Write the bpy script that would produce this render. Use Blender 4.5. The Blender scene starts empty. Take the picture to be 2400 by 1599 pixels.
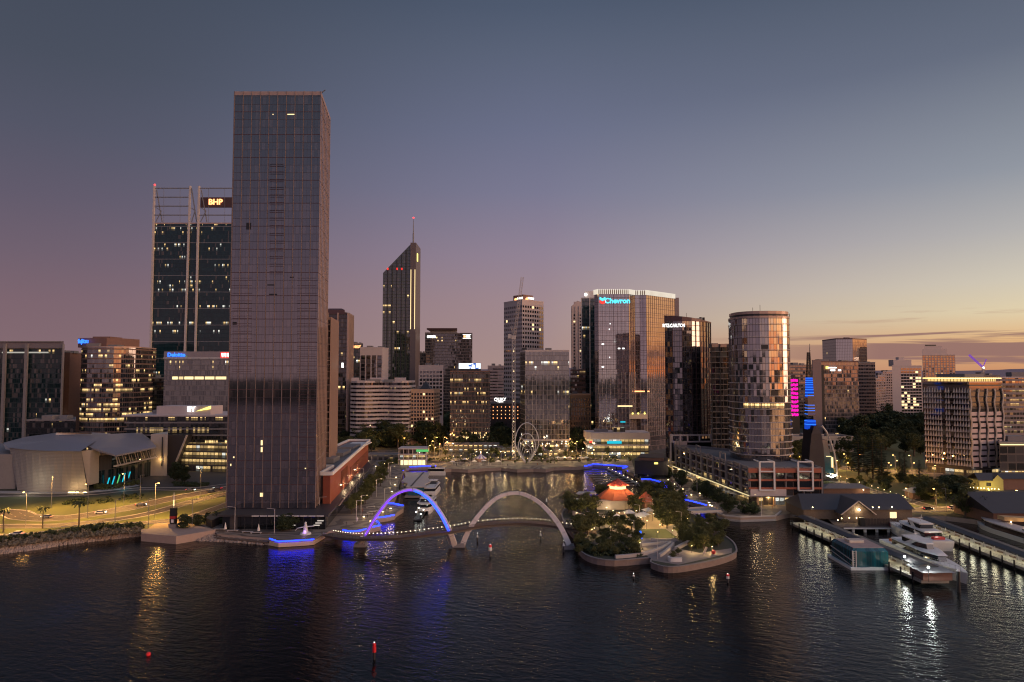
import bpy, math, random
from mathutils import Vector, Matrix
from mathutils.geometry import tessellate_polygon
R = math.radians
random.seed(7)
scene = bpy.context.scene
COL = scene.collection
# ------------------------------------------------------------------ camera
HC, FP = 65.0, 1600.0                     # camera height (m), focal length in photo pixels (2400 wide)
TILT = math.atan(78 / FP)
cam_d = bpy.data.cameras.new('camera'); cam_d.lens = 24; cam_d.sensor_width = 36
cam_d.clip_start = 1; cam_d.clip_end = 60000
cam = bpy.data.objects.new('camera', cam_d); COL.objects.link(cam)
cam.location = (0, 0, HC); cam.rotation_euler = (math.pi / 2 + TILT, 0, 0)
scene.camera = cam
# ------------------------------------------------------------------ render
scene.render.engine = 'CYCLES'
scene.view_settings.view_transform = 'Standard'; scene.view_settings.look = 'None'
scene.view_settings.exposure = 0.0; scene.view_settings.gamma = 1
cy = scene.cycles
cy.use_denoising = True
try: cy.denoiser = 'OPENIMAGEDENOISE'
except Exception: pass
cy.use_light_tree = True; cy.filter_width = 1.15; cy.max_bounces = 6; cy.glossy_bounces = 4; cy.diffuse_bounces = 2
cy.caustics_reflective = False; cy.caustics_refractive = False; cy.sample_clamp_indirect = 4.0
cy.sample_clamp_direct = 30.0

def s2l(c):
    return tuple(((v / 255) / 12.92 if v <= 10 else (((v / 255) + .055) / 1.055) ** 2.4) for v in c[:3])
def rgba(c): return (c[0], c[1], c[2], 1.0)

# node helper
class NT:
    def __init__(s, tree): s.t = tree; s.t.nodes.clear()
    def n(s, typ, **kw):
        nd = s.t.nodes.new(typ)
        for k, v in kw.items(): setattr(nd, k, v)
        return nd
    def put(s, inp, v):
        if isinstance(v, bpy.types.NodeSocket): s.t.links.new(v, inp)
        elif v is not None:
            try: inp.default_value = v
            except Exception: inp.default_value = rgba(v)
    def m(s, op, a, b=None, c=None, clamp=False):
        nd = s.n('ShaderNodeMath', operation=op); nd.use_clamp = clamp
        s.put(nd.inputs[0], a)
        if b is not None: s.put(nd.inputs[1], b)
        if c is not None: s.put(nd.inputs[2], c)
        return nd.outputs[0]
    def vm(s, op, a, b=None):
        nd = s.n('ShaderNodeVectorMath', operation=op)
        s.put(nd.inputs[0], a)
        if b is not None: s.put(nd.inputs[1], b)
        return nd.outputs[1] if op in ('DOT_PRODUCT', 'LENGTH') else nd.outputs[0]
    def mix(s, f, a, b):
        nd = s.n('ShaderNodeMix', data_type='RGBA')
        s.put(nd.inputs[0], f); s.put(nd.inputs[6], rgba(a) if isinstance(a, tuple) else a); s.put(nd.inputs[7], rgba(b) if isinstance(b, tuple) else b)
        return nd.outputs[2]
    def fmix(s, f, a, b):
        nd = s.n('ShaderNodeMix', data_type='FLOAT')
        s.put(nd.inputs[0], f); s.put(nd.inputs[2], a); s.put(nd.inputs[3], b)
        return nd.outputs[0]
    def comb(s, x, y, z):
        nd = s.n('ShaderNodeCombineXYZ'); s.put(nd.inputs[0], x); s.put(nd.inputs[1], y); s.put(nd.inputs[2], z); return nd.outputs[0]
    def sep(s, v):
        nd = s.n('ShaderNodeSeparateXYZ'); s.put(nd.inputs[0], v); return nd.outputs
    def ramp(s, f, stops, interp='LINEAR'):
        nd = s.n('ShaderNodeValToRGB'); nd.color_ramp.interpolation = interp
        e = nd.color_ramp.elements
        e[0].position, e[0].color = stops[0][0], rgba(stops[0][1])
        e[1].position, e[1].color = stops[-1][0], rgba(stops[-1][1])
        for p, c in stops[1:-1]:
            x = e.new(p); x.color = rgba(c)
        s.put(nd.inputs[0], f); return nd.outputs[0]
    def noise(s, vec, scale, detail=2, rough=.5, dist=0, dims='3D'):
        nd = s.n('ShaderNodeTexNoise', noise_dimensions=dims); s.put(nd.inputs['Vector'], vec)
        nd.inputs['Scale'].default_value = scale; nd.inputs['Detail'].default_value = detail
        nd.inputs['Roughness'].default_value = rough; nd.inputs['Distortion'].default_value = dist
        return nd.outputs[0]
    def white(s, vec):
        nd = s.n('ShaderNodeTexWhiteNoise', noise_dimensions='3D'); s.put(nd.inputs[0], vec); return nd.outputs

# ------------------------------------------------------------------ world: dusk sky, glow to the right
SUN_AZ = R(80)                              # azimuth of the glow, to the right of the view direction
world = bpy.data.worlds.new('World'); scene.world = world; world.use_nodes = True
w = NT(world.node_tree)
d = w.vm('NORMALIZE', w.n('ShaderNodeTexCoord').outputs['Generated'])
dx, dy, dz = w.sep(d)
elev = w.m('MULTIPLY', w.m('ARCSINE', dz), 57.2958)
horiz = w.vm('NORMALIZE', w.comb(dx, dy, 0.0))
dot = w.vm('DOT_PRODUCT', horiz, (math.sin(SUN_AZ), math.cos(SUN_AZ), 0))
ef = w.m('DIVIDE', elev, 60, clamp=True)
def stops(l): return [(e / 60, s2l(c)) for e, c in l]
rL = w.ramp(ef, stops([(0, (134, 108, 113)), (5.2, (125, 102, 112)), (8.5, (112, 97, 111)), (12.4, (98, 91, 108)), (17, (84, 86, 103)), (21.7, (74, 80, 95)), (29, (66, 74, 90)), (60, (48, 58, 74))]))
rM = w.ramp(ef, stops([(0, (170, 142, 135)), (6.1, (160, 137, 143)), (9.9, (147, 132, 149)), (15.1, (123, 122, 146)), (20, (107, 112, 137)), (26, (90, 99, 120)), (29, (79, 90, 111)), (60, (56, 68, 88))]))
rR = w.ramp(ef, stops([(0, (204, 142, 100)), (2.4, (228, 182, 128)), (4.3, (227, 210, 173)), (6.4, (211, 202, 183)), (9.8, (181, 179, 177)), (13.9, (146, 152, 162)), (21.7, (102, 110, 127)), (29, (78, 88, 106)), (60, (58, 70, 90))]))
rS = w.vm('MULTIPLY', w.ramp(ef, stops([(0, (250, 140, 70)), (3, (255, 182, 118)), (8, (255, 205, 150)), (16, (215, 185, 160)), (29, (120, 125, 140)), (60, (62, 74, 95))])), (1.95, 1.72, 1.6))
f1 = w.n('ShaderNodeMapRange', interpolation_type='SMOOTHSTEP'); w.put(f1.inputs[0], dot); f1.inputs[1].default_value = -.45; f1.inputs[2].default_value = .28
f2 = w.n('ShaderNodeMapRange'); w.put(f2.inputs[0], dot); f2.inputs[1].default_value = .22; f2.inputs[2].default_value = .76
f3 = w.n('ShaderNodeMapRange', interpolation_type='SMOOTHSTEP'); w.put(f3.inputs[0], w.vm('DOT_PRODUCT', horiz, (math.sin(R(105)), math.cos(R(105)), 0))); f3.inputs[1].default_value = .42; f3.inputs[2].default_value = .88
c = w.mix(f1.outputs[0], rL, rM); c = w.mix(f2.outputs[0], c, rR); c = w.mix(f3.outputs[0], c, rS)
# low cloud bank near the horizon on the glow side
az = w.m('ARCTAN2', dx, dy)
cn = w.noise(w.comb(w.m('MULTIPLY', az, 3.2), w.m('MULTIPLY', elev, 1.5), 3.1), 1.0, 6, .58, .5)
em = w.m('MULTIPLY', w.m('SUBTRACT', elev, 1.7), 1 / 1.55)
em = w.m('SUBTRACT', 1.0, w.m('MULTIPLY', em, em), clamp=True)
cm = w.m('MULTIPLY', w.m('ADD', cn, w.m('MULTIPLY', em, .34)), 1.0)
cm = w.n('ShaderNodeMapRange', interpolation_type='SMOOTHSTEP').inputs[0].node if False else cm
mr = w.n('ShaderNodeMapRange', interpolation_type='SMOOTHSTEP'); w.put(mr.inputs[0], cm); mr.inputs[1].default_value = .66; mr.inputs[2].default_value = .78
side = w.n('ShaderNodeMapRange'); w.put(side.inputs[0], dot); side.inputs[1].default_value = .42; side.inputs[2].default_value = .62
low = w.m('LESS_THAN', elev, 5.5)
cmask = w.m('MULTIPLY', w.m('MULTIPLY', mr.outputs[0], side.outputs[0]), w.m('MULTIPLY', low, .92))
c = w.mix(cmask, c, s2l((146, 110, 105)))
wn = w.noise(w.comb(w.m('MULTIPLY', az, 9.0), w.m('MULTIPLY', elev, 2.2), 9.7), 1.0, 4, .6, .2)
m2 = w.n('ShaderNodeMapRange'); w.put(m2.inputs[0], wn); m2.inputs[1].default_value = .56; m2.inputs[2].default_value = .72
band = w.m('SUBTRACT', 1.0, w.m('ABSOLUTE', w.m('DIVIDE', w.m('SUBTRACT', elev, 4.2), 1.1)), clamp=True)
c = w.mix(w.m('MULTIPLY', w.m('MULTIPLY', m2.outputs[0], side.outputs[0]), w.m('MULTIPLY', band, .45)), c, s2l((172, 128, 112)))
back = w.n('ShaderNodeMapRange', interpolation_type='SMOOTHSTEP'); w.put(back.inputs[0], dy); back.inputs[1].default_value = .15; back.inputs[2].default_value = -.6; back.inputs[3].default_value = 1.0; back.inputs[4].default_value = 2.5  # unseen sky behind the camera is brightened to add fill light
zen = w.n('ShaderNodeMapRange', interpolation_type='SMOOTHSTEP'); w.put(zen.inputs[0], elev); zen.inputs[1].default_value = 36; zen.inputs[2].default_value = 62; zen.inputs[3].default_value = 1.0; zen.inputs[4].default_value = 2.9  # sky overhead, out of view, brightened as added fill
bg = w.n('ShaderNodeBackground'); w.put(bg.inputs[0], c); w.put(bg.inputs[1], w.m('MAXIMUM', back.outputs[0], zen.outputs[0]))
w.t.links.new(bg.outputs[0], w.n('ShaderNodeOutputWorld').inputs[0])
# weak afterglow light from the right
sd = bpy.data.lights.new('sun', 'SUN'); sd.energy = .45; sd.angle = R(14); sd.color = (1, .62, .42)
sun = bpy.data.objects.new('sun', sd); COL.objects.link(sun)
el = R(7)
sv = Vector((math.sin(R(98)) * math.cos(el), math.cos(R(98)) * math.cos(el), math.sin(el)))
sun.rotation_euler = sv.to_track_quat('Z', 'Y').to_euler()

# ------------------------------------------------------------------ projection helpers (photo pixel -> place)
CT, ST = math.cos(TILT), math.sin(TILT)
def ray(px, py):
    x, y = (px - 1200) / FP, (799.5 - py) / FP
    return Vector((x, CT - y * ST, ST + y * CT))
def G(px, py, z=2.0):
    r = ray(px, py); t = (z - HC) / r.z
    return (r.x * t, r.y * t)
def ZT(py, Y):
    r = ray(1200, py); return HC + r.z / r.y * Y
def PX(px, Y, z=30.0):
    return (px - 1200) / FP * (Y * CT + (z - HC) * ST)
def G3(px, py, z): x, y = G(px, py, z); return Vector((x, y, z))

# ------------------------------------------------------------------ object helpers
WL = {}
def tag(o, label=None, cat=None, group=None, kind=None):
    if label: o['label'] = label
    if cat: o['category'] = cat
    if group: o['group'] = group
    if kind: o['kind'] = kind
    return o
def thing(name, label, cat, loc=(0, 0, 0), rz=0, group=None):
    o = bpy.data.objects.new(name, None); COL.objects.link(o)
    o.location = loc; o.rotation_euler = (0, 0, rz); o.empty_display_size = .5
    WL[o.name] = Vector(loc)
    return tag(o, label, cat, group)
def kids(o): return list(o.children)
def copy_tree(o, loc=None, rz=None, sc=None, label=None, group=None, parent=None):
    c = o.copy(); COL.objects.link(c)
    if parent is not None: c.parent = parent
    if loc is not None: c.location = loc
    if rz is not None: c.rotation_euler = (0, 0, rz)
    if sc is not None: c.scale = (sc, sc, sc) if not hasattr(sc, '__len__') else sc
    if label: c['label'] = label
    if group: c['group'] = group
    for ch in kids(o): copy_tree(ch, parent=c)
    return c
class MB:
    def __init__(s): s.v = []; s.f = []; s.uv = []; s.mi = []
    def face(s, pts, uv=None, mi=0):
        b = len(s.v); s.v += [tuple(p) for p in pts]; s.f.append(tuple(range(b, b + len(pts))))
        s.uv += list(uv) if uv else [(0, 0)] * len(pts); s.mi.append(mi); return s
    def box(s, cx, cy, z0, w, dp, h, rz=0, mi=0):
        c_, s_ = math.cos(rz), math.sin(rz)
        P = [(cx + x * c_ - y * s_, cy + x * s_ + y * c_) for x, y in ((-w / 2, -dp / 2), (w / 2, -dp / 2), (w / 2, dp / 2), (-w / 2, dp / 2))]
        return s.prism(P, z0, z0 + h, mi=mi)
    def prism(s, P, z0, z1, caps=True, mi=0, top=None, u0=0, capmi=None, bottom=True):
        n = len(P); u = u0
        a = sum(P[i][0] * P[(i + 1) % n][1] - P[(i + 1) % n][0] * P[i][1] for i in range(n))
        if a < 0: P = P[::-1]
        Q = top or P
        if top and a < 0: Q = top[::-1]
        for i in range(n):
            j = (i + 1) % n; L = math.dist(P[i], P[j])
            s.face([(P[i][0], P[i][1], z0), (P[j][0], P[j][1], z0), (Q[j][0], Q[j][1], z1), (Q[i][0], Q[i][1], z1)],
                   [(u, 0), (u + L, 0), (u + L, z1 - z0), (u, z1 - z0)], mi); u += L
        if caps:
            cm_ = mi if capmi is None else capmi
            if n <= 4: tris = [tuple(range(n))]
            else: tris = tessellate_polygon([[Vector((p[0], p[1], 0)) for p in Q]])
            for t in tris:
                t = list(t)
                ar = sum(Q[t[k]][0] * Q[t[(k + 1) % len(t)]][1] - Q[t[(k + 1) % len(t)]][0] * Q[t[k]][1] for k in range(len(t)))
                if ar < 0: t = t[::-1]
                s.face([(Q[k][0], Q[k][1], z1) for k in t], [(Q[k][0], Q[k][1]) for k in t], cm_)
                if bottom: s.face([(P[k][0], P[k][1], z0) for k in t[::-1]], [(P[k][0], P[k][1]) for k in t[::-1]], cm_)
        return s
    def bar(s, a, b, w, h=None, mi=0):
        a, b = Vector(a), Vector(b); h = h or w; d_ = (b - a)
        if d_.length < 1e-6: return s
        d_.normalize(); up = Vector((0, 0, 1)) if abs(d_.z) < .95 else Vector((0, 1, 0))
        x = d_.cross(up).normalized() * w / 2; y = x.normalized().cross(d_).normalized() * h / 2
        A = [a - x - y, a + x - y, a + x + y, a - x + y]; B = [b - x - y, b + x - y, b + x + y, b - x + y]
        for i in range(4):
            j = (i + 1) % 4; s.face([A[i], A[j], B[j], B[i]], mi=mi)
        s.face(A[::-1], mi=mi); s.face(B, mi=mi); return s
    def tube(s, pts, r, n=6, mi=0, cap=True):
        pts = [Vector(p) for p in pts]; rr = r if hasattr(r, '__len__') else [r] * len(pts); rings = []
        for i, p in enumerate(pts):
            d_ = (pts[min(i + 1, len(pts) - 1)] - pts[max(i - 1, 0)]).normalized()
            up = Vector((0, 0, 1)) if abs(d_.z) < .9 else Vector((0, 1, 0))
            x = d_.cross(up).normalized(); y = x.cross(d_).normalized()
            rings.append([p + (x * math.cos(2 * math.pi * k / n) + y * math.sin(2 * math.pi * k / n)) * rr[i] for k in range(n)])
        for i in range(len(rings) - 1):
            for k in range(n):
                j = (k + 1) % n; s.face([rings[i][k], rings[i + 1][k], rings[i + 1][j], rings[i][j]], mi=mi)
        if cap: s.face(rings[0], mi=mi); s.face(rings[-1][::-1], mi=mi)
        return s
    def sphere(s, c, r, n=8, m=5, sz=1.0, mi=0):
        for i in range(m):
            a0, a1 = math.pi * i / m - math.pi / 2, math.pi * (i + 1) / m - math.pi / 2
            for k in range(n):
                b0, b1 = 2 * math.pi * k / n, 2 * math.pi * (k + 1) / n
                P = lambda a, b: (c[0] + r * math.cos(a) * math.cos(b), c[1] + r * math.cos(a) * math.sin(b), c[2] + r * sz * math.sin(a))
                q = [P(a0, b0), P(a0, b1), P(a1, b1), P(a1, b0)]
                if i == 0: q = q[1:]
                elif i == m - 1: q = q[:3]
                s.face(q, mi=mi)
        return s
    def cone(s, c, r0, r1, h, n=8, rz=0, mi=0):
        P = [(c[0] + r0 * math.cos(rz + 2 * math.pi * k / n), c[1] + r0 * math.sin(rz + 2 * math.pi * k / n)) for k in range(n)]
        if r1 <= 0:
            for k in range(n):
                j = (k + 1) % n; s.face([(*P[k], c[2]), (*P[j], c[2]), (c[0], c[1], c[2] + h)], mi=mi)
            s.face([(*p, c[2]) for p in P[::-1]], mi=mi)
        else:
            Q = [(c[0] + r1 * math.cos(rz + 2 * math.pi * k / n), c[1] + r1 * math.sin(rz + 2 * math.pi * k / n)) for k in range(n)]
            s.prism(P, c[2], c[2] + h, top=Q, mi=mi)
        return s
    def build(s, name, mat, parent=None, smooth=False, **kw):
        off = WL[parent.name] if parent is not None and parent.name in WL else Vector((0, 0, 0))
        me = bpy.data.meshes.new(name)
        me.from_pydata([(v[0] - off.x, v[1] - off.y, v[2] - off.z) for v in s.v], [], s.f)
        l = me.uv_layers.new(name='UVMap')
        l.data.foreach_set('uv', [x for p in s.uv for x in p])
        for m_ in (mat if isinstance(mat, (list, tuple)) else [mat]): me.materials.append(m_)
        me.polygons.foreach_set('material_index', s.mi)
        if smooth: me.polygons.foreach_set('use_smooth', [True] * len(s.f))
        me.update()
        o = bpy.data.objects.new(name, me); COL.objects.link(o)
        if parent is not None: o.parent = parent; WL[o.name] = off
        else: WL[o.name] = Vector((0, 0, 0))
        if kw: tag(o, **kw)
        return o
def ribbon(mb, pts, wid, z, mi=0):
    """flat strip along ground points"""
    n = len(pts); L = []; u = 0
    for i in range(n):
        a, b = Vector(pts[max(i - 1, 0)]), Vector(pts[min(i + 1, n - 1)]); d_ = (b - a).normalized()
        nn = Vector((-d_.y, d_.x)); p = Vector(pts[i]); w_ = wid[i] if hasattr(wid, '__len__') else wid
        if i: u += math.dist(pts[i], pts[i - 1])
        L.append((p + nn * w_ / 2, p - nn * w_ / 2, u))
    for i in range(n - 1):
        a, b = L[i], L[i + 1]
        mb.face([(a[1].x, a[1].y, z), (b[1].x, b[1].y, z), (b[0].x, b[0].y, z), (a[0].x, a[0].y, z)],
                [(a[2], 0), (b[2], 0), (b[2], 1), (a[2], 1)], mi)
def smooth_line(P, k=6, closed=False):
    out = []; n = len(P)
    for i in range(n if closed else n - 1):
        p0, p1, p2, p3 = (Vector(P[(i - 1) % n] if closed else P[max(i - 1, 0)]), Vector(P[i]), Vector(P[(i + 1) % n] if closed else P[i + 1]), Vector(P[(i + 2) % n] if closed else P[min(i + 2, n - 1)]))
        for j in range(k):
            t = j / k
            out.append(.5 * ((2 * p1) + (p2 - p0) * t + (2 * p0 - 5 * p1 + 4 * p2 - p3) * t * t + (3 * p1 - p0 - 3 * p2 + p3) * t ** 3))
    if not closed: out.append(Vector(P[-1]))
    return out

# ------------------------------------------------------------------ materials
MATS = {}
def newmat(name):
    m_ = bpy.data.materials.new(name); m_.use_nodes = True; MATS[name] = m_
    return m_, NT(m_.node_tree)
def out(t, sh): t.t.links.new(sh, t.n('ShaderNodeOutputMaterial').inputs[0])
def plain(name, col, rough=.6, metal=0, var=.12, scale=.6, spec=.4, bump=0, ior=None):
    m_, t = newmat(name); b = t.n('ShaderNodeBsdfPrincipled')
    co = t.n('ShaderNodeTexCoord').outputs['Object']
    n1 = t.noise(co, scale, 4, .6); n2 = t.noise(co, scale * 7, 2, .6)
    v = t.m('MULTIPLY_ADD', t.m('ADD', t.m('MULTIPLY', n1, .65), t.m('MULTIPLY', n2, .35)), 2 * var * 2, 1 - 2 * var)
    vv = t.vm('MULTIPLY', rgba(col)[:3], t.comb(v, v, v))
    t.put(b.inputs['Base Color'], vv); t.put(b.inputs['Roughness'], t.m('MULTIPLY_ADD', n2, .15, rough - .07))
    b.inputs['Metallic'].default_value = metal
    if ior: b.inputs['IOR'].default_value = ior
    if bump:
        bp = t.n('ShaderNodeBump'); bp.inputs['Strength'].default_value = bump; t.put(bp.inputs['Height'], n2); t.put(b.inputs['Normal'], bp.outputs[0])
    out(t, b.outputs[0]); return m_
def emis(name, col, strength, sample=True):
    m_, t = newmat(name); e = t.n('ShaderNodeEmission'); e.inputs[0].default_value = rgba(col); e.inputs[1].default_value = strength
    out(t, e.outputs[0])
    if not sample:
        try: m_.cycles.emission_sampling = 'NONE'
        except Exception: pass
    return m_
def facade(name, glass=(.02, .025, .03), frame=(.08, .08, .09), bay=3.0, floor=3.8, mw=.05, sp=.2, sp0=.0, lit=.12, ior=2.0,
           rough=.05, emi=1.6, seed=1.0, warm=.75, blind=.25, wob=.012, subbay=1, vmax=1e9, band=None, frough=.5, blindcol=(.09, .08, .08), warp=.15):
    """curtain wall / banded wall drawn in metres from the wall's own UV: mullions, floor bands, unlit and lit rooms"""
    m_, t = newmat(name)
    uv = t.n('ShaderNodeUVMap'); uv.uv_map = 'UVMap'
    u, v, _ = t.sep(uv.outputs[0])
    cu, cv = t.m('DIVIDE', u, bay), t.m('DIVIDE', v, floor)
    fu, fv = t.m('FRACT', cu), t.m('FRACT', cv)
    iu, iv = t.m('ADD', t.m('FLOOR', cu), .5), t.m('ADD', t.m('FLOOR', cv), .5)
    wn_ = t.white(t.comb(iu, iv, seed))
    rnd, rc = wn_[0], wn_[1]
    blk = t.white(t.comb(t.m('FLOOR', t.m('DIVIDE', cu, 4.3)), iv, seed + 3.3))[0]
    row = t.white(t.comb(.5, iv, seed + 7.7))[0]
    score = t.m('ADD', t.m('ADD', t.m('MULTIPLY', rnd, .28), t.m('MULTIPLY', blk, .30)), t.m('MULTIPLY', row, .42))
    litm = t.m('GREATER_THAN', score, 1 - lit * 1.25) if lit > 0 else 0.0
    mask = t.m('MULTIPLY', t.m('MULTIPLY', t.m('GREATER_THAN', fu, mw), t.m('LESS_THAN', fu, 1 - mw)),
               t.m('MULTIPLY', t.m('GREATER_THAN', fv, sp0), t.m('LESS_THAN', fv, 1 - sp)))
    r1, r2, r3 = t.sep(rc)
    bl = t.m('LESS_THAN', r1, blind)
    g = t.mix(t.m('MULTIPLY', r2, .6), glass, tuple(x * .4 for x in glass))
    g = t.mix(t.m('MULTIPLY', bl, .8), g, blindcol)
    base = t.mix(mask, frame, g)
    geo = t.n('ShaderNodeNewGeometry').outputs['Normal']
    wv = t.vm('SCALE', t.vm('SUBTRACT', rc, (.5, .5, .5)))
    wv.node.inputs['Scale'].default_value = wob * 2
    big = t.noise(t.comb(t.m('MULTIPLY', u, .35), t.m('MULTIPLY', v, .35), seed), 1, 1)
    bp = t.n('ShaderNodeBump'); bp.inputs['Strength'].default_value = warp; bp.inputs['Distance'].default_value = .02; t.put(bp.inputs['Height'], big)
    nrm = t.vm('NORMALIZE', t.vm('ADD', bp.outputs[0], wv))
    b = t.n('ShaderNodeBsdfPrincipled')
    t.put(b.inputs['Base Color'], base); t.put(b.inputs['Roughness'], t.fmix(mask, frough, rough)); t.put(b.inputs['Normal'], nrm)
    t.put(b.inputs['IOR'], t.fmix(mask, 1.45, ior))
    col = t.mix(t.m('GREATER_THAN', r3, warm), (1, .66, .26), (.95, .95, .85))
    ceil = t.m('MULTIPLY_ADD', t.m('MULTIPLY', t.m('GREATER_THAN', fv, .42), t.m('LESS_THAN', fv, .78)), .9, .12)
    clut = t.noise(t.comb(t.m('MULTIPLY', u, 1.3), t.m('MULTIPLY', v, 2.0), seed), 1.0, 2)
    st = t.m('MULTIPLY', t.m('MULTIPLY', litm, mask), t.m('MULTIPLY', t.m('MULTIPLY', ceil, t.m('MULTIPLY_ADD', r2, 1.0, .25)), emi))
    st = t.m('MULTIPLY', st, t.m('MULTIPLY', clut, 1.6))
    t.put(b.inputs['Emission Color'], col); t.put(b.inputs['Emission Strength'], st)
    out(t, b.outputs[0])
    try: m_.cycles.emission_sampling = 'NONE'
    except Exception: pass
    return m_

M = {}
def foliage(name, c0, c1):
    m_, t = newmat(name); b = t.n('ShaderNodeBsdfPrincipled')
    oi = t.n('ShaderNodeObjectInfo'); co = t.n('ShaderNodeTexCoord').outputs['Object']
    f = t.m('ADD', t.m('MULTIPLY', t.noise(co, .35, 3), .7), t.m('MULTIPLY', oi.outputs['Random'], .5), clamp=True)
    t.put(b.inputs['Base Color'], t.mix(f, c0, c1)); b.inputs['Roughness'].default_value = .75; b.inputs['Specular IOR Level'].default_value = .2
    out(t, b.outputs[0]); return m_
M['leaf'] = foliage('leaves', (.04, .055, .02), (.13, .13, .05))
M['leafdark'] = foliage('dark_leaves', (.02, .034, .018), (.06, .075, .036))
M['scrub'] = foliage('scrub_leaves', (.10, .095, .07), (.20, .17, .13))
M['bark'] = plain('bark', (.10, .075, .055), .85, var=.25)
M['grey'] = plain('grey_metal', (.22, .22, .23), .45, metal=.3)
M['dark'] = plain('dark_metal', (.035, .036, .04), .45, metal=.2)
M['black'] = plain('black_paint', (.012, .012, .014), .5)
M['white'] = plain('white_paint', (.68, .66, .64), .5, var=.06)
M['cream'] = plain('cream_render', (.52, .44, .37), .7, var=.08)
M['conc'] = plain('concrete', (.40, .37, .36), .8, var=.12)
M['concd'] = plain('dark_concrete', (.22, .20, .20), .8, var=.12)
M['roofgrey'] = plain('roof_membrane', (.16, .155, .16), .8, var=.2, scale=.2)
M['roofzinc'] = plain('zinc_roof', (.33, .31, .34), .38, metal=.35, var=.05, scale=.1)
M['slate'] = plain('dark_roof_sheet', (.042, .038, .042), .5, var=.12, scale=.3)
M['red'] = plain('red_paint', (.45, .03, .03), .5)
M['terra'] = plain('terracotta_panel', (.36, .105, .06), .6, var=.1, scale=.15)
M['tile'] = plain('orange_roof', (.50, .13, .05), .65, var=.15)
M['brick'] = plain('brown_brick', (.20, .11, .085), .8, var=.15)
M['tan'] = plain('tan_stone', (.56, .38, .27), .75, var=.1)
M['pink'] = plain('pale_stone', (.57, .475, .45), .75, var=.08)
M['wood'] = plain('weathered_timber', (.12, .085, .068), .75, var=.25, scale=1.2)
M['rock'] = plain('granite_rock', (.34, .27, .23), .85, var=.3, scale=1.0)
M['glassdk'] = plain('dark_glass', (.012, .014, .018), .06, ior=2.0, var=.05)
M['teal'] = plain('teal_glass', (.01, .10, .13), .08, ior=1.9, var=.3, scale=.8)
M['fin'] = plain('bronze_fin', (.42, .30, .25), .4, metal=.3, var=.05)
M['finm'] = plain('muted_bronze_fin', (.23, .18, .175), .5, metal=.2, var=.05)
M['finw'] = plain('pale_fin', (.50, .45, .43), .45, var=.05)
M['sail'] = plain('white_canvas', (.75, .70, .64), .8, var=.04)
M['copper'] = plain('dark_copper', (.10, .055, .06), .45, metal=.3)
M['skin'] = plain('clothes', (.12, .10, .10), .8)
# emitters
M['e_warm'] = emis('warm_lamp', (1, .72, .36), 14)
M['e_soft'] = emis('warm_room_light', (1, .74, .36), 1.7)
M['e_amber'] = emis('amber_lamp', (1, .50, .14), 22)
M['e_white'] = emis('white_lamp', (.95, 1, .88), 22)
M['e_sign'] = emis('white_sign_light', (1, .97, .92), 2.6)
M['e_blue'] = emis('blue_led', (.004, .018, 1.0), 15.0)
M['e_signblue'] = emis('blue_sign_light', (.03, .16, 1.0), 2.6)
M['e_cyan'] = emis('cyan_sign_light', (.08, .75, 1.0), 2.2)
M['e_red'] = emis('red_sign_light', (1.0, .04, .03), 2.0)
M['e_redlamp'] = emis('red_lamp', (1, .03, .03), 6)
M['e_orange'] = emis('orange_sign_light', (1.0, .38, .14), 3.0)
M['e_yellow'] = emis('yellow_sign_light', (1, .80, .18), 2.2)
M['e_mag'] = emis('magenta_light', (1.0, .01, .42), 1.5)
M['e_teal'] = emis('teal_light', (.02, .65, .85), .9)
M['e_green'] = emis('green_light', (.15, .7, .2), .8)
M['e_dot'] = emis('bridge_dot_light', (1, .82, .58), 6)
M['e_mark'] = emis('marker_lamp', (1, .95, .85), 2.0)

# ------------------------------------------------------------------ lights inside lamps
def plight(parent, loc, power, col=(1, .7, .35), r=.25, name='lamp_light'):
    ld = bpy.data.lights.new(name, 'POINT'); ld.energy = power; ld.color = col; ld.shadow_soft_size = r
    o = bpy.data.objects.new(name, ld); COL.objects.link(o); o.location = loc
    if parent is not None: o.parent = parent
    return o
def slight(parent, loc, target, power, col, ang=50, r=.3, name='spot_light'):
    ld = bpy.data.lights.new(name, 'SPOT'); ld.energy = power; ld.color = col; ld.shadow_soft_size = r; ld.spot_size = R(ang); ld.spot_blend = .6
    o = bpy.data.objects.new(name, ld); COL.objects.link(o); off = WL[parent.name]; o.location = Vector(loc) - off; o.rotation_euler = (Vector(target) - Vector(loc)).to_track_quat('-Z', 'Y').to_euler(); o.parent = parent
    return o
def text(body, size, mat, parent, p, rz=0, name='lettering', ext=.15, bold=.0, sx=1.0, align='CENTER', rx=math.pi / 2):
    cu = bpy.data.curves.new(name, 'FONT'); cu.body = body; cu.size = size; cu.extrude = ext; cu.offset = bold; cu.align_x = align; cu.align_y = 'CENTER'
    cu.resolution_u = 3
    tmp = bpy.data.objects.new(name, cu); COL.objects.link(tmp)
    me = bpy.data.meshes.new_from_object(tmp, depsgraph=None) if False else None
    bpy.context.view_layer.update()
    me = bpy.data.meshes.new_from_object(tmp.evaluated_get(bpy.context.evaluated_depsgraph_get()))
    bpy.data.objects.remove(tmp); me.materials.clear(); me.materials.append(mat)
    o = bpy.data.objects.new(name, me); COL.objects.link(o)
    off = WL[parent.name] if parent is not None else Vector((0, 0, 0))
    o.location = Vector(p) - off; o.rotation_euler = (rx, 0, rz); o.scale = (sx, 1, 1)
    if parent is not None: o.parent = parent; WL[o.name] = off
    return o
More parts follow.
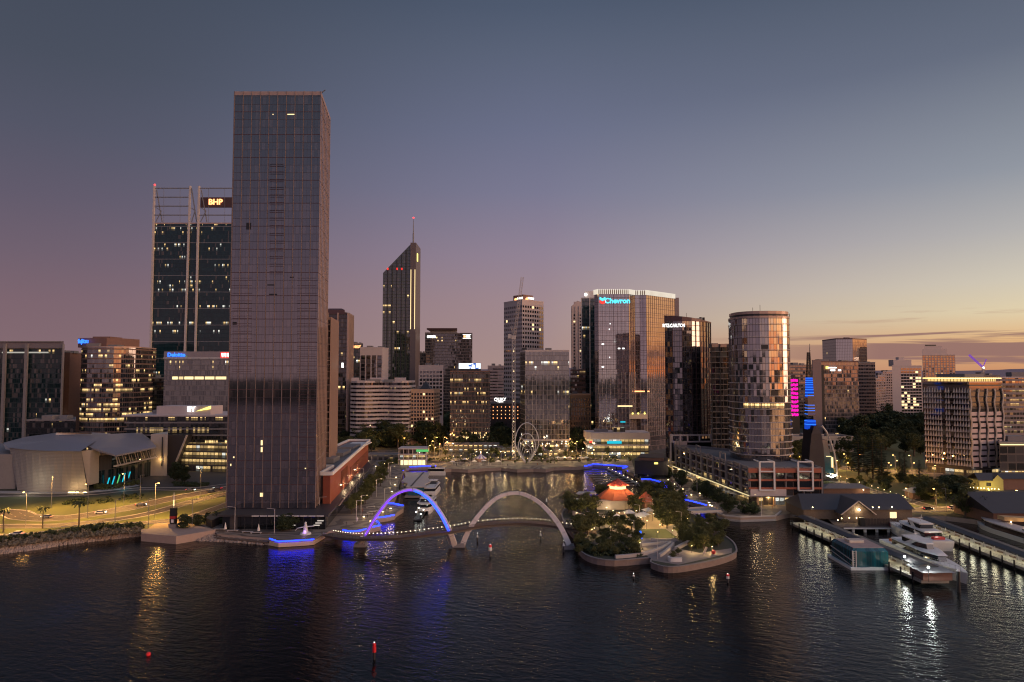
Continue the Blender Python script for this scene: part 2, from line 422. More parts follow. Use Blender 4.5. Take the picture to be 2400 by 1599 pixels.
# ================================================================== SETTING
def water_mat():
    m_, t = newmat('river_water'); b = t.n('ShaderNodeBsdfPrincipled')
    g = t.n('ShaderNodeNewGeometry').outputs['Position']; x, y, z = t.sep(g)
    rx_ = t.m('ADD', t.m('MULTIPLY', x, .94), t.m('MULTIPLY', y, -.34)); ry_ = t.m('ADD', t.m('MULTIPLY', x, .34), t.m('MULTIPLY', y, .94))
    v = t.comb(t.m('MULTIPLY', rx_, .5), ry_, 0.0)
    a = t.noise(v, .55, 3, .5, .5); c_ = t.noise(t.comb(x, t.m('MULTIPLY', y, 1.7), 5.0), 1.1, 3, .6, .4); e = t.noise(t.comb(x, y, 2.0), .03, 3, .5)
    calm = t.m('MULTIPLY_ADD', t.m('SMOOTH_MIN', e, .62, .1), 2.4, -.55)
    h = t.m('ADD', t.m('MULTIPLY', a, .75), t.m('MULTIPLY', t.m('MULTIPLY', c_, .42), calm))
    bp = t.n('ShaderNodeBump'); bp.inputs['Strength'].default_value = 1.0; bp.inputs['Distance'].default_value = .25; t.put(bp.inputs['Height'], h)
    b.inputs['Base Color'].default_value = rgba((.002, .003, .004)); b.inputs['Roughness'].default_value = .09; b.inputs['IOR'].default_value = 1.33; b.inputs['Specular IOR Level'].default_value = .32
    t.put(b.inputs['Normal'], bp.outputs[0]); out(t, b.outputs[0]); return m_
M['water'] = water_mat()
mb = MB(); mb.face([(-30000, -8000, 0), (30000, -8000, 0), (30000, 30000, 0), (-30000, 30000, 0)]); mb.build('water', M['water'], kind='structure')

def sheet(name, px, z, mat, world=None, **kw):
    P = [G(x, y, z) for x, y in px] + (world or [])
    mb = MB(); a = sum(P[i][0] * P[(i + 1) % len(P)][1] - P[(i + 1) % len(P)][0] * P[i][1] for i in range(len(P)))
    if a < 0: P = P[::-1]
    for t in tessellate_polygon([[Vector((p[0], p[1], 0)) for p in P]]):
        q = [P[k] for k in t]
        if (q[1][0] - q[0][0]) * (q[2][1] - q[0][1]) - (q[2][0] - q[0][0]) * (q[1][1] - q[0][1]) < 0: q = q[::-1]
        mb.face([(p[0], p[1], z) for p in q], q)
    return mb.build(name, mat, **kw)

EDGE_W = [(331, 1243), (413, 1256), (455, 1250), (505, 1245), (510, 1252), (632, 1262), (632, 1266), (653, 1270), (706, 1267), (734, 1265), (750, 1256), (761, 1249), (785, 1241),
          (804, 1244), (824, 1247), (844, 1245), (871, 1237), (892, 1232), (887, 1224.5), (878, 1220.5), (868, 1217), (882, 1215), (905, 1212), (924, 1208), (929, 1202),
          (946, 1191), (946, 1186), (935, 1184), (920, 1180.5), (905, 1181), (925, 1168), (933, 1150), (938, 1125), (944, 1106)]
EDGE_N = [(945, 1103), (960, 1094.5), (1022, 1093.5), (1012, 1103), (1058, 1099), (1097, 1101), (1136, 1097.5), (1174, 1096), (1212, 1100.5), (1250, 1099), (1279, 1100.5),
          (1298, 1096), (1330, 1095), (1370, 1094), (1390, 1088.5), (1470, 1094), (1458, 1099), (1471, 1105)]
EDGE_E = [(1480, 1108), (1495, 1116), (1503, 1124), (1523, 1123.5), (1560, 1134), (1552, 1138), (1568, 1141), (1548, 1147), (1562, 1159), (1599, 1161), (1609, 1163), (1602, 1171),
          (1656, 1185), (1681, 1190), (1679, 1200), (1683, 1205), (1699, 1210), (1735, 1213.6), (1817, 1211), (1835, 1206)]
EDGE_J = [(1852, 1203), (1950, 1205), (2110, 1215), (2138, 1212), (2216, 1210), (2284, 1218), (2330, 1228), (2400, 1240), (2600, 1290), (2900, 1400)]
LEFT = [(-600, 1318), (-200, 1296), (0, 1280), (80, 1270), (165, 1259), (250, 1250)]
def ground_mat():
    m_, t = newmat('city_ground'); b = t.n('ShaderNodeBsdfPrincipled'); co = t.n('ShaderNodeTexCoord').outputs['Object']
    n1 = t.noise(co, .02, 4); n2 = t.noise(co, .3, 3)
    c_ = t.mix(t.m('GREATER_THAN', n1, .52), (.045, .05, .03), (.10, .09, .085)); c_ = t.mix(t.m('MULTIPLY', n2, .5), c_, (.05, .045, .04))
    t.put(b.inputs['Base Color'], c_); b.inputs['Roughness'].default_value = .85; out(t, b.outputs[0]); return m_
M['ground'] = ground_mat()
M['seawall'] = plain('sea_wall_concrete', (.40, .30, .24), .8, var=.12, scale=.4)
Pts = [G(x, y, 2.0) for x, y in LEFT + EDGE_W + EDGE_N + EDGE_E + EDGE_J]
LW = [(-30000, 150)] + Pts + [(700, 60), (30000, 60), (30000, 29000), (-30000, 29000)]
mb = MB(); n = len(LW)
for t_ in tessellate_polygon([[Vector((p[0], p[1], 0)) for p in LW]]):
    q = [LW[k] for k in t_]
    if (q[1][0] - q[0][0]) * (q[2][1] - q[0][1]) - (q[2][0] - q[0][0]) * (q[1][1] - q[0][1]) < 0: q = q[::-1]
    mb.face([(p[0], p[1], 2.0) for p in q], q, 0)
for i in range(n - 3):
    a, b_ = LW[i], LW[i + 1]; L_ = math.dist(a, b_)
    mb.face([(*a, -1.5), (*b_, -1.5), (*b_, 2.0), (*a, 2.0)], [(0, 0), (L_, 0), (L_, 3.5), (0, 3.5)], 1)
mb.build('ground', [M['ground'], M['seawall']], kind='structure')
# far bank behind the camera, what the glass fronts mirror
mb = MB()
rr = random.Random(3); prev = None
for i in range(-60, 61):
    x = i * 110; y0 = -1150 - abs(i) * 6 + rr.uniform(-15, 15); h = 22 + rr.uniform(-2, 3)
    cur = (x, y0, h)
    if prev:
        mb.face([(prev[0], prev[1] + 30, 0), (prev[0], prev[1], prev[2]), (cur[0], cur[1], cur[2]), (cur[0], cur[1] + 30, 0)][::-1])
        mb.face([(prev[0], prev[1], prev[2]), (prev[0], prev[1] - 4000, prev[2]), (cur[0], cur[1] - 4000, cur[2]), (cur[0], cur[1], cur[2])][::-1])
    prev = cur
mb.build('far_bank', M['leafdark'], kind='structure')
# range on the horizon
def hills_mat():
    m_, t = newmat('hills'); b = t.n('ShaderNodeBsdfPrincipled'); b.inputs['Base Color'].default_value = (.30, .24, .27, 1); b.inputs['Roughness'].default_value = 1  # pale mauve base colour stands in for distance haze
    b.inputs['Specular IOR Level'].default_value = 0; out(t, b.outputs[0]); return m_
mb = MB(); prev = None
for i in range(-90, 91):
    x = i * 300; h = 205 + 45 * math.sin(i * .11 + 1) + 18 * math.sin(i * .37) + rr.uniform(-5, 5)
    cur = (x, 21000, h)
    if prev:
        mb.face([(prev[0], 18500, 1), (cur[0], 18500, 1), (cur[0], 21000, cur[2]), (prev[0], 21000, prev[2])])
        mb.face([(prev[0], 21000, prev[2]), (cur[0], 21000, cur[2]), (cur[0], 27000, 1), (prev[0], 27000, 1)])
    prev = cur
mb.build('hills', hills_mat(), kind='structure')

# --- paving with flowing light and dark bands
def paving_mat():
    m_, t = newmat('banded_paving'); b = t.n('ShaderNodeBsdfPrincipled'); g = t.n('ShaderNodeNewGeometry').outputs['Position']; x, y, z = t.sep(g)
    n1 = t.noise(t.comb(t.m('MULTIPLY', x, .5), y, 0), .035, 2, .5)
    f = t.m('FRACT', t.m('ADD', t.m('MULTIPLY', n1, 16), t.m('MULTIPLY', y, .05)))
    c_ = t.mix(t.m('GREATER_THAN', f, .55), (.30, .24, .20), (.13, .10, .085)); n2 = t.noise(g, 1.4, 4, .7)
    c_ = t.mix(t.m('MULTIPLY', n2, .55), c_, (.09, .075, .07)); t.put(b.inputs['Base Color'], c_); b.inputs['Roughness'].default_value = .6; out(t, b.outputs[0]); return m_
M['paving'] = paving_mat()
inner = [(1850, 1190), (1759, 1178), (1600, 1111), (1566, 1120), (1492, 1120), (1480, 1078), (1380, 1072), (1210, 1070), (1040, 1074), (1000, 1088), (935, 1090), (900, 1078), (863, 1079), (776, 1200), (768, 1229), (470, 1229)]
sheet('promenade', EDGE_W[4:] + EDGE_N + EDGE_E + inner, 2.012, M['paving'], kind='structure')
def grass_mat():
    m_, t = newmat('grass'); b = t.n('ShaderNodeBsdfPrincipled'); g = t.n('ShaderNodeNewGeometry').outputs['Position']
    n1 = t.noise(g, .06, 4, .6); n2 = t.noise(g, 1.1, 3, .7)
    c_ = t.mix(n1, (.055, .075, .02), (.13, .13, .04)); c_ = t.mix(t.m('MULTIPLY', n2, .5), c_, (.045, .05, .018)); t.put(b.inputs['Base Color'], c_); b.inputs['Roughness'].default_value = .9; out(t, b.outputs[0]); return m_
M['grass'] = grass_mat()
M['asphalt'] = plain('asphalt', (.075, .06, .055), .75, var=.2, scale=.15)
M['sand'] = plain('pale_path', (.30, .22, .14), .85, var=.1)
M['mark'] = plain('road_marking', (.62, .52, .42), .6, var=.08)
sheet('grass', [(-600, 1310), (0, 1276), (165, 1255), (331, 1240), (470, 1232), (525, 1205), (545, 1150), (400, 1150), (200, 1166), (0, 1166), (-600, 1170)], 2.010, M['grass'], kind='stuff')
sheet('grass', [(1870, 1190), (2130, 1190), (2300, 1180), (2180, 1120), (2160, 1060), (2150, 1010), (1940, 1010), (1900, 1060), (1930, 1130)], 2.008, M['grass'], kind='stuff')
def road(pts, wid, z=2.03, k=6, lines=1, name='road'):
    P = smooth_line([(*G(x, y, z), 0) for x, y in pts], k); P = [(p.x, p.y) for p in P]
    mb = MB(); ribbon(mb, P, wid, z); o = mb.build(name, M['asphalt'], kind='structure')
    mb = MB()
    for off in ([-.47, .47] if lines else []):
        Q = []
        for i in range(len(P)):
            a, b_ = Vector(P[max(i - 1, 0)]), Vector(P[min(i + 1, len(P) - 1)]); d_ = (b_ - a).normalized(); Q.append((P[i][0] - d_.y * wid * off, P[i][1] + d_.x * wid * off))
        ribbon(mb, Q, .3, z + .006)
    for l in range(1, int(wid // 3.4)):
        off = -.5 + l / (wid / 3.5)
        for i in range(0, len(P) - 1, 2):
            a, b_ = Vector(P[i]), Vector(P[i + 1]); d_ = (b_ - a).normalized(); nn = Vector((-d_.y, d_.x)) * wid * off
            ribbon(mb, [tuple(a + nn), tuple(a + nn + d_ * min(3, (b_ - a).length))], .16, z + .006)
    if lines: mb.build('lane_marking', M['mark'], kind='structure')
    mb = MB()
    for off in (-.5, .5):                                        # kerbs
        Q = []
        for i in range(len(P)):
            a, b_ = Vector(P[max(i - 1, 0)]), Vector(P[min(i + 1, len(P) - 1)]); d_ = (b_ - a).normalized(); Q.append((P[i][0] - d_.y * (wid * off + math.copysign(.15, off)), P[i][1] + d_.x * (wid * off + math.copysign(.15, off))))
        for i in range(len(Q) - 1): mb.bar((*Q[i], 2.06), (*Q[i + 1], 2.06), .3, .26)
    mb.build('kerb', M['conc'], kind='structure')
road([(-300, 1205), (0, 1200), (60, 1212), (150, 1214), (290, 1193), (420, 1165), (560, 1140)], 11)
road([(-300, 1240), (0, 1234), (150, 1231), (330, 1208), (450, 1176), (560, 1150)], 7)
road([(-300, 1262), (0, 1257), (80, 1252), (250, 1234), (380, 1222), (440, 1214), (560, 1172)], 6, z=2.045)
road([(-200, 1158), (60, 1160), (200, 1158), (330, 1146), (450, 1146), (540, 1136)], 8, z=2.038)
sheet('bus_apron', [(400, 1092), (430, 1076), (540, 1058), (545, 1135), (420, 1142), (330, 1140), (300, 1128), (372, 1112)], 2.02, M['asphalt'], kind='structure')
sheet('plaza', [(-100, 1166), (-100, 1150), (60, 1151), (210, 1152), (330, 1128), (340, 1136), (210, 1160)], 2.018, M['conc'], kind='structure')
road([(1880, 1214), (1980, 1197), (2140, 1196), (2290, 1192), (2420, 1200)], 9, z=2.03, lines=1)
road([(1958, 1128), (2040, 1150), (2120, 1172), (2210, 1196)], 7, z=2.04, lines=0, name='path')
road([(1930, 1092), (2010, 1100), (2100, 1106), (2190, 1106)], 16, z=2.03, lines=1)
road([(2130, 1180), (2180, 1160), (2160, 1147), (2200, 1140)], 3.5, z=2.05, lines=0, name='path')
sheet('forecourt', [(1759, 1180), (1925, 1180), (1960, 1195), (1860, 1203), (1835, 1206), (1800, 1195)], 2.02, M['sand'], kind='structure')
sheet('sand_path', [(345, 1240), (365, 1226), (410, 1222), (470, 1224), (465, 1232), (413, 1250)], 2.03, M['sand'], kind='structure')
# pier head of pale concrete
P = [G(x, y, 3.2) for x, y in [(331, 1239), (331, 1249), (413, 1256), (505, 1241), (470, 1232)]]
mb = MB(); mb.prism(P, -1.2, 3.0); o = mb.build('sea_wall', plain('pale_sea_wall', (.38, .28, .235), .8, var=.15, scale=.5)); tag(o, 'pale concrete sea wall block jutting into the river by the beacon', 'wall')
# timber terraces between the pier head and the blue lit platform
tt = thing('timber_terrace', 'stepped grey timber terrace above the rocks in front of the tall glass tower', 'terrace', (*G(570, 1250, 2), 2))
for k in range(4):
    mb = MB(); a = G(506, 1243 + k * 3.4, 2.0); b_ = G(632, 1250 + k * 4.6, 2.0)
    mb.bar((*a, 1.95 - k * .35), (*b_, 1.95 - k * .35), 2.4, .5); mb.build('step', M['wood'], tt)
# bastion parapets: low upstand walls of the lit platforms with their light strips
def strip(pts, z=2.25, label='', lift=.0):
    P = [(*G(x, y, 2.0), z) for x, y in pts]; c_ = P[len(P) // 2]
    t = thing('light_strip', label, 'light strip', (c_[0], c_[1], z), group='blue light strips along the quay edge')
    mb = MB()
    for i in range(len(P) - 1): mb.bar(P[i], P[i + 1], .34, .30)
    mb.build('led', M['e_blue'], t)
    mb = MB()
    for i in range(len(P) - 1):
        a, b_ = Vector(P[i]), Vector(P[i + 1]); mb.bar(a + Vector((0, .42, -.05)), b_ + Vector((0, .42, -.05)), .5, .5)
    mb.build('coping', M['concd'], t)
strip([(632, 1264), (653, 1271), (706, 1268), (734, 1266), (750, 1257), (761, 1250)], label='blue light strip round the platform with the pale bird statue')
strip(EDGE_W[13:20], label='blue light strip on the curved quay tip under the purple arch')
strip(EDGE_W[21:30], label='blue light strip on the pointed quay edge seen through the purple arch')
strip(EDGE_W[29:32], label='short blue light strip behind the left leg of the purple arch')
strip([(945, 1104), (960, 1095), (1000, 1093.5), (1022, 1093.5)], label='blue light strip at the back left corner of the basin by the restaurant')
strip(EDGE_N[13:18], label='blue light strip at the far right end of the basin boardwalk')
strip([(1503, 1124), (1523, 1123.5), (1560, 1134), (1552, 1138), (1568, 1141), (1548, 1147)], label='zigzag blue light strip beside the marina fingers')
strip([(1562, 1159), (1599, 1161), (1609, 1163)], label='short straight blue light strip right behind the island')
strip([(1602, 1171), (1630, 1178), (1656, 1185)], label='blue light strip nearest the footbridge to the island')
# island
ISL = [(1322, 1196), (1345, 1180), (1400, 1166), (1480, 1158), (1545, 1166), (1590, 1180), (1612, 1197), (1640, 1214), (1680, 1243), (1715, 1268), (1725, 1284), (1723, 1296), (1690, 1309), (1640, 1320), (1590, 1328), (1555, 1328),
       (1525, 1318), (1523, 1308), (1440, 1314), (1385, 1306), (1358, 1288), (1352, 1262), (1330, 1236), (1318, 1212)]
P = [(p.x, p.y) for p in smooth_line([(*G(x, y, 2.0), 0) for x, y in ISL], 3, closed=True)]
mb = MB(); mb.prism(P, -1.5, 2.0, mi=0, capmi=1); mb.build('island', [plain('island_edge', (.24, .18, .155), .8, var=.25, scale=.5), M['ground']], kind='structure')
mb = MB()
for i in range(len(P)): mb.bar((*P[i], 2.1), (*P[(i + 1) % len(P)], 2.1), .6, .3)
mb.build('island_kerb', M['concd'], kind='structure')
sheet('island_paving', [(1420, 1240), (1470, 1222), (1600, 1232), (1600, 1262), (1560, 1280), (1640, 1296), (1715, 1285), (1715, 1296), (1590, 1324), (1530, 1314), (1500, 1290), (1500, 1262), (1430, 1258)], 2.02, plain('island_paving', (.24, .20, .185), .8, var=.15, scale=.4), kind='structure')
sheet('grass', [(1500, 1240), (1560, 1240), (1590, 1262), (1500, 1262)], 2.03, M['grass'], kind='stuff')
sheet('island_terrace', [(1440, 1200), (1560, 1200), (1600, 1226), (1540, 1240), (1450, 1240)], 2.025, M['sand'], kind='structure')
# riprap and scrub
def rocks(p0, p1, n, wdt, seed, z0=0.0, z1=2.1):
    rg = random.Random(seed); mb = MB()
    for i in range(n):
        t = rg.random(); s_ = rg.random(); a, b_ = Vector(G(*p0[0], 2)), Vector(G(*p1[0], 2))
        k = t * (len(p0) - 1); j = min(int(k), len(p0) - 2); f = k - j
        q0 = Vector(G(*p0[j], z1)).lerp(Vector(G(*p0[j + 1], z1)), f); q1 = Vector(G(*p1[j], z0)).lerp(Vector(G(*p1[j + 1], z0)), f)
        c_ = q0.lerp(q1, s_); zz = z1 + (z0 - z1) * s_; r = rg.uniform(.35, .95)
        vs = []
        for a_ in range(5):
            an = a_ * 1.2566 + rg.uniform(-.3, .3); vs.append((c_.x + r * math.cos(an) * rg.uniform(.7, 1.1), c_.y + r * math.sin(an) * rg.uniform(.7, 1.1)))
        vt = [(c_.x + (v[0] - c_.x) * .55 + rg.uniform(-.1, .1), c_.y + (v[1] - c_.y) * .55) for v in vs]
        mb.prism(vs, zz - .6, zz + rg.uniform(.1, .6), top=vt, bottom=False)
    return mb.build('rocks', M['rock'], kind='stuff')
rocks([(-250, 1300), (0, 1279), (80, 1270), (165, 1258), (250, 1250), (331, 1243)], [(-250, 1322), (0, 1300), (80, 1290), (165, 1276), (250, 1266), (331, 1257)], 950, 3, 1)
rocks([(455, 1257), (510, 1254), (570, 1260), (635, 1266)], [(455, 1268), (510, 1270), (570, 1274), (640, 1279)], 420, 2, 2, z1=1.2)
def scrub(p0, p1, n, seed, mat, h0=.5, h1=1.9, name='scrub', leaf=.28, ztop=2.0):
    rg = random.Random(seed); mb = MB()
    for i in range(n):
        k = rg.random() * (len(p0) - 1); j = min(int(k), len(p0) - 2); f = k - j
        q = Vector(G(*p0[j], ztop)).lerp(Vector(G(*p0[j + 1], ztop)), f).lerp(Vector(G(*p1[j], ztop)).lerp(Vector(G(*p1[j + 1], ztop)), f), rg.random())
        r = rg.uniform(.6, 1.5); h = rg.uniform(h0, h1)
        for a_ in range(26):
            d_ = Vector((rg.gauss(0, 1), rg.gauss(0, 1), rg.gauss(0, 1))).normalized() * rg.uniform(.5, 1); c_ = Vector((q.x, q.y, ztop + h * .5)) + Vector((d_.x * r, d_.y * r, d_.z * h * .55))
            u = Vector((rg.gauss(0, 1), rg.gauss(0, 1), rg.gauss(0, .5))).normalized() * leaf; v = u.cross(d_).normalized() * leaf
            mb.face([c_ - u - v, c_ + u - v, c_ + u + v, c_ - u + v])
    return mb.build(name, mat, kind='stuff')
scrub([(-200, 1290), (0, 1270), (165, 1250), (331, 1238)], [(-200, 1305), (0, 1284), (165, 1264), (331, 1250)], 420, 5, M['scrub'])
scrub([(-100, 1282), (0, 1268), (165, 1247), (240, 1236), (335, 1235)], [(-100, 1292), (0, 1275), (165, 1254), (240, 1243), (335, 1241)], 260, 6, M['leafdark'], 1, 2.6)
scrub([(480, 1218), (625, 1222)], [(480, 1228), (625, 1230)], 230, 8, M['leafdark'], 2.2, 4.2, name='hedge')
scrub([(880, 1085), (960, 1070), (1100, 1072), (1200, 1070), (1300, 1070), (1480, 1072)], [(890, 1095), (940, 1085), (1100, 1084), (1200, 1086), (1300, 1086), (1480, 1082)], 260, 9, M['leaf'], .8, 2.2, name='planting')
# ================================================================== BUILDINGS
def ccw(P):
    a = sum(P[i][0] * P[(i + 1) % len(P)][1] - P[(i + 1) % len(P)][0] * P[i][1] for i in range(len(P)))
    return P if a > 0 else P[::-1]
def offs(P, d_):
    P = ccw(P); n = len(P); o = []
    for i in range(n):
        a, b_, c_ = Vector(P[i - 1][:2]), Vector(P[i][:2]), Vector(P[(i + 1) % n][:2])
        u = (b_ - a).normalized(); v = (c_ - b_).normalized(); n1 = Vector((u.y, -u.x)); n2 = Vector((v.y, -v.x))
        m_ = (n1 + n2); m_ = m_ / max(m_.dot(n1), .35) if m_.length > 1e-5 else n1
        o.append(tuple(b_ + m_ * d_))
    return o
def rp(x0, x1, Y, dep, z=40, Y1=None):
    Y1 = Y1 or Y
    return [(PX(x0, Y, z), Y), (PX(x1, Y1, z), Y1), (PX(x1, Y1 + (dep if x1 < 1200 else 0), z), Y1 + dep), (PX(x0, Y + (dep if x0 > 1200 else 0), z), Y + dep)]
def wob_wave(P): return P
def bld(label, P, z1, mat, z0=2.0, roof='roofgrey', parapet=1.1, pmat=None, bands=None, fins=None, plant=(), name='office_building', cat='building', wall='curtain_wall', aerial=0):
    P = ccw([tuple(p) for p in P]); cx = sum(p[0] for p in P) / len(P); cy_ = sum(p[1] for p in P) / len(P)
    t = thing(name, label, cat, (cx, cy_, z0))
    mb = MB(); mb.prism(P, z0, z1, caps=False); mb.build(wall, mat, t)
    mb = MB(); mb.prism(offs(P, -.02), z1 - .6, z1 - .3, bottom=False); mb.build('roof', M[roof], t)
    if parapet:
        mb = MB(); A = offs(P, .12); B = offs(P, -.35)
        for i in range(len(A)):
            j = (i + 1) % len(A)
            mb.face([(*A[i], z1 - .5), (*A[j], z1 - .5), (*A[j], z1 + parapet), (*A[i], z1 + parapet)])
            mb.face([(*A[i], z1 + parapet), (*A[j], z1 + parapet), (*B[j], z1 + parapet), (*B[i], z1 + parapet)])
            mb.face([(*B[j], z1 - .3), (*B[i], z1 - .3), (*B[i], z1 + parapet), (*B[j], z1 + parapet)])
        mb.build('parapet', M[pmat] if pmat else M['concd'], t)
    for k, bd in enumerate(bands or []):
        every, h, pr, bm, za, zb, nm = (list(bd) + [None] * 7)[:7]
        mb = MB(); z = za if za is not None else z0 + every
        zb = zb if zb is not None else z1 - h * .5
        Q = offs(P, pr)
        while z <= zb:
            mb.prism(Q, z - h / 2, z + h / 2); z += every
            if every > 20: mb.build('ledge', M[bm], t); mb = MB()
        if mb.f: mb.build(nm or 'floor_bands', M[bm], t)
    for fn in (fins or []):
        sp_, w_, dp_, fm, za, zb, nm, faces = (list(fn) + [None] * 8)[:8]
        mb = MB(); za = z0 if za is None else za; zb = z1 + (parapet or 0) * .8 if zb is None else zb
        for i in range(len(P)):
            if faces is not None and i not in faces: continue
            a, b_ = Vector(P[i]), Vector(P[(i + 1) % len(P)]); L_ = (b_ - a).length; d_ = (b_ - a) / L_; nn = Vector((d_.y, -d_.x)); k = max(1, round(L_ / sp_))
            for j in range(k + 1):
                q = a + d_ * (L_ * j / k) + nn * dp_ / 2; mb.box(q.x, q.y, za, w_, dp_, zb - za, math.atan2(d_.y, d_.x))
                if nm == 'pier': mb.build(nm, M[fm], t); mb = MB()
        if mb.f: mb.build(nm or 'fins', M[fm], t)
    wx, wy = max(p[0] for p in P) - min(p[0] for p in P), max(p[1] for p in P) - min(p[1] for p in P)
    if not plant and parapet and z0 < 19 and z1 > 12 and name not in ('skyscraper', 'hotel', 'podium_building'):
        rp_ = random.Random(int(cx * 7 + z1)); plant = [(rp_.uniform(-.25, -.1) * wx, rp_.uniform(-.05, .1) * wy, wx * .22, wy * .3, rp_.uniform(2, 3.6)), (rp_.uniform(.1, .25) * wx, rp_.uniform(-.1, .05) * wy, wx * .16, wy * .22, rp_.uniform(1.4, 2.6), 'grey')]
    for (px_, py_, w_, dp_, h_, *mm) in plant:
        mb = MB(); mb.box(cx + px_, cy_ + py_, z1 - .3, w_, dp_, h_ + .3); mb.build('plant_room', M[mm[0] if mm else 'concd'], t)
    for k in range(aerial):
        mb = MB(); ax = cx + (k - aerial / 2) * 4; mb.tube([(ax, cy_ - 3, z1 - .2), (ax, cy_ - 3, z1 + 6 + k * 1.5)], .12, 4); mb.build('aerial', M['dark'], t)
    return t
def winds(t, p0, p1, z0, z1, nx, nz, wf=.6, hf=.6, mat='glassdk', litf=.08, seed=1, limit=100, skip=0, off=.06, litmat='e_soft'):
    """rows of separate windows on one wall face; the hundred that show largest are parts, the rest one part"""
    rg = random.Random(seed); a, b_ = Vector(p0), Vector(p1); d_ = (b_ - a); L_ = d_.length; d_ /= L_; nn = Vector((d_.y, -d_.x)); bw = L_ / nx; bh = (z1 - z0) / nz
    cells = [(i, k) for k in range(nz - 1, -1, -1) for i in range(nx)]
    rest = MB(); W_, H_ = bw * wf, bh * hf; base = None; base_l = None; cnt = t.get('_w', 0)
    for (i, k) in cells:
        if skip and rg.random() < skip: continue
        lit_ = rg.random() < litf
        c_ = a + d_ * (bw * (i + .5)) + nn * off; zc = z0 + bh * (k + .5)
        def mk(mb, c_, zc): mb.box(c_.x, c_.y, zc - H_ / 2, W_, .12, H_, math.atan2(d_.y, d_.x))
        if cnt < limit:
            src = base_l if lit_ else base
            if src is None:
                mb = MB(); mk(mb, c_, zc); o = mb.build('window', M[litmat if lit_ else mat], t); o['_c'] = (c_.x, c_.y, zc)
                if lit_: base_l = o
                else: base = o
            else:
                o = src.copy(); COL.objects.link(o); q = src['_c']; o.location = (c_.x - q[0], c_.y - q[1], zc - q[2])
                if '_c' in o: del o['_c']
            cnt += 1
        else: mk(rest, c_, zc)
    t['_w'] = cnt
    if rest.f: o = rest.build('windows', M[mat], t); o['kind'] = 'stuff'
TX = []
def sign(body, px, py, Y, size, mat, t, rz=0, ext=.12, bold=.03, sx=1.0, name='sign_lettering', align='CENTER'):
    z = ZT(py, Y); return text(body, size, M[mat], t, (PX(px, Y, z), Y, z), rz, name, ext, bold, sx, align)

# ---- the tall glass tower in front (left of centre)
Mtw = facade('tower_glass', glass=(.03, .026, .032), frame=(.05, .04, .045), bay=1.52, floor=3.35, mw=.02, sp=.05, lit=.008, ior=2.35, seed=2, blind=.22, wob=.0004, warp=.01, emi=2, blindcol=(.065, .052, .056))
D0 = 292; XL, XR = PX(541, D0, 100), PX(746, D0, 100); zt = ZT(221, D0); XB, YB = PX(768, 322, 100), 322
P = [(XL, D0), (XR, D0), (XB, YB), (XL - 2, YB)]
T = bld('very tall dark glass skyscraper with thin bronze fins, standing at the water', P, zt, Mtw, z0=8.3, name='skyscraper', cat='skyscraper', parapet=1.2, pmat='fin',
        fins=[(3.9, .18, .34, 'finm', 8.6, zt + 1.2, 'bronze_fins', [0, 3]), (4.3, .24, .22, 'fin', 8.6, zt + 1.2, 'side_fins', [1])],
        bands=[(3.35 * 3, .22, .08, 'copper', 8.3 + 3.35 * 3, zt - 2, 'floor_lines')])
for bx in ((XL + 14, D0 + 14, zt, 8, 5, 1.6), (XR - 8, D0 + 16, zt, 5, 4, 2.0)): mb = MB(); mb.box(*bx); mb.build('plant_room', M['grey'], T)
for ba in (((XR - 4, D0 + 6, zt + 1), (XR + 1, D0 + 3, zt + 3.2)), ((XR - 14, D0 + 6, zt + 1), (XR - 8, D0 + 3, zt + 2.6))): mb = MB(); mb.bar(*ba, .3); mb.build('cleaning_arm', M['grey'], T)
for (px, py, w_, h_) in ((583, 530, 2.0, 2.9), (550, 758, 1.7, 1.2), (684, 650, 1.6, .5), (635, 668, 3, .5), (640, 690, 3.4, .5)):
    mb = MB(); z = ZT(py, D0 - .2); mb.box(PX(px, D0, z), D0 - .10, z - h_ / 2, w_, .16, h_); mb.build('opened_panel', M['black'], T)
for (px, py, w_, h_) in ((614, 1038, .9, 2.1), (614, 1054, .9, 2.1), (613, 1160, 1.2, 1.6), (716, 1098, .5, .5), (548, 1072, .5, .6), (541, 1090, .4, .9), (682, 268, 3.0, .35), (640, 268, .4, .3)):
    mb = MB(); z = ZT(py, D0 - .2); mb.box(PX(px, D0, z), D0 - .08, z - h_ / 2, w_, .12, h_); mb.build('lit_window', M['e_soft'], T)
# window lines of the stacked lift and balcony zones
for (xa, xb, ya, yb, st) in ((632, 665, 385, 640, 18), (545, 590, 652, 880, 17.8), (697, 742, 652, 1100, 17.8)):
    mb = MB(); y = ya
    while y < yb:
        z = ZT(y, D0)
        for q in (0, .38): mb.bar((PX(xa, D0, z), D0 - .18, z - q * 2.6), (PX(xb, D0, z), D0 - .18, z - q * 2.6), .12, .14)
        y += st
    mb.build('window_rails', M['copper'], T)
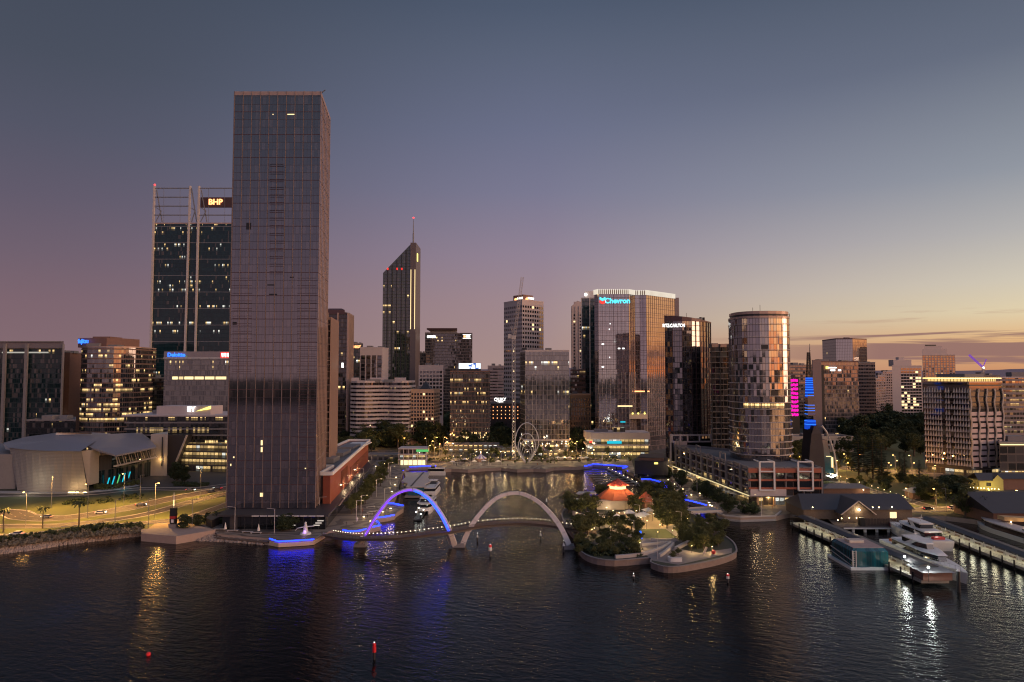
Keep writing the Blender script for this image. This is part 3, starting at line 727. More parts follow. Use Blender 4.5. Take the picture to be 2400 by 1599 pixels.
# plinth of the tower
P = [(PX(522, 281, 8), 281), (-76, 281), (-91, 452), (-112, 452), (-112, 330), (PX(522, 281, 8), 330)]
Mpl = facade('plinth_glass', glass=(.01, .012, .014), frame=(.03, .03, .032), bay=3, floor=6.2, sp=.12, lit=.05, ior=1.6, seed=4, emi=1.5)
T2 = bld('low dark glass plinth with a flat dark canopy under the tall tower', P, 7.4, Mpl, name='podium_building', parapet=0, roof='slate', wall='glass_front')
mb = MB(); mb.prism(offs(P, 1.6), 7.45, 8.2); mb.build('canopy', M['slate'], T2)
mb = MB()
for i in range(9): mb.box(PX(598 + i * 19, 279.2, 7), 279.3, 7.55, 2.9, .25, .4)
mb.build('fascia_panels', M['white'], T2)
mb = MB()
for a, b_ in (((-75.0, 283, 7.75), (-89.6, 452, 7.75)),): mb.bar(a, b_, .22, .25)
mb.build('edge_light', emis('dim_edge_light', (1, .72, .42), .9), T2)
for px, py, s_ in ((706, 1218, 2.4), (764, 1213, 5.0)):
    for k in range(3 if s_ > 3 else 1):
        mb = MB(); p = G3(px, py, 4 + k * .9); mb.box(p.x - k * .4, 280.5, 3.6 + k * .9, s_ * .5, .2, .35); mb.build('lit_sign', MATS.get('dim_sign') or emis('dim_sign', (1, .85, .75), .7), T2)
mb = MB(); mb.prism([(-123, 283), (PX(470, 283, 5), 288), (PX(470, 288, 5), 296), (-123, 310)], 2, 5.2); mb.build('side_canopy', M['slate'], T2)
# tower behind (same family), with the white wall letters
P = [(-112, 345), (PX(774, 345, 60), 345), (PX(790, 372, 60), 372), (-112, 372)]
Mt2 = facade('rear_tower_glass', glass=(.03, .024, .026), frame=(.2, .14, .12), bay=1.6, floor=3.4, lit=.02, ior=2.4, seed=5, wob=.006)
T = bld('slimmer bronze-finned tower half hidden right behind the tall glass skyscraper', P, ZT(748, 345), Mt2, z0=2.2, parapet=1, pmat='fin', fins=[(2.2, .26, .6, 'fin', 3, None, 'bronze_fins', [0, 1])],
        bands=[(26, .5, .15, 'fin', 20, 95, 'floor_bands')])
text('HALL', 3.6, M['e_sign'], T, (PX(786, 352, 58) + .9, 363, ZT(857, 363)), math.atan2(27, PX(790, 372, 60) - PX(774, 345, 60)), 'sign_lettering', .1, .05)
# long terracotta building
P = [(-83.2, 303), (-80, 303), (PX(863, 452, 14), 452), (PX(820, 452, 14), 452), (-104, 326), (-83.5, 326)]
zr = 21.2
T = bld('long terracotta red clad hall with a pale roof edge, running back along the promenade', P, zr, M['terra'], z0=8.0, name='terracotta_building', parapet=0, wall='clad_wall')
mb = MB(); Q = offs(P, .9)
for i in range(len(Q)):
    j = (i + 1) % len(Q); mb.bar((*Q[i], zr + .3), (*Q[j], zr + .3), .8, 1.6)
mb.build('roof_edge', M['white'], T)
for bx in ((-92, 345, zr - .1, 8, 12, 2.4), (-95, 375, zr - .1, 10, 18, 2.0), (-97, 410, zr - .1, 9, 20, 1.6)): mb = MB(); mb.box(*bx); mb.build('plant_room', M['grey'], T)
mb = MB(); mb.box(-96, 430, zr - .1, 12, 22, .5); mb.build('pale_deck', M['white'], T)
a, b_ = Vector((-80, 303)), Vector((PX(863, 452, 14), 452)); d_ = (b_ - a).normalized()
mb = MB()
for (f0, f1, za, zb) in ((.20, .36, 8.5, 18), (.42, .98, 8.6, 15.5)):
    L_ = (b_ - a).length; q0 = a + d_ * L_ * f0; q1 = a + d_ * L_ * f1; nn = Vector((d_.y, -d_.x)) * .12
    mb.face([(*(q0 + nn), za), (*(q1 + nn), za), (*(q1 + nn), zb), (*(q0 + nn), zb)])
mb.build('glass_front', M['glassdk'], T)
mb = MB()
for i in range(46):
    q = a + d_ * (i * 3.25) + Vector((d_.y, -d_.x)) * .2; mb.box(q.x, q.y, 8, .12, .3, 13, 0)
for i in range(8): mb.box(-83 + i * .42, 302.85, 8, .08, .2, 13)
mb.build('cladding_ribs', M['terra'], T)
mb = MB()
for i in range(30):
    q = a + d_ * (6 + i * 4.8) + Vector((d_.y, -d_.x)) * 4.3; mb.box(q.x, q.y, 7.6, .3, 3.6, .2, 0)
mb.bar((-75.2, 300, 7.9), (PX(868, 452, 8), 452, 7.9), .5, .3); mb.build('walkway_beams', M['fin'], T)

# ---- tower with the two open steel crowns
Mb = facade('bhp_glass', glass=(.010, .034, .044), frame=(.012, .03, .038), bay=1.2, floor=3.9, mw=.02, sp=.12, lit=.17, ior=1.42, seed=11, warm=.6, blind=.05, emi=1.3, wob=.004)
YB_ = 640; zr, zc = ZT(524, YB_), ZT(438, YB_)
P = [(PX(355, YB_, 140), YB_), (PX(560, YB_, 140), YB_), (PX(560, YB_, 140), YB_ + 34), (PX(355, YB_, 140), YB_ + 34)]
T = bld('dark office skyscraper with two open steel frame crowns and a red lit sign', P, zr, Mb, name='skyscraper', cat='skyscraper', parapet=.8, pmat='fin',
        bands=[(15.6, .5, .1, 'grey', None, None, 'spandrel_lines')])
def xz(px, py): z = ZT(py, YB_ - 2); return (PX(px, YB_ - 2, z), YB_ - 1.2, z)
mb = MB()
for x0, x1 in ((361, 350), (445, 430), (466, 455)): mb.bar(xz(x0, 436), xz(x1, 900), 1.5, 2.0)
mb.build('steel_columns', M['finw'], T)
mb = MB()
for px0, px1 in ((361, 445), (466, 550)):
    for k, py in enumerate((441, 462, 483, 504)):
        if px0 > 400 and k in (1, 2): continue
        mb.bar(xz(px0, py), xz(px1, py), .8, .9)
    mb.bar(xz(px0 + 5, 445), xz(px0 + 18, 520), .8); mb.bar(xz(px0 + 3, 486), xz(px0 + 16, 494), .6); mb.bar(xz(px0 + 16, 494), xz(px0 + 3, 520), .6)
    mb.bar(xz(px0 + 22, 441), xz(px0 + 22, 522), .25); mb.bar(xz(px0 + 60, 441), xz(px0 + 60, 522), .25)
mb.bar(xz(448, 441), xz(460, 520), .9); mb.bar(xz(448, 487), xz(456, 494), .7); mb.bar(xz(456, 494), xz(448, 520), .7)
mb.build('crown_frame', M['grey'], T)
mb = MB(); a = xz(469, 462); b_ = xz(550, 486); mb.box((a[0] + b_[0]) / 2, YB_ - .6, b_[2], b_[0] - a[0], 1, a[2] - b_[2]); mb.build('sign_board', plain('sign_board', (.06, .03, .03), .6), T)
sign('BHP', 505, 474, YB_ - 1.6, 7.4, 'e_orange', T, bold=.18, ext=.3)
mb = MB(); mb.sphere(xz(362, 433), .9); mb.build('red_beacon', M['e_redlamp'], T)
# letters on the neighbour: office block with blue and red sign
Md = facade('grey_panel_glass', glass=(.10, .095, .095), frame=(.17, .15, .15), bay=1.35, floor=3.9, mw=.12, sp=.12, lit=.16, ior=2.0, seed=21, warm=.95, blind=.5, emi=2.2, blindcol=(.20, .18, .175), rough=.2, wob=.01)
Yd = 520; P = rp(384, 545, Yd, 40, 60)
T = bld('grey glass office with a blue lit name and one fully lit floor', P, ZT(838, Yd), Md, bands=[(3.9, .35, .12, 'concd', 5.9, None, 'floor_bands')])
mb = MB(); mb.prism(offs(P, .3), ZT(839, Yd), ZT(824, Yd)); mb.build('sign_fascia', plain('mauve_fascia', (.28, .24, .25), .5), T)
mb = MB(); mb.prism(offs(P, .5), ZT(840.5, Yd), ZT(838.5, Yd)); mb.build('fascia_trim', M['white'], T)
sign('Deloitte', 413, 832, Yd - .9, 4.0, 'e_signblue', T, bold=.12)
mb = MB(); mb.sphere((PX(437, Yd, 78), Yd - .9, ZT(835, Yd)), .35); mb.build('sign_dot', M['e_green'], T)
mb = MB(); z = ZT(832.5, Yd); mb.box(PX(530, Yd, z), Yd - .8, z - 2.0, 7.5, .4, 4.0); mb.build('red_sign_board', M['e_red'], T)
mb = MB()
for dx_ in (-2.4, -.2, 2.0):
    x = PX(529, Yd, z) + dx_; mb.face([(x - .5, Yd - 1.1, z + 1.5), (x, Yd - 1.1, z - 1.5), (x + 1.1, Yd - 1.1, z - 1.5), (x + 1.1, Yd - 1.1, z + 1.5)])
mb.build('sign_emblem', M['e_sign'], T)
z = ZT(886, Yd); rg = random.Random(2)
for (xa, xb) in ((404, 417), (419, 430), (432, 454), (456, 478), (480, 503), (505, 531)):
    k_ = rg.uniform(.7, 1.25); mb = MB(); mb.box(PX((xa + xb) / 2, Yd, z), Yd - .18, z - 1.1, (xb - xa) / FP * Yd * .95, .1, 2.1); mb.build('lit_window', emis('lit_office_%d' % xa, (1, .72 + .1 * rg.random(), .36), 1.5 * k_), T)
# low office with white letters and yellow beam
Ye = 450; P = rp(296, 548, Ye, 45, 20); zt = ZT(976, Ye)
Mey = facade('ey_glass', glass=(.014, .018, .018), frame=(.02, .02, .02), bay=1.5, floor=4.1, sp=.1, lit=.22, ior=1.6, seed=31, warm=1, emi=1.8)
T = bld('low dark office with thin layered slabs and a lit yellow beam sign on its roof', P, zt, Mey, parapet=.3, bands=[(4.1, .9, 1.0, 'concd', zt - 12.3, zt - 2, 'slab_edges')])
mb = MB(); mb.prism([(PX(288, Ye, 38), Ye - 1.5), (PX(550, Ye, 38), Ye - 3), (PX(550, Ye, 38), Ye + 44), (PX(300, Ye, 38), Ye + 44)], zt, zt + .9); mb.build('roof_slab', M['pink'], T)
mb = MB(); mb.prism([(PX(367, Ye + 4, 40), Ye + 4), (PX(495, Ye + 4, 40), Ye + 3), (PX(495, Ye, 40), Ye + 18), (PX(370, Ye, 40), Ye + 18)], zt + .9, ZT(952, Ye + 4)); mb.build('roof_pavilion', M['pink'], T)
sign('EY', 448, 959.5, Ye + 2.4, 4.6, 'e_sign', T, bold=.16)
mb = MB(); a = (PX(458, Ye + 2, 43), Ye + 2.3, ZT(965, Ye)); b_ = (PX(494, Ye + 2, 43), Ye + 2.3, ZT(951.5, Ye)); c_ = (PX(494, Ye + 2, 43), Ye + 2.3, ZT(959, Ye)); mb.face([a, c_, b_]); mb.build('sign_beam', M['e_yellow'], T)
# lit ground floors under it
Mgf = facade('lit_shopfront', glass=(.05, .04, .03), frame=(.12, .10, .08), bay=2.6, floor=4.4, mw=.07, sp=.22, lit=.62, ior=1.5, seed=33, warm=.92, emi=1.0)
mb = MB(); mb.prism(rp(425, 548, Ye - 2, 10, 6, Y1=Ye - 8), 2.2, ZT(1037, Ye)); mb.build('lit_lower_floors', Mgf, T)
# far left dark glass block
Yl = 560; P = rp(-90, 147, Yl, 50, 60)
Ml1 = facade('dark_reflective', glass=(.010, .026, .030), frame=(.02, .032, .034), bay=1.6, floor=4.0, mw=.03, sp=.16, lit=.18, ior=1.4, seed=41, warm=.7, emi=1.6)
T = bld('wide dark glass block with tall pale columns at the left edge of the photo', P, ZT(816, Yl), Ml1, parapet=.5)
mb = MB(); mb.prism(rp(-90, 146.5, Yl - 1, 30, 60), ZT(816, Yl), ZT(800, Yl)); mb.build('screen_band', plain('mauve_screen', (.20, .17, .18), .6), T)
mb = MB()
for px in (-60, 8, 59, 145): mb.box(PX(px, Yl - 2, 50), Yl - 2, 2, 2.2 if px < 140 else 1.0, 1.8, ZT(806, Yl) - 2)
mb.bar((PX(-90, Yl, 90), Yl - 2, ZT(801, Yl)), (PX(147, Yl, 90), Yl - 2, ZT(801, Yl)), .6, .8); mb.build('tall_columns', M['concd'], T)
mb = MB(); z = ZT(828, Yl); mb.box(PX(60, Yl, z), Yl - .5, z, 38, .3, 1.1); mb.build('lit_strip', emis('dim_strip', (.9, .85, .75), .5), T)
P = rp(147, 162, 600, 30, 60); bld('narrow dark slab squeezed between the glass block and the drum-shaped office', P, ZT(826, 600), M['brick'], parapet=.5, wall='wall')
# drum office with blue sign
Yf = 560
P = []
for k in range(13):
    a_ = math.pi * (1.08 + .84 * k / 12); P.append((PX(230, Yf, 60) + 25.5 * math.cos(a_), Yf + 24 + 24 * math.sin(a_)))
P += [(PX(297, Yf, 60), Yf + 45), (PX(160, Yf, 60), Yf + 45)]
Mf = facade('drum_glass', glass=(.018, .02, .024), frame=(.24, .18, .15), bay=1.7, floor=4.0, mw=.04, sp=.18, lit=.30, ior=2.1, seed=51, warm=.97, emi=1.7, blind=.15)
T = bld('drum-shaped office with bronze floor bands, many lit windows and a blue sign on its crown', P, ZT(813, Yf), Mf, parapet=.6, pmat='fin', bands=[(4.0, .55, .25, 'brick', 6.0, None, 'bronze_bands')])
Q = [(PX(x, Yf + 6 + dy_, 92), Yf + 6 + dy_) for x, dy_ in ((183, 6), (204, 2), (250, 0), (284, 8))] + [(PX(284, Yf + 6, 92), Yf + 34), (PX(183, Yf + 6, 92), Yf + 34)]
mb = MB(); mb.prism(Q, ZT(813, Yf) - .2, ZT(791, Yf)); mb.build('crown', M['brick'], T)
mb = MB(); mb.prism([(PX(212, Yf + 7, 95), Yf + 10), (PX(253, Yf + 7, 95), Yf + 10), (PX(253, Yf + 7, 95), Yf + 28), (PX(212, Yf + 7, 95), Yf + 28)], ZT(791, Yf) - .2, ZT(787.5, Yf)); mb.build('crown_cap', M['brick'], T)
sign('fujitsu', 195, 800, Yf + 6, 5.0, 'e_signblue', T, rz=-.35, bold=.15)
# far pale stepped block and its little crane
P = rp(308, 345, 900, 30, 60); T = bld('small pale stepped block far back between the drum office and the steel-crowned tower', P, ZT(836, 900), M['cream'], parapet=0, wall='wall')
mb = MB(); mb.prism(rp(326, 345, 900.5, 20, 60), ZT(836, 900) - .3, ZT(822, 900)); mb.box(PX(326, 899.8, 60), 899.8, ZT(840, 900) - 4, 17, .3, 5); mb.build('upper_step', M['cream'], T)
mb = MB(); mb.box(PX(324, 899.6, 60), 899.7, ZT(841, 900), 17, .3, 4.5); mb.build('louvre_band', M['black'], T)
Mdk = facade('black_block', glass=(.008, .012, .014), frame=(.012, .014, .016), bay=2, floor=3.8, lit=.10, ior=1.4, seed=61, warm=.95, emi=1.5)
bld('low black block left of the grey office with the blue name', rp(281, 384, 600, 40, 40), ZT(886, 600), Mdk, parapet=.5)
bld('squat dark block with a thin roof behind the convention hall at far left', rp(60, 175, 470, 30, 10), ZT(985, 470), Mdk, parapet=.5)

# ---- brown finned tower
Yn = 620; P = [(PX(768, Yn, 90), Yn), (PX(815, Yn, 90), Yn), (PX(826, Yn + 30, 90), Yn + 30), (PX(768, Yn, 90), Yn + 30)]
Mbr = facade('brown_tower_glass', glass=(.012, .012, .014), frame=(.06, .045, .04), bay=2, floor=3.8, lit=.13, ior=1.7, seed=71, warm=.95, emi=2.2)
T = bld('dark brown tower with thick vertical ribs and a chamfered top, right of the tallest tower', P, ZT(735, Yn), Mbr, parapet=.8, pmat='copper', fins=[(7.5, 1.2, 1.4, 'fin', None, None, 'ribs', [0]), (4.0, 1.0, 1.2, 'fin', None, None, 'side_ribs', [1])])
mb = MB(); zz = ZT(735, Yn); mb.prism(rp(768, 808, Yn + 3, 22, 120), zz - .3, zz + 3.5, top=rp(768, 808, Yn + 3, 22, 120)); mb.prism(rp(768, 808, Yn + 3, 22, 120), zz + 3.5, ZT(722, Yn), top=rp(770, 801, Yn + 5, 18, 120)); mb.build('crown', M['copper'], T)
# small glass block + concrete-columned office
Mgb = facade('small_glass_block', glass=(.015, .03, .03), frame=(.04, .05, .05), bay=2, floor=3.8, lit=.3, ior=1.6, seed=73, warm=.3, emi=2)
T = bld('slim teal glass block with a small orange lit sign right of the ribbed tower', rp(822, 850, 760, 20, 70), ZT(806, 760), Mgb, parapet=.8)
sign('quest', 832, 812, 759, 6, 'e_orange', T, bold=.1)
T = bld('pale concrete office with dark bays between heavy columns, behind the curved banded block', [(PX(843, 680, 60), 680), (PX(896, 680, 60), 680), (PX(910, 705, 60), 705), (PX(843, 680, 60), 705)], ZT(815, 680), M['pink'], parapet=.5, pmat='pink', wall='wall')
for i in range(4):
    mb = MB(); x = PX(850 + i * 13, 679.8, 60); mb.box(x, 679.9, ZT(905, 680), 4.2, .3, ZT(833, 680) - ZT(905, 680)); mb.build('dark_bay', facade('bay_glass%d' % i, glass=(.012, .012, .016), frame=(.10, .08, .08), bay=9, floor=3.8, sp=.25, lit=.06, seed=80 + i) , T)
# curved white banded block
Yw = 600; xs = [819, 835, 855, 872, 884, 896, 908, 924, 942, 957]; ys = [6, 1, 0, 3, 6, 6.5, 6, 2, 0, 3]
P = [(PX(x, Yw, 40), Yw + y) for x, y in zip(xs, ys)] + [(PX(957, Yw, 40), Yw + 40), (PX(819, Yw, 40), Yw + 40)]
Mw = facade('white_band_wall', glass=(.02, .016, .02), frame=(.07, .05, .055), bay=1.5, floor=3.55, mw=.06, sp=.02, lit=.14, ior=1.7, seed=91, warm=.95, emi=1.8)
T = bld('wavy white banded office block above the trees left of the basin', P, ZT(896, Yw), Mw, parapet=1.2, pmat='pink', bands=[(3.55, 1.9, .6, 'pink', 4.6, None, 'white_bands')])
mb = MB(); zz = ZT(896, Yw); [(MB().prism(rp(xa, xb, Yw + dy_, 14, 70), zz - .2, ZT(885.5, Yw))).build('plant_room', M['pink'], T) for xa, xb, dy_ in ((824, 842, 6), (867, 908, 10), (925, 952, 8))]
# slanted-top spire tower
Yc = 806; cz = lambda py: ZT(py, Yc); cxp = lambda px, z=150: PX(px, Yc, z)
Mc = facade('spire_tower_glass', glass=(.03, .045, .030), frame=(.07, .085, .05), bay=2.4, floor=3.9, mw=.07, sp=.14, lit=.14, ior=1.9, seed=101, warm=.9, emi=2.0, blind=.1)
T = thing('skyscraper', 'tall slender skyscraper with a steep slanted top and a needle spire in the middle distance', 'skyscraper', (cxp(930), Yc, 2))
xl, xm, xr = cxp(897), cxp(962), cxp(975); z1_, z2_ = cz(640), cz(572)
mb = MB(); H0 = 2
def vq(mb, a, b_, za0, za1, zb0, zb1): # wall quad with metre uv
    L_ = math.dist(a, b_); mb.face([(*a, za0), (*b_, zb0), (*b_, zb1), (*a, za1)], [(0, za0), (L_, zb0), (L_, zb1), (0, za1)])
vq(mb, (xl, Yc), (xm, Yc), H0, z1_, H0, z1_); vq(mb, (xm, Yc + 38), (xl, Yc + 38), H0, z1_, H0, z1_); vq(mb, (xl, Yc + 38), (xl, Yc), H0, z1_, H0, z1_)
mb.face([(xl, Yc, z1_), (xm, Yc, z1_), (xm, Yc, z2_)], [(0, 0), (xm - xl, 0), (xm - xl, z2_ - z1_)]); mb.face([(xm, Yc + 38, z1_), (xl, Yc + 38, z1_), (xm, Yc + 38, z2_)], [(0, 0), (30, 0), (0, 30)])
mb.face([(xl, Yc, z1_), (xm, Yc, z2_), (xm, Yc + 38, z2_), (xl, Yc + 38, z1_)], [(0, 0), (40, 0), (40, 38), (0, 38)]); mb.build('curtain_wall', Mc, T)
mb = MB()
for k in range(1, 6): x = xl + (xm - xl) * k / 6; mb.box(x, Yc - .4, 2, 1.0, .9, z1_ + (z2_ - z1_) * k / 6 - 4)
mb.build('piers', M['dark'], T)
mb = MB(); mb.box((xm + xr) / 2, Yc + 17, 2, xr - xm, 40, cz(570) - 2); mb.build('core_wall', plain('core_stone', (.13, .10, .10), .5), T)
for px in (963.6, 973): mb = MB(); mb.box(cxp(px), Yc - 3.4, cz(772), .6, .6, cz(633) - cz(772)); mb.build('light_column', M['e_soft'], T)
mb = MB(); mb.box(cxp(975.8, 180), Yc + 8, cz(610), 1.0, 5, cz(592) - cz(610)); mb.build('side_sign', M['e_yellow'], T)
mb = MB(); mb.tube([(cxp(966), Yc + 6, cz(572)), (cxp(966), Yc + 6, cz(545))], .9, 6); mb.tube([(cxp(966), Yc + 6, cz(545)), (cxp(966), Yc + 6, cz(509))], [.6, .25], 6); mb.build('spire', M['grey'], T)
mb = MB(); mb.sphere((cxp(966), Yc + 6, cz(508)), .9); mb.build('beacon', M['e_redlamp'], T)
for px in (908, 930, 941): mb = MB(); mb.box(cxp(px), Yc - .6, cz(633), 1.6, .5, 2.4); mb.build('red_light', M['e_red'], T)
# office with overhanging roof slab
Yo = 900; P = [(PX(996, Yo, 90), Yo), (PX(1071, Yo, 90), Yo), (PX(1071, Yo, 90), Yo + 40), (PX(996, Yo, 90), Yo + 40)]
Mo = facade('slab_office_glass', glass=(.03, .03, .036), frame=(.10, .09, .095), bay=1.8, floor=3.9, lit=.16, ior=1.9, seed=111, warm=.85, emi=2.2)
T = bld('grey glass office with an overhanging roof slab and two white signs beyond the billboard', P, ZT(780, Yo), Mo, parapet=.5, bands=[(3.9, .4, .2, 'concd', 6, None, 'floor_bands')])
mb = MB(); mb.prism(rp(1008, 1070.5, Yo + 2, 30, 110), ZT(780, Yo) - .2, ZT(773, Yo)); mb.build('upper_floor', M['concd'], T)
mb = MB(); mb.prism(rp(1000, 1071.5, Yo - 3, 40, 110), ZT(773, Yo), ZT(769.5, Yo)); mb.build('roof_slab', M['copper'], T)
mb = MB(); z = ZT(789.5, Yo); mb.box(PX(1011, Yo, z), Yo - .6, z - 1.5, 11, .4, 3.0); mb.build('lit_panel', M['e_sign'], T)
mb = MB(); mb.prism(rp(1071.2, 1107, Yo + 4, 30, 90), 2, ZT(780, Yo)); mb.build('side_wing', facade('wing_glass', glass=(.05, .045, .05), frame=(.13, .11, .115), bay=1.8, floor=3.9, lit=.06, seed=113, warm=.2, emi=2.5), T)
z = ZT(788.5, Yo)
mb = MB(); mb.box(PX(1094, Yo, z), Yo + 3.4, z - 2.8, 11, .4, 5.6); mb.build('sign_board', M['black'], T)
for dz_ in (-2.3, 2.3):
    mb = MB(); mb.box(PX(1094, Yo, z), Yo + 3.1, z + dz_ - .35, 11, .3, .7); mb.build('sign_bar', M['e_sign'], T)
mb = MB(); mb.box(PX(1096.5, Yo, z), Yo + 3.1, z - 1.1, 5.6, .3, 2.2); mb.build('sign_lettering', M['e_sign'], T)
mb = MB(); mb.box(PX(1088.5, Yo, z), Yo + 3.1, z - 1.3, 2.6, .3, 2.6); mb.build('sign_emblem', M['e_orange'], T)
bld('small dark grey block between the spire tower and the roof-slab office', rp(976, 998, 880, 30, 70), ZT(827, 880), Mo, parapet=.4)
# pale grid block and tan block with pyramid
T = bld('pale grid-fronted office behind the tan block with the pyramid roof', rp(981, 1039, 740, 30, 50), ZT(857, 740), M['pink'], parapet=.5, pmat='pink', wall='wall')
winds(T, (PX(983, 740, 50), 740), (PX(1037, 740, 50), 740), ZT(975, 740), ZT(868, 740), 7, 12, .72, .62, litf=.04, seed=4)
Yt = 612; P = [(PX(963, Yt, 40), Yt), (PX(1017, Yt, 40), Yt), (PX(1031, Yt + 24, 40), Yt + 24), (PX(963, Yt, 40), Yt + 24)]
T = bld('tan stone grid office with a small dark pyramid roof, left of centre', P, ZT(914, Yt), M['tan'], parapet=.6, pmat='tan', wall='wall')
winds(T, P[0], P[1], 8, ZT(920, Yt), 8, 13, .62, .62, litf=.06, seed=6)
winds(T, P[1], P[2], 8, ZT(920, Yt), 3, 13, .5, .62, litf=.05, seed=7, limit=100)
mb = MB(); mb.cone((PX(998, Yt + 12, 55), Yt + 12, ZT(914, Yt) - .3), 7.6, 0, ZT(893, Yt) - ZT(914, Yt) + .3, 4, math.pi / 4); mb.build('pyramid_roof', M['slate'], T)
# dark banded block with billboard
Yk = 580; P = rp(1055, 1148, Yk, 30, 40)
Mk = facade('banded_block', glass=(.035, .032, .03), frame=(.13, .11, .10), bay=1.2, floor=3.75, mw=.14, sp=.22, lit=.22, ior=1.7, seed=121, warm=.97, emi=1.7, blind=.2)
T = bld('dark banded office with a bright blue and white billboard on its roof', P, ZT(871, Yk), Mk, parapet=.7, pmat='brick', bands=[(3.75, .5, .35, 'brick', 5.5, None, 'floor_bands')])
za, zb = ZT(864.5, Yk), ZT(851.5, Yk)
mb = MB(); mb.box(PX(1100.5, Yk, 68), Yk + 3, ZT(871, Yk) - .2, 19, 1.2, zb - ZT(871, Yk) + .4); mb.build('billboard_frame', M['dark'], T)
def bill_mat():
    m_, t = newmat('billboard_screen'); co = t.n('ShaderNodeTexCoord').outputs['Object']
    n1 = t.noise(co, .22, 3, .6, 1.5); x, y, z = t.sep(co)
    f = t.m('MULTIPLY', t.m('GREATER_THAN', n1, .56), t.m('GREATER_THAN', x, PX(1100.5, Yk, 68) - sum(p[0] for p in P) / 4 - 1))
    c_ = t.mix(f, (.86, .93, 1.0), (.03, .10, .45)); e = t.n('ShaderNodeEmission'); t.put(e.inputs[0], c_); e.inputs[1].default_value = 1.5; out(t, e.outputs[0]); return m_
mb = MB(); mb.box(PX(1100.5, Yk, 68), Yk + 2.2, za, 18.6, .3, zb - za); mb.build('billboard_screen', bill_mat(), T)
bld('pale pink banded slab just left of the crane mast', rp(1143, 1181, 800, 30, 60), ZT(858, 800), facade('pink_band', glass=(.04, .02, .025), frame=(.42, .33, .32), bay=6, floor=3.6, mw=.02, sp=.62, lit=.03, seed=131, frough=.8), parapet=.6, pmat='pink')
Yq = 640; T = bld('dark hotel front dotted with rows of amber lamps under a white lit name', rp(1150, 1222, Yq, 25, 30), ZT(945, Yq), plain('hotel_wall', (.05, .04, .045), .6), parapet=.5, wall='wall')
sign('QUAY', 1172, 936.5, Yq - .4, 4.0, 'e_sign', T, bold=.1); sign('PERTH', 1173, 941.8, Yq - .4, 1.7, 'e_sign', T, bold=.1)
base = None
for r_ in range(4):
    for k in range(7):
        x, z = PX(1156 + k * 9.6, Yq - .5, 30), ZT(954 + r_ * 8.7, Yq)
        mb = MB(); mb.sphere((x, Yq - .4, z), .42, 6, 4); mb.build('wall_lamp', M['e_orange'], T)
# bank tower, two faces
Yz = 660; P = [(PX(1224, Yz, 90), Yz), (PX(1274, Yz + 22, 90), Yz + 22), (PX(1228, Yz + 50, 90), Yz + 50), (PX(1181, Yz + 28, 90), Yz + 28)]
Pc = ccw(P); zt = ZT(706, Yz + 10)
T = bld('concrete tower gridded with small square windows, red and white signs on top', P, zt, M['pink'], parapet=.8, pmat='pink', wall='wall')
i0 = min(range(4), key=lambda i: Pc[i][1]); pF, pR, pL = Pc[i0], Pc[(i0 + 1) % 4], Pc[i0 - 1]
winds(T, pF, pR, 30, zt - 4, 9, 24, .62, .52, litf=.04, seed=9, limit=60)
winds(T, pL, pF, 30, zt - 4, 9, 24, .62, .52, litf=.03, seed=10, limit=100)
mb = MB(); cx_, cy2 = PX(1226, Yz + 14, 130), Yz + 20
a1 = math.atan2(22, pR[0] - pF[0]); mb.prism([(PX(1226, Yz + 6, 130), Yz + 6), (PX(1249, Yz + 16, 130), Yz + 16), (PX(1226, Yz + 30, 130), Yz + 30), (PX(1203, Yz + 18, 130), Yz + 18)], zt - .3, ZT(691.5, Yz + 10)); mb.build('crown', M['brick'], T)
zz = ZT(699, Yz)
rL_ = math.atan2(-12, PX(1226, Yz + 6, 130) - PX(1203, Yz + 18, 130)); rR_ = math.atan2(10, PX(1249, Yz + 16, 130) - PX(1226, Yz + 6, 130))
for (px, rz_, yy) in ((1209, rL_, Yz + 13.5), (1235, rR_, Yz + 8.8)):
    mb = MB(); x = PX(px, yy, 130); mb.tube([(x, yy - .3, zz), (x, yy - .9, zz)], 1.5, 10); mb.build('sign_emblem', M['e_orange'], T)
    text('中国银行', 2.3, M['e_sign'], T, (PX(px + 9.5, yy, 130), yy + (-3.6 if px < 1220 else 3.2) - .6, zz + .8), rz_, 'sign_lettering', .1, .03)
    text('BANK OF CHINA', 1.0, M['e_sign'], T, (PX(px + 9.5, yy, 130), yy + (-3.6 if px < 1220 else 3.2) - .6, zz - 1.2), rz_, 'sign_lettering', .1, .03)
# glass office with a mirrored top (centre)
Yg = 545; P = [(PX(1231, Yg, 50), Yg), (PX(1334, Yg, 50), Yg), (PX(1334, Yg, 50), Yg + 30), (PX(1219, Yg + 22, 50), Yg + 22)]
Mg = facade('centre_glass', glass=(.07, .062, .06), frame=(.24, .20, .19), bay=1.5, floor=3.9, mw=.05, sp=.12, lit=.2, ior=2.3, seed=141, warm=.75, emi=1.6, blind=.35, blindcol=(.16, .14, .13), wob=.002)
T = bld('boxy mirrored glass office in the centre with white mullions, behind the oval loop sculpture', P, ZT(823, Yg), Mg, parapet=.9, pmat='pink', fins=[(3.0, .2, .5, 'finw', 12, ZT(876, Yg), 'mullion_fins', [0])], plant=[(-10, 5, 7, 6, 2.6), (3, 6, 5, 5, 3), (-17, 4, 4, 5, 3.2, 'dark')])
mb = MB(); mb.prism(offs(P, .6), ZT(1033, Yg), ZT(1030, Yg)); mb.build('lobby_canopy', M['pink'], T)
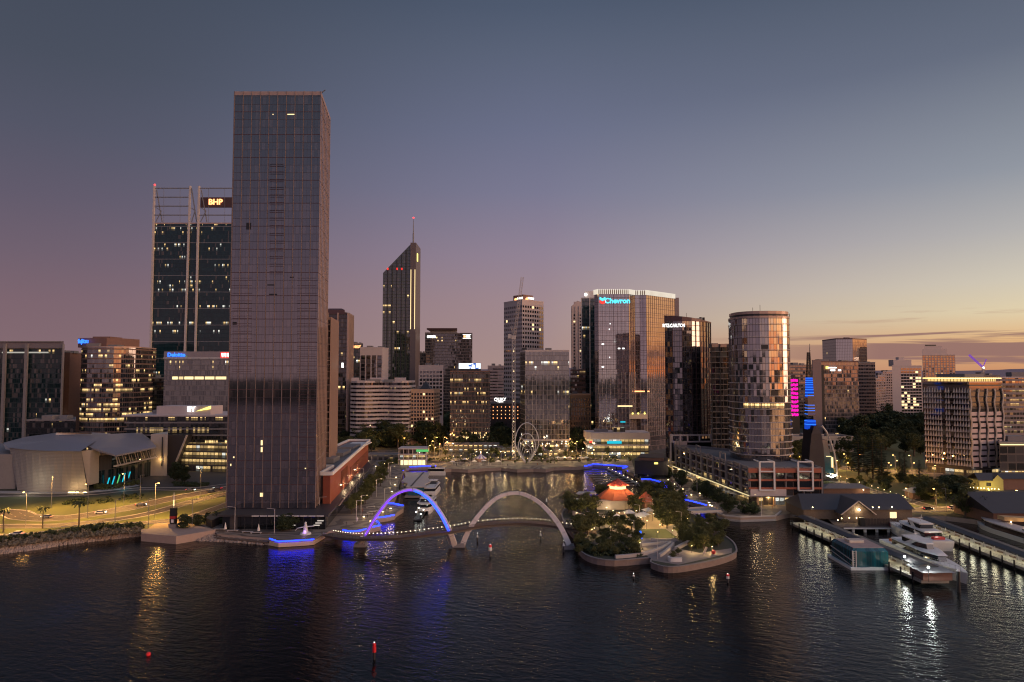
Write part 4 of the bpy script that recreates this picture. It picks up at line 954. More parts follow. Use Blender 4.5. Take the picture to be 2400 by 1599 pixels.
# white ribbed tower and teal tower behind
P = rp(1341, 1366, 720, 26, 90)
T = bld('slim pale ribbed tower left of the teal glass tower', P, ZT(716, 720), M['pink'], parapet=0, wall='wall', fins=[(3.6, .8, 1.0, 'pink', None, ZT(718, 720), 'ribs', [0, 3])])
winds(T, P[0], P[1], 40, ZT(735, 720), 2, 26, .45, .45, litf=.02, seed=12)
mb = MB(); zz = ZT(716, 720); mb.face([(P[0][0], 719.9, zz - .4), (P[1][0], 719.9, zz - .4), (P[1][0], 719.9, zz + 3), ((P[0][0] + P[1][0]) / 2, 719.9, zz + 5)]); mb.prism(rp(1345, 1362, 721, 18, 100), zz - .3, zz + 4); mb.build('peaked_top', M['pink'], T)
P = rp(1363, 1402, 650, 30, 90); Mtl = facade('teal_tower_glass', glass=(.012, .035, .042), frame=(.03, .05, .055), bay=1.8, floor=3.9, lit=.16, ior=1.7, seed=151, warm=.9, emi=2)
T = bld('dark teal glass tower with a white box crown behind the broad faceted tower', P, ZT(700, 650), Mtl, parapet=.8, pmat='grey', fins=[(8, .9, .9, 'finw', None, None, 'pale_fins', [0])])
mb = MB(); mb.prism(rp(1370, 1400, 653, 22, 130), ZT(700, 650) - .3, ZT(682, 650)); mb.build('crown', M['white'], T)
mb = MB(); z = ZT(690, 650); mb.sphere((PX(1373, 652, z), 652, z), 1.5, 8, 5); mb.build('crown_light', M['e_sign'], T)
bld('brown brick block between the mirrored office and the teal tower', rp(1337, 1372, 640, 26, 60), ZT(868, 640), facade('brick_band', glass=(.05, .03, .02), frame=(.14, .08, .065), bay=2, floor=4, sp=.5, lit=.2, seed=161, warm=1, frough=.8), parapet=.7, pmat='brick')
P = rp(1337, 1384, 600, 24, 40); T = bld('tan brick warehouse-like block with paired slit windows under the teal tower', P, ZT(925, 600), plain('tan_brick', (.30, .19, .12), .8), parapet=.7, pmat='tan', wall='wall')
winds(T, P[0], P[1], 12, ZT(932, 600), 8, 8, .35, .62, litf=.02, seed=14)
# faceted tower with the blue lit name
Yv = 560
f = [(1394, Yv + 5), (1403, Yv), (1475, Yv), (1489, Yv + 7), (1501, Yv + 7), (1516, Yv + 6), (1583, Yv + 34)]
P = [(PX(x, y, 70), y) for x, y in f] + [(PX(1583, Yv + 34, 70), Yv + 60), (PX(1394.5, Yv + 45, 70), Yv + 45)]
zt = ZT(690, Yv + 4)
Mv = facade('facet_glass', glass=(.06, .048, .056), frame=(.16, .125, .13), bay=1.5, floor=3.95, mw=.04, sp=.08, lit=.035, ior=3.2, seed=171, warm=.25, emi=2.6, blind=.3, blindcol=(.16, .12, .13), wob=.002)
T = bld('broad faceted mauve glass tower with a crown of white fins and blue lit name', P, zt, Mv, parapet=0, fins=[(1.5 * 2, .22, .35, 'finw', 14, ZT(872, Yv), 'lower_fins', [1, 2, 3, 4, 5]), (3.0, .16, .2, 'copper', ZT(872, Yv), zt, 'upper_fins', [1, 2, 3, 4, 5])],
        bands=[(3.95 * 2, .16, .08, 'copper', 20, None, 'floor_lines')])
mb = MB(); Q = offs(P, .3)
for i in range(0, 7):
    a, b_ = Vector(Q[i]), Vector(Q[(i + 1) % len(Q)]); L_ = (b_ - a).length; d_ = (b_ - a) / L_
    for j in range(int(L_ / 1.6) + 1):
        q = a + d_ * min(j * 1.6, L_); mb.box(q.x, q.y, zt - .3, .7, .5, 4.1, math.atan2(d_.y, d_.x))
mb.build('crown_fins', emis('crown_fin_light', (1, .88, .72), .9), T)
mb = MB(); mb.prism(offs(P, -2), zt - .2, zt + 3.2); mb.build('crown_core', M['brick'], T)
sign('Chevron', 1447, 705.5, Yv - .5, 5.9, 'e_cyan', T, bold=.14)
x = PX(1412, Yv, 125); zz = ZT(705, Yv)
for k, (mm, dz_) in enumerate((('e_cyan', 1.0), ('e_red', -1.7))):
    mb = MB(); s_ = 2.3
    for sg in (-1, 1): mb.face([(x + sg * s_ * 1.0, Yv - .7, zz + dz_ + 2.0), (x, Yv - .7, zz + dz_ + .8), (x, Yv - .7, zz + dz_ - 1.2), (x + sg * s_, Yv - .7, zz + dz_)][::sg])
    mb.build('chevron_emblem', M[mm], T)
for px, py, w_, mm in ((1413, 807, 1.8, 'e_sign'), (1451, 817, 1.8, 'e_sign'), (1461, 817, 1.8, 'e_sign'), (1413, 860, 1.8, 'e_sign'), (1430, 759, .5, 'e_sign'), (1428, 772, .5, 'e_sign'), (1429, 838, .5, 'e_sign'), (1465, 952, 12, 'e_soft'), (1502, 918, 14, 'e_orange'), (1460, 989, 4, 'e_teal')):
    mb = MB(); z = ZT(py, Yv); yy = Yv - .4 if px < 1478 else Yv + 6.5; mb.box(PX(px, yy, z), yy, z - .5, w_, .3, 1.0); mb.build('lit_window', M[mm], T)
mb = MB(); mb.prism([(PX(1475, Yv - 2, 30), Yv - 1), (PX(1520, Yv - 2, 30), Yv + 2), (PX(1520, Yv, 30), Yv + 10), (PX(1475, Yv, 30), Yv + 5)], ZT(982, Yv), ZT(970, Yv)); mb.build('side_box', M['cream'], T)
for px in (1483, 1496, 1511): mb = MB(); mb.sphere((PX(px, Yv - 1.6, 30), Yv - 1.6, ZT(969, Yv)), .8, 6, 4); mb.build('flood_lamp', M['e_yellow'], T)
bld('thin mauve slab peeping out behind the right edge of the faceted tower', rp(1580, 1592, 640, 20, 110), ZT(698, 640), plain('mauve_wall', (.25, .2, .2), .6), parapet=0, wall='wall')
# ---- left hotel tower (curved)
Yr = 452
f = [(1560, Yr + 2), (1578, Yr - 1), (1600, Yr - 3), (1622, Yr - 2.5), (1642, Yr + 2), (1657, Yr + 9), (1667, Yr + 18)]
P = [(PX(x, y, 60), y) for x, y in f] + [(PX(1667, Yr + 18, 60), Yr + 40), (PX(1561, Yr + 40, 60), Yr + 40)]
Mr = facade('hotel_glass', glass=(.022, .02, .024), frame=(.07, .06, .06), bay=1.6, floor=3.5, mw=.06, sp=.10, lit=.05, ior=2.3, seed=181, warm=.8, emi=2.2, blind=.2, blindcol=(.08, .065, .065), wob=.03)
zt = ZT(752, Yr)
T = bld('dark curved glass hotel tower with a white lit name at its top left', P, zt, Mr, z0=10, parapet=.5, pmat='fin', aerial=1, fins=[(4.8, .2, .4, 'copper', None, None, 'mullion_fins', [0, 1, 2, 3, 4, 5])])
mb = MB(); Q = offs(P, .5); n_ = len(Q)
for i in range(n_):
    j = (i + 1) % n_
    ha = .5 + 3.2 * max(0, (PX(1667, Yr, 60) - Q[i][0]) / 30); hb = .5 + 3.2 * max(0, (PX(1667, Yr, 60) - Q[j][0]) / 30)
    mb.face([(*Q[i], zt - .4), (*Q[j], zt - .4), (*Q[j], zt + hb), (*Q[i], zt + ha)])
    k_ = offs(P, -1.2); mb.face([(*Q[i], zt + ha), (*Q[j], zt + hb), (*k_[j], zt + hb), (*k_[i], zt + ha)])
mb.build('raked_crown', M['copper'], T)
T['_'] = 0
a0 = math.atan2(-3, PX(1578, Yr, 60) - PX(1560, Yr, 60))
text('RITZ-CARLTON', 3.1, M['e_sign'], T, (PX(1578, Yr - 1, 96), Yr - 2.4, ZT(764, Yr)), -.12, 'sign_lettering', .1, .05, sx=.66)
mb = MB(); mb.tube([(PX(1642, Yr + 8, 100), Yr + 8, zt), (PX(1642, Yr + 8, 100), Yr + 8, zt + 3)], .9, 8); mb.tube([(PX(1649, Yr + 10, 100), Yr + 10, zt), (PX(1649, Yr + 10, 100), Yr + 10, zt + 3)], .9, 8); mb.build('roof_vents', M['black'], T)
# its pale framed podium
P = [(PX(1574, 438, 14), 440), (PX(1598, 438, 14), 436), (PX(1668, 443, 14), 443), (PX(1668, 460, 14), 468), (PX(1568, 460, 14), 468)]
T = thing('podium_building', 'pale stone block with a marbled corner and lit ground floor under the left hotel tower', 'building', (P[1][0], 440, 2))
mb = MB(); mb.prism(P, 9.5, ZT(1018, 438) - 3); mb.build('wall', M['glassdk'], T)
mb = MB(); z9, zT = 8.6, ZT(1018, 436)
mb.prism([(PX(1582, 436, 14), 436), (PX(1610, 436, 14), 435), (PX(1610, 437, 14), 437), (PX(1582, 437, 14), 438)], z9, zT - 4.5); mb.build('marble_panel', plain('marble', (.48, .38, .33), .5, var=.2, scale=.5), T)
mb = MB()
for px in (1576, 1595, 1612, 1640, 1667): mb.box(PX(px, 436, 20), 436.4, zT - 4.8, .8, .8, 4.8)
for z in (zT - .6, zT - 4.8): mb.bar((PX(1574, 436, 20), 436, z), (PX(1668, 436, 20), 438, z), 1.0, .8)
mb.bar((PX(1574, 436, 14), 438.5, z9), (PX(1574, 436, 20), 438.5, zT), .9); mb.prism(offs(P, .4), z9 - .4, z9 + .4); mb.build('pale_frame', M['pink'], T)
mb = MB(); mb.prism([(PX(1578, 439, 5), 439), (PX(1662, 439, 5), 442), (PX(1662, 439, 5), 460), (PX(1572, 439, 5), 460)], 2, 9); mb.build('lit_ground_floor', Mgf, T)
# link block
P = rp(1668, 1728, 425, 30, 60)
Ml = facade('link_glass', glass=(.018, .018, .02), frame=(.12, .10, .10), bay=2.4, floor=3.4, sp=.12, lit=.08, ior=2.1, seed=191, warm=.8, emi=2, blind=.3, wob=.03)
T = bld('dark balcony-banded apartment block joining the two rounded towers', P, ZT(812, 425), Ml, z0=18, parapet=1.6, pmat='fin', bands=[(3.4, .3, .9, 'grey', None, None, 'balcony_slabs')], fins=[(6, .4, .9, 'dark', None, None, 'pier', [0])])
# right rounded tower
P = []
rt, ctx, cty = 16.2, PX(1786, 372, 60), 376
for k in range(28):
    a_ = 2 * math.pi * k / 28; sx_ = 1.0; P.append((ctx + 15.3 * math.copysign(abs(math.cos(a_)) ** .8, math.cos(a_)), cty + 15.3 * math.copysign(abs(math.sin(a_)) ** .8, math.sin(a_))))
Mrr = facade('round_tower_glass', glass=(.03, .026, .03), frame=(.10, .08, .08), bay=1.55, floor=3.45, mw=.05, sp=.08, lit=.035, ior=2.7, seed=201, warm=.9, emi=2.0, blind=.10, blindcol=(.16, .12, .11), wob=.024)
zt = ZT(742, 360)
T = bld('rounded glass apartment tower with pale balcony rings and a drum crown', P, zt, Mrr, z0=19, parapet=.5, pmat='fin', bands=[(3.45, .28, .75, 'finw', 22.5, ZT(885, 362), 'balcony_rings'), (6.9, .2, .25, 'finw', ZT(880, 362), None, 'floor_rings')], aerial=2)
Q = [(ctx + (x - ctx) * .94, cty + (y - cty) * .94) for x, y in P]
mb = MB(); mb.prism(Q, zt - .2, zt + 1.6); mb.build('recessed_crown', M['dark'], T)
Q = [(ctx + (x - ctx) * .97, cty + (y - cty) * .97) for x, y in P]
mb = MB(); mb.prism(Q, zt + 1.6, ZT(729, 362)); mb.build('drum_crown', M['fin'], T)
z = ZT(957, 360)
for k in range(28):
    if 17 <= k <= 22:
        mb = MB(); a, b_ = Vector(P[k]), Vector(P[k + 1]); a = a.lerp(b_, .04); n3 = Vector((b_.y - a.y, a.x - b_.x)).normalized() * .1
        mb.face([(*(a + n3), z), (*(b_ + n3), z), (*(b_ + n3), z + 2.9), (*(a + n3), z + 2.9)], [(k * 3.3, 0), (k * 3.3 + 3.3, 0), (k * 3.3 + 3.3, 2.9), (k * 3.3, 2.9)])
        mb.build('lit_window', facade('lit_rooms', glass=(.3, .2, .1), frame=(.06, .05, .04), bay=1.1, floor=3.0, mw=.06, sp=.08, lit=1, emi=2.4, warm=1, seed=77) if 'lit_rooms' not in MATS else MATS['lit_rooms'], T)
mb = MB(); z = ZT(886, 360); mb.sphere((PX(1783, 358, z), 360.2, z), .1)
rg = random.Random(5)
for k in range(14):
    i_ = rg.randrange(15, 27); z = 22.5 + 3.45 * rg.randrange(1, 22); a, b_ = Vector(P[i_]), Vector(P[i_ + 1]); q = a.lerp(b_, .5); n3 = Vector((b_.y - a.y, a.x - b_.x)).normalized() * .08; q += n3
    mb = MB(); mb.box(q.x, q.y, z + .2, (b_ - a).length * .8, .1, 2.7, math.atan2((b_ - a).y, (b_ - a).x)); mb.build('dark_balcony', M['black'], T)
# podium of the right tower, long side along the promenade
P = [(PX(1757, 331, 12), 331), (PX(1925, 331, 12), 331), (PX(1925, 331, 12), 372), (142, 395), (112, 434), (104, 434)]
Mp = facade('podium_glass', glass=(.02, .016, .016), frame=(.12, .07, .055), bay=4.2, floor=3.9, mw=.05, sp=.2, lit=.14, ior=1.8, seed=211, warm=.9, emi=1.3, blind=.2)
zt = 19.5
T = bld('long low podium with terracotta bands and white picture-frame balconies under the rounded tower', P, zt, Mp, z0=6.6, parapet=1.0, pmat='concd', name='podium_building', bands=[(3.9, .6, .5, 'concd', 10.5, None, 'slab_edges')], fins=[(8.4, .5, .8, 'concd', 6.8, None, 'pier', None)])
mb = MB(); mb.prism(offs(P, -2.2), 2, 6.5); mb.build('lit_arcade', Mgf, T)
for zz_ in (10.5, 14.4, 18.9):
    mb = MB(); mb.bar((PX(1757, 330, 12) - .5, 330.1, zz_), (PX(1925, 330, 12), 330.1, zz_), 1.0, .9 if zz_ < 18 else 2.0); mb.build('terracotta_band', M['terra'], T)
mb = MB(); mb.prism(offs(P, 1.2), 6.4, 6.9); mb.build('canopy', M['concd'], T)
mb = MB(); mb.box(PX(1800, 329.9, 8), 329.6, 6.9, 17, .6, 3.2); mb.build('pale_panel', M['pink'], T)
for x0, x1, z0_, z1_ in ((1781, 1815, 9.6, 23.2), (1871, 1905, 9.6, 23.2)):
    mb = MB(); a, b_ = PX(x0, 329, 15), PX(x1, 329, 15); zm = 18.6
    for z in (z0_, zm, z1_): mb.bar((a, 329.0, z), (b_, 329.0, z), .8, .55)
    for x in (a, b_): mb.bar((x, 329.0, z0_), (x, 329.0, z1_), .8, .55); mb.bar((x, 329, z1_), (x, 337, z1_), .5)
    mb.build('picture_frame', M['white'], T)
    mb = MB(); mb.box((a + b_) / 2, 330.4, z0_, b_ - a - .6, .8, z1_ - z0_ - 4.4); mb.build('framed_glazing', M['glassdk'], T)
for i in range(6):                                                # white frames on the long side
    t_ = (i + .5) / 6; q = Vector((PX(1757, 331, 12), 331)).lerp(Vector((104, 434)), t_)
    mb = MB(); mb.box(q.x - 1.0, q.y, 8 + (i % 2) * 3, .5, .5, 13); mb.bar((q.x - 1, q.y, 20.9 + (i % 2) * 3), (q.x - 1, q.y + 9, 20.9 + (i % 2) * 3), .5); mb.box(q.x - 1.0, q.y + 9, 8 + (i % 2) * 3, .5, .5, 13); mb.build('side_frame', M['concd'], T)
mb = MB(); mb.bar((PX(1757, 328, 7), 329, 7.1), (101.5, 434, 7.1), .5, .35); mb.build('canopy_light', emis('canopy_light', (1, .8, .42), .9), T)
for px in (1775, 1814): mb = MB(); mb.box(PX(px, 331, 4), 330.6, 2, .9, .9, 4.4); mb.build('lit_pillar', plain('warm_lit_pillar', (.6, .35, .18), .6), T)  # glow on the pillars is put into their warm base colour
# ---- black pavilion at the right end of the basin
P = [(PX(1492, 412, 8), 418), (PX(1566, 412, 8), 412), (PX(1570, 430, 8), 436), (PX(1497, 436, 8), 440)]
T = thing('pavilion', 'black boxy waterfront pavilion at the right end of the basin boardwalk', 'building', (P[0][0], 415, 2))
mb = MB(); mb.prism(P, 4.6, 12.6); mb.build('black_box', plain('black_cladding', (.022, .02, .024), .5), T)
mb = MB(); mb.prism(offs(P, -1.5), 2, 4.5); mb.build('glass_base', M['glassdk'], T)
mb = MB(); mb.prism(offs(P, -2.5), 12.6, 14.2); mb.build('upper_wall', M['brick'], T); mb = MB(); mb.prism(offs(P, -2), 14.2, 14.6); mb.build('roof', M['slate'], T)
mb = MB(); mb.box(PX(1540, 411, 11), 413.7, 11, 2.2, .3, 1.0); mb.build('lit_window', M['e_yellow'], T)
# ---- white low restaurant building behind the boardwalk right
Yp = 520; P = [(PX(1378, Yp, 15), Yp + 4), (PX(1386, Yp, 15), Yp), (PX(1520, Yp, 15), Yp), (PX(1520, Yp, 15), Yp + 22), (PX(1378, Yp, 15), Yp + 22)]
T = bld('low white building with rounded corner and lit cafes, in front of the faceted tower', P, ZT(1016, Yp), facade('cafe_glass', glass=(.02, .03, .03), frame=(.06, .05, .05), bay=3, floor=5, lit=.5, seed=221, warm=.8, emi=1.0), parapet=.5, pmat='pink', name='low_building')
mb = MB(); mb.prism(offs(P, .9), ZT(1030, Yp), ZT(1014, Yp)); mb.build('white_fascia', M['pink'], T)
mb = MB(); mb.prism(offs(P, 1.0), ZT(1045, Yp), ZT(1042, Yp)); mb.build('lower_canopy', M['pink'], T)
mb = MB(); mb.box(PX(1440, Yp - .5, 10), Yp - .6, ZT(1040, Yp), 11, .3, 2.0); mb.build('teal_light_wall', M['e_teal'], T)
mb = MB(); mb.box(PX(1385, Yp - .5, 10), Yp - .6, ZT(1038, Yp), 2, .3, 1.4); mb.build('red_light', M['e_red'], T)
mb = MB(); mb.box(PX(1450, Yp + 8, 20), Yp + 8, ZT(1014, Yp), 9, 6, 3.2); mb.build('roof_hut', Mgf, T)
# three-storey restaurant at the left corner of the basin
Ys = 478; P = rp(935, 1000, Ys, 14, 8); 
T = thing('restaurant', 'three-storey restaurant with a bright lit ground floor at the left corner of the basin', 'restaurant', (P[0][0], Ys, 2))
for k, (za, zb, ins) in enumerate(((2, 5.4, 1.0), (6, 9.2, .6), (9.8, 13.0, .8))):
    mb = MB(); mb.prism(offs(P, -ins), za, zb); mb.build('floor_glazing', emis('restaurant_light', (1, .80, .42), 1.6) if k == 0 else facade('rest_glass%d' % k, glass=(.04, .03, .03), frame=(.25, .18, .18), bay=2.2, floor=3.4, lit=.35, seed=230 + k, emi=.8), T)
    mb = MB(); mb.prism(offs(P, .6), zb, zb + .55); mb.build('floor_slab', M['pink'], T)
    for j in range(7): mb = MB(); mb.box(P[0][0] + (P[1][0] - P[0][0]) * j / 6, Ys - .1, za, .4, .4, zb - za); mb.build('column', M['pink'], T)
mb = MB(); mb.box(PX(990, Ys - .4, 12), Ys - .5, 11.2, 8.5, .3, 1.6); mb.build('lit_board', M['e_green'], T)
# long low shopfront rows behind basin
for k, (x0, x1, Y_, zt_, lb) in enumerate(((1040, 1170, 560, 8, 'long low shopfront row with small lit windows behind the striped carousel tent'), (1150, 1215, 548, 6.5, 'low pale kiosk row left of the oval sculpture'), (1260, 1330, 530, 6, 'low cafe row right of the oval sculpture'), (860, 935, 505, 6, 'low pergola-roofed cafe left of the three-storey restaurant'))):
    T = bld(lb, rp(x0, x1, Y_, 12, 5), zt_, facade('row_glass%d' % k, glass=(.04, .035, .03), frame=(.14, .12, .11), bay=4, floor=3.2, sp=.35, lit=.55, seed=240 + k, emi=1.5, mw=.18, warm=.9), parapet=.4, pmat='concd', name='low_building')
# ---- right background
bld('grey banded office block behind the pink lit tower', rp(1853, 1906, 820, 30, 50), ZT(856, 820), facade('gb1', glass=(.02, .02, .025), frame=(.26, .20, .18), bay=3, floor=4, sp=.45, lit=.12, seed=251, frough=.8), parapet=.7)
Ym = 640; T = bld('slim civic tower washed in magenta light, right of the rounded tower', rp(1846, 1873, Ym, 14, 50), ZT(884, Ym), M['black'], parapet=0, wall='core')
rg = random.Random(8)
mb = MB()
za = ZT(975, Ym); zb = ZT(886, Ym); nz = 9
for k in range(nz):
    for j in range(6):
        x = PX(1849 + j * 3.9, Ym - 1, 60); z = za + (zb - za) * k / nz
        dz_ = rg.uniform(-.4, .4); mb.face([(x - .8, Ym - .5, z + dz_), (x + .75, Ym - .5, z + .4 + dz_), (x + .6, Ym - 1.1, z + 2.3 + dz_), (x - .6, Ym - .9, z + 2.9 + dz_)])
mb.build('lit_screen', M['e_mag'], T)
Ya = 700; P = rp(1908, 2013, Ya, 35, 50)
T = bld('grey office with a reflective blue-grey front and white signs, right of the needle bell tower', P, ZT(848, Ya), facade('grey_office', glass=(.05, .05, .055), frame=(.20, .155, .15), bay=1.6, floor=4, lit=.12, ior=1.9, seed=261, warm=.95, emi=2, blind=.4, blindcol=(.14, .12, .12)), parapet=.6, pmat='brick')
mb = MB(); mb.box(PX(1915, Ya - 1, 50), Ya - .8, 2, 9, 1.6, ZT(848, Ya)); mb.build('stone_end', plain('mauve_stone', (.25, .18, .17), .7), T); mb = MB(); mb.box(PX(1927, Ya - 1, 50), Ya - .5, 2, 4.2, 1.0, ZT(860, Ya)); mb.build('dark_slot', M['black'], T)
for px, py, w_, h_, mm in ((1949, 862, 9, 1.2, 'e_sign'), (1937.5, 862, 2.6, 2.6, 'e_yellow'), (1951, 868, 4.6, 1.6, 'e_sign'), (1967, 868, 2.6, 1.6, 'e_sign')):
    mb = MB(); z = ZT(py, Ya); mb.box(PX(px, Ya, z), Ya - 1.0, z - h_ / 2, w_, .3, h_); mb.build('sign_panel', M[mm], T)
bld('copper-fronted office tower with a bright reflective right face on the right skyline', [(PX(1964, 900, 90), 905), (PX(1999, 900, 90), 900), (PX(2047, 905, 90), 921), (PX(2047, 905, 90), 950), (PX(1964, 905, 90), 950)], ZT(794, 900),
    facade('copper_glass', glass=(.09, .06, .05), frame=(.10, .07, .06), bay=2, floor=3.9, sp=.06, lit=.03, ior=3.4, seed=271, wob=.004), parapet=.8, pmat='copper', plant=[(-4, -8, 6, 5, 2.5)])
bld('stepped grey concrete slab under the copper tower', rp(2000, 2052, 800, 25, 60), ZT(850, 800), facade('gb2', glass=(.03, .02, .02), frame=(.24, .18, .16), bay=3, floor=4, sp=.5, lit=.06, seed=281, frough=.8), parapet=.6)
for k, (x0, x1, py_, Y_) in enumerate(((2012, 2040, 895, 850), (2032, 2062, 888, 860), (2058, 2076, 880, 880), (2070, 2092, 872, 900))):
    bld(['stubby white cluster block with a chimney below the copper tower', 'second white cluster block, right of the chimney block', 'small white block with dark windows left of the tall white apartment slab', 'low grey block touching the tall white apartment slab'][k], rp(x0, x1, Y_, 20, 50), ZT(py_, Y_), facade('wc%d' % k, glass=(.06, .04, .04), frame=(.5, .40, .37), bay=2.4, floor=3.4, sp=.45, mw=.2, lit=.08, seed=290 + k, frough=.8), parapet=.8, pmat='pink')
P = rp(2092, 2162, 750, 24, 50); T = bld('white gridded apartment slab with a blank pale end wall, left of the jagged-screen hotel', P, ZT(858, 750), M['pink'], parapet=.6, pmat='pink', wall='wall', name='apartment_block', plant=[(-3, 2, 20, 10, 7, 'pink'), (-3, 2, 6, 6, 10, 'pink')])
winds(T, (PX(2112, 750, 50), 750), (PX(2160, 750, 50), 750), 14, ZT(862, 750), 7, 18, .86, .62, litf=.16, seed=20, mat='glassdk')
P = rp(2163, 2240, 920, 30, 60); T = bld('tall stepped apartment block with balconies on the right skyline', P, ZT(832, 920), facade('apt', glass=(.04, .03, .03), frame=(.40, .30, .27), bay=4, floor=3.3, sp=.35, mw=.2, lit=.14, seed=301, frough=.8, warm=.95), parapet=.7, pmat='pink', name='apartment_block')
zz = ZT(832, 920)
for k, (x0, x1, py_) in enumerate(((2163, 2222, 818), (2168, 2210, 811), (2170, 2196, 808))):
    mb = MB(); mb.prism(rp(x0, x1, 921 + k, 20, 60), zz - .2, ZT(py_, 920)); mb.build('upper_tier', M['pink'] if k < 2 else M['dark'], T)
bld('white office block with lit floors at the right edge of the skyline', rp(2335, 2460, 640, 30, 50), ZT(885, 640), facade('gb3', glass=(.03, .025, .02), frame=(.30, .24, .22), bay=3, floor=4.2, sp=.5, lit=.3, seed=311, frough=.8, warm=.95), parapet=.7, pmat='pink', plant=[(5, 3, 20, 8, 5)])
bld('small dark roofed block just left of the right-edge office, beyond the park trees', rp(2300, 2345, 780, 30, 50), ZT(880, 780), M['brick'], parapet=.5, wall='wall')
# old court building among the park trees
T = bld('long cream colonnaded court building glimpsed between the park trees', rp(1855, 2000, 560, 22, 10), 13.5, M['cream'], parapet=1, pmat='cream', wall='wall')
winds(T, (PX(1860, 560, 10), 560), (PX(1995, 560, 10), 560), 3, 12, 14, 2, .4, .6, litf=.2, seed=33)
# ---- jagged-screen hotel on the right
Yh = 425; cpx = 2275
P = [(PX(2175, 442, 30), 446), (PX(cpx, Yh, 30), Yh), (PX(2340, 436, 30), 432), (PX(2340, 436, 30), 456), (PX(2180, 460, 30), 462)]
zt = ZT(897, Yh)
T = bld('hotel tower with jagged folded screens and a glowing rooftop bar at the right', P, zt, facade('hotel_r', glass=(.02, .018, .02), frame=(.05, .04, .04), bay=50, floor=3.5, mw=0, sp=.25, lit=.0, seed=321, ior=1.9), parapet=0, name='hotel', pmat='concd', z0=6)
Pc = ccw(P)
mb = MB(); a, b_ = Vector(P[0]), Vector(P[1]); L_ = (b_ - a).length; d_ = (b_ - a) / L_; nn = Vector((d_.y, -d_.x)); nfl = int((zt - 8) / 3.5); cols = 17
for k in range(nfl):
    z = 8 + k * 3.5 + .0
    for j in range(cols):
        if j in (7,) or (j in (10,) and k % 2): continue
        c_ = a + d_ * (L_ * (j + .5) / cols); wd = L_ / cols * .46
        o_ = nn * (1.1 + .3 * ((j + k) % 2)); sgn = 1 if (j % 2) else -1
        mb.face([(*(c_ - d_ * wd + nn * .2), z), (*(c_ + nn * .35 + o_ * .6), z), (*(c_ + d_ * wd * .15), z + 3.4)]); mb.face([(*(c_ + nn * .35 + o_ * .6), z), (*(c_ + d_ * wd + nn * .2), z), (*(c_ + d_ * wd * .15), z + 3.4)])
mb.build('folded_screens', M['finw'], T)
mb = MB(); a, b_ = Vector(P[1]), Vector(P[2]); L_ = (b_ - a).length; d_ = (b_ - a) / L_; nn = Vector((d_.y, -d_.x))
for j in range(5):
    for k in range(nfl * 2):
        z = 7 + k * 1.75; q = a + d_ * (L_ * j / 4.02 + .5 * math.sin(k * .9 + j)) + nn * .5; q2 = a + d_ * (L_ * j / 4.02 + .5 * math.sin((k + 1) * .9 + j)) + nn * .5
        if z + 1.75 < zt: mb.bar((*q, z), (*q2, z + 1.76), .7, 1.1)
mb.build('wavy_fins', M['cream'], T)
mb = MB()
for j in range(4):
    for k in range(nfl - 4):
        c_ = a + d_ * (L_ * (j + .5) / 4.02) + nn * .1; mb.box(c_.x, c_.y, 7 + k * 3.5 + .8, L_ / 4 * .72, .2, 2.3, math.atan2(d_.y, d_.x))
mb.build('pale_panels', plain('pale_blind', (.55, .43, .41), .6), T)
zt2 = zt
mb = MB(); Q = offs(P, -2.2); mb.prism(Q, zt2 - .2, zt2 + 3.0); mb.build('bar_glazing', emis('bar_room', (1, .66, .22), 1.1), T)
mb = MB(); mb.prism(offs(P, -.6), zt2 + 3.0, zt2 + 3.5); mb.build('bar_roof', M['concd'], T)
mb = MB(); Q = offs(P, -.75)
for i in (0, 1): mb.bar((*P[i], zt2 + 2.7), (*P[i + 1], zt2 + 2.7), .3, .3)
mb.build('bar_light_strip', emis('bar_strip', (1, .72, .25), 5), T)
mb = MB(); mb.prism(offs(P, -.1), zt2, zt2 + .7, caps=False); mb.build('balustrade', M['fin'], T)
mb = MB()
for i in (0, 1):
    for k in range(15): q = Vector(P[i]).lerp(Vector(P[i + 1]), k / 14); q += Vector((0, 1.6)); mb.box(q.x, q.y, zt2, .25, .25, 3.1)
mb.build('bar_posts', M['wood'], T)
mb = MB(); mb.prism(offs(P, -7), zt2 + 3.5, zt2 + 5.5); mb.build('plant_room', M['concd'], T)
mb = MB(); mb.prism(offs(P, -1.0), 2, 6.2); mb.build('lit_lobby', Mgf, T)
# low modern building right of the hotel
P = rp(2343, 2560, 418, 30, 12); T = bld('low modern building with lit ground floor and a bright roof line at the right edge', P, ZT(1038, 418), facade('lowr', glass=(.02, .02, .022), frame=(.08, .07, .07), bay=5, floor=5, lit=.25, seed=341, emi=1.2), parapet=.6, pmat='concd', name='low_building')
mb = MB(); z = ZT(1044, 416); mb.box(P[0][0] + 26, 416.8, z, 52, .4, .6); mb.build('roof_light_line', M['e_soft'], T)
mb = MB(); mb.box(P[0][0] + 26, 416.7, 3.2, 52, .4, 3.4); mb.build('lit_shopfront', facade('lowr2', glass=(.2, .12, .05), frame=(.2, .14, .06), bay=2, floor=1.2, lit=.95, seed=342, emi=1.6), T)
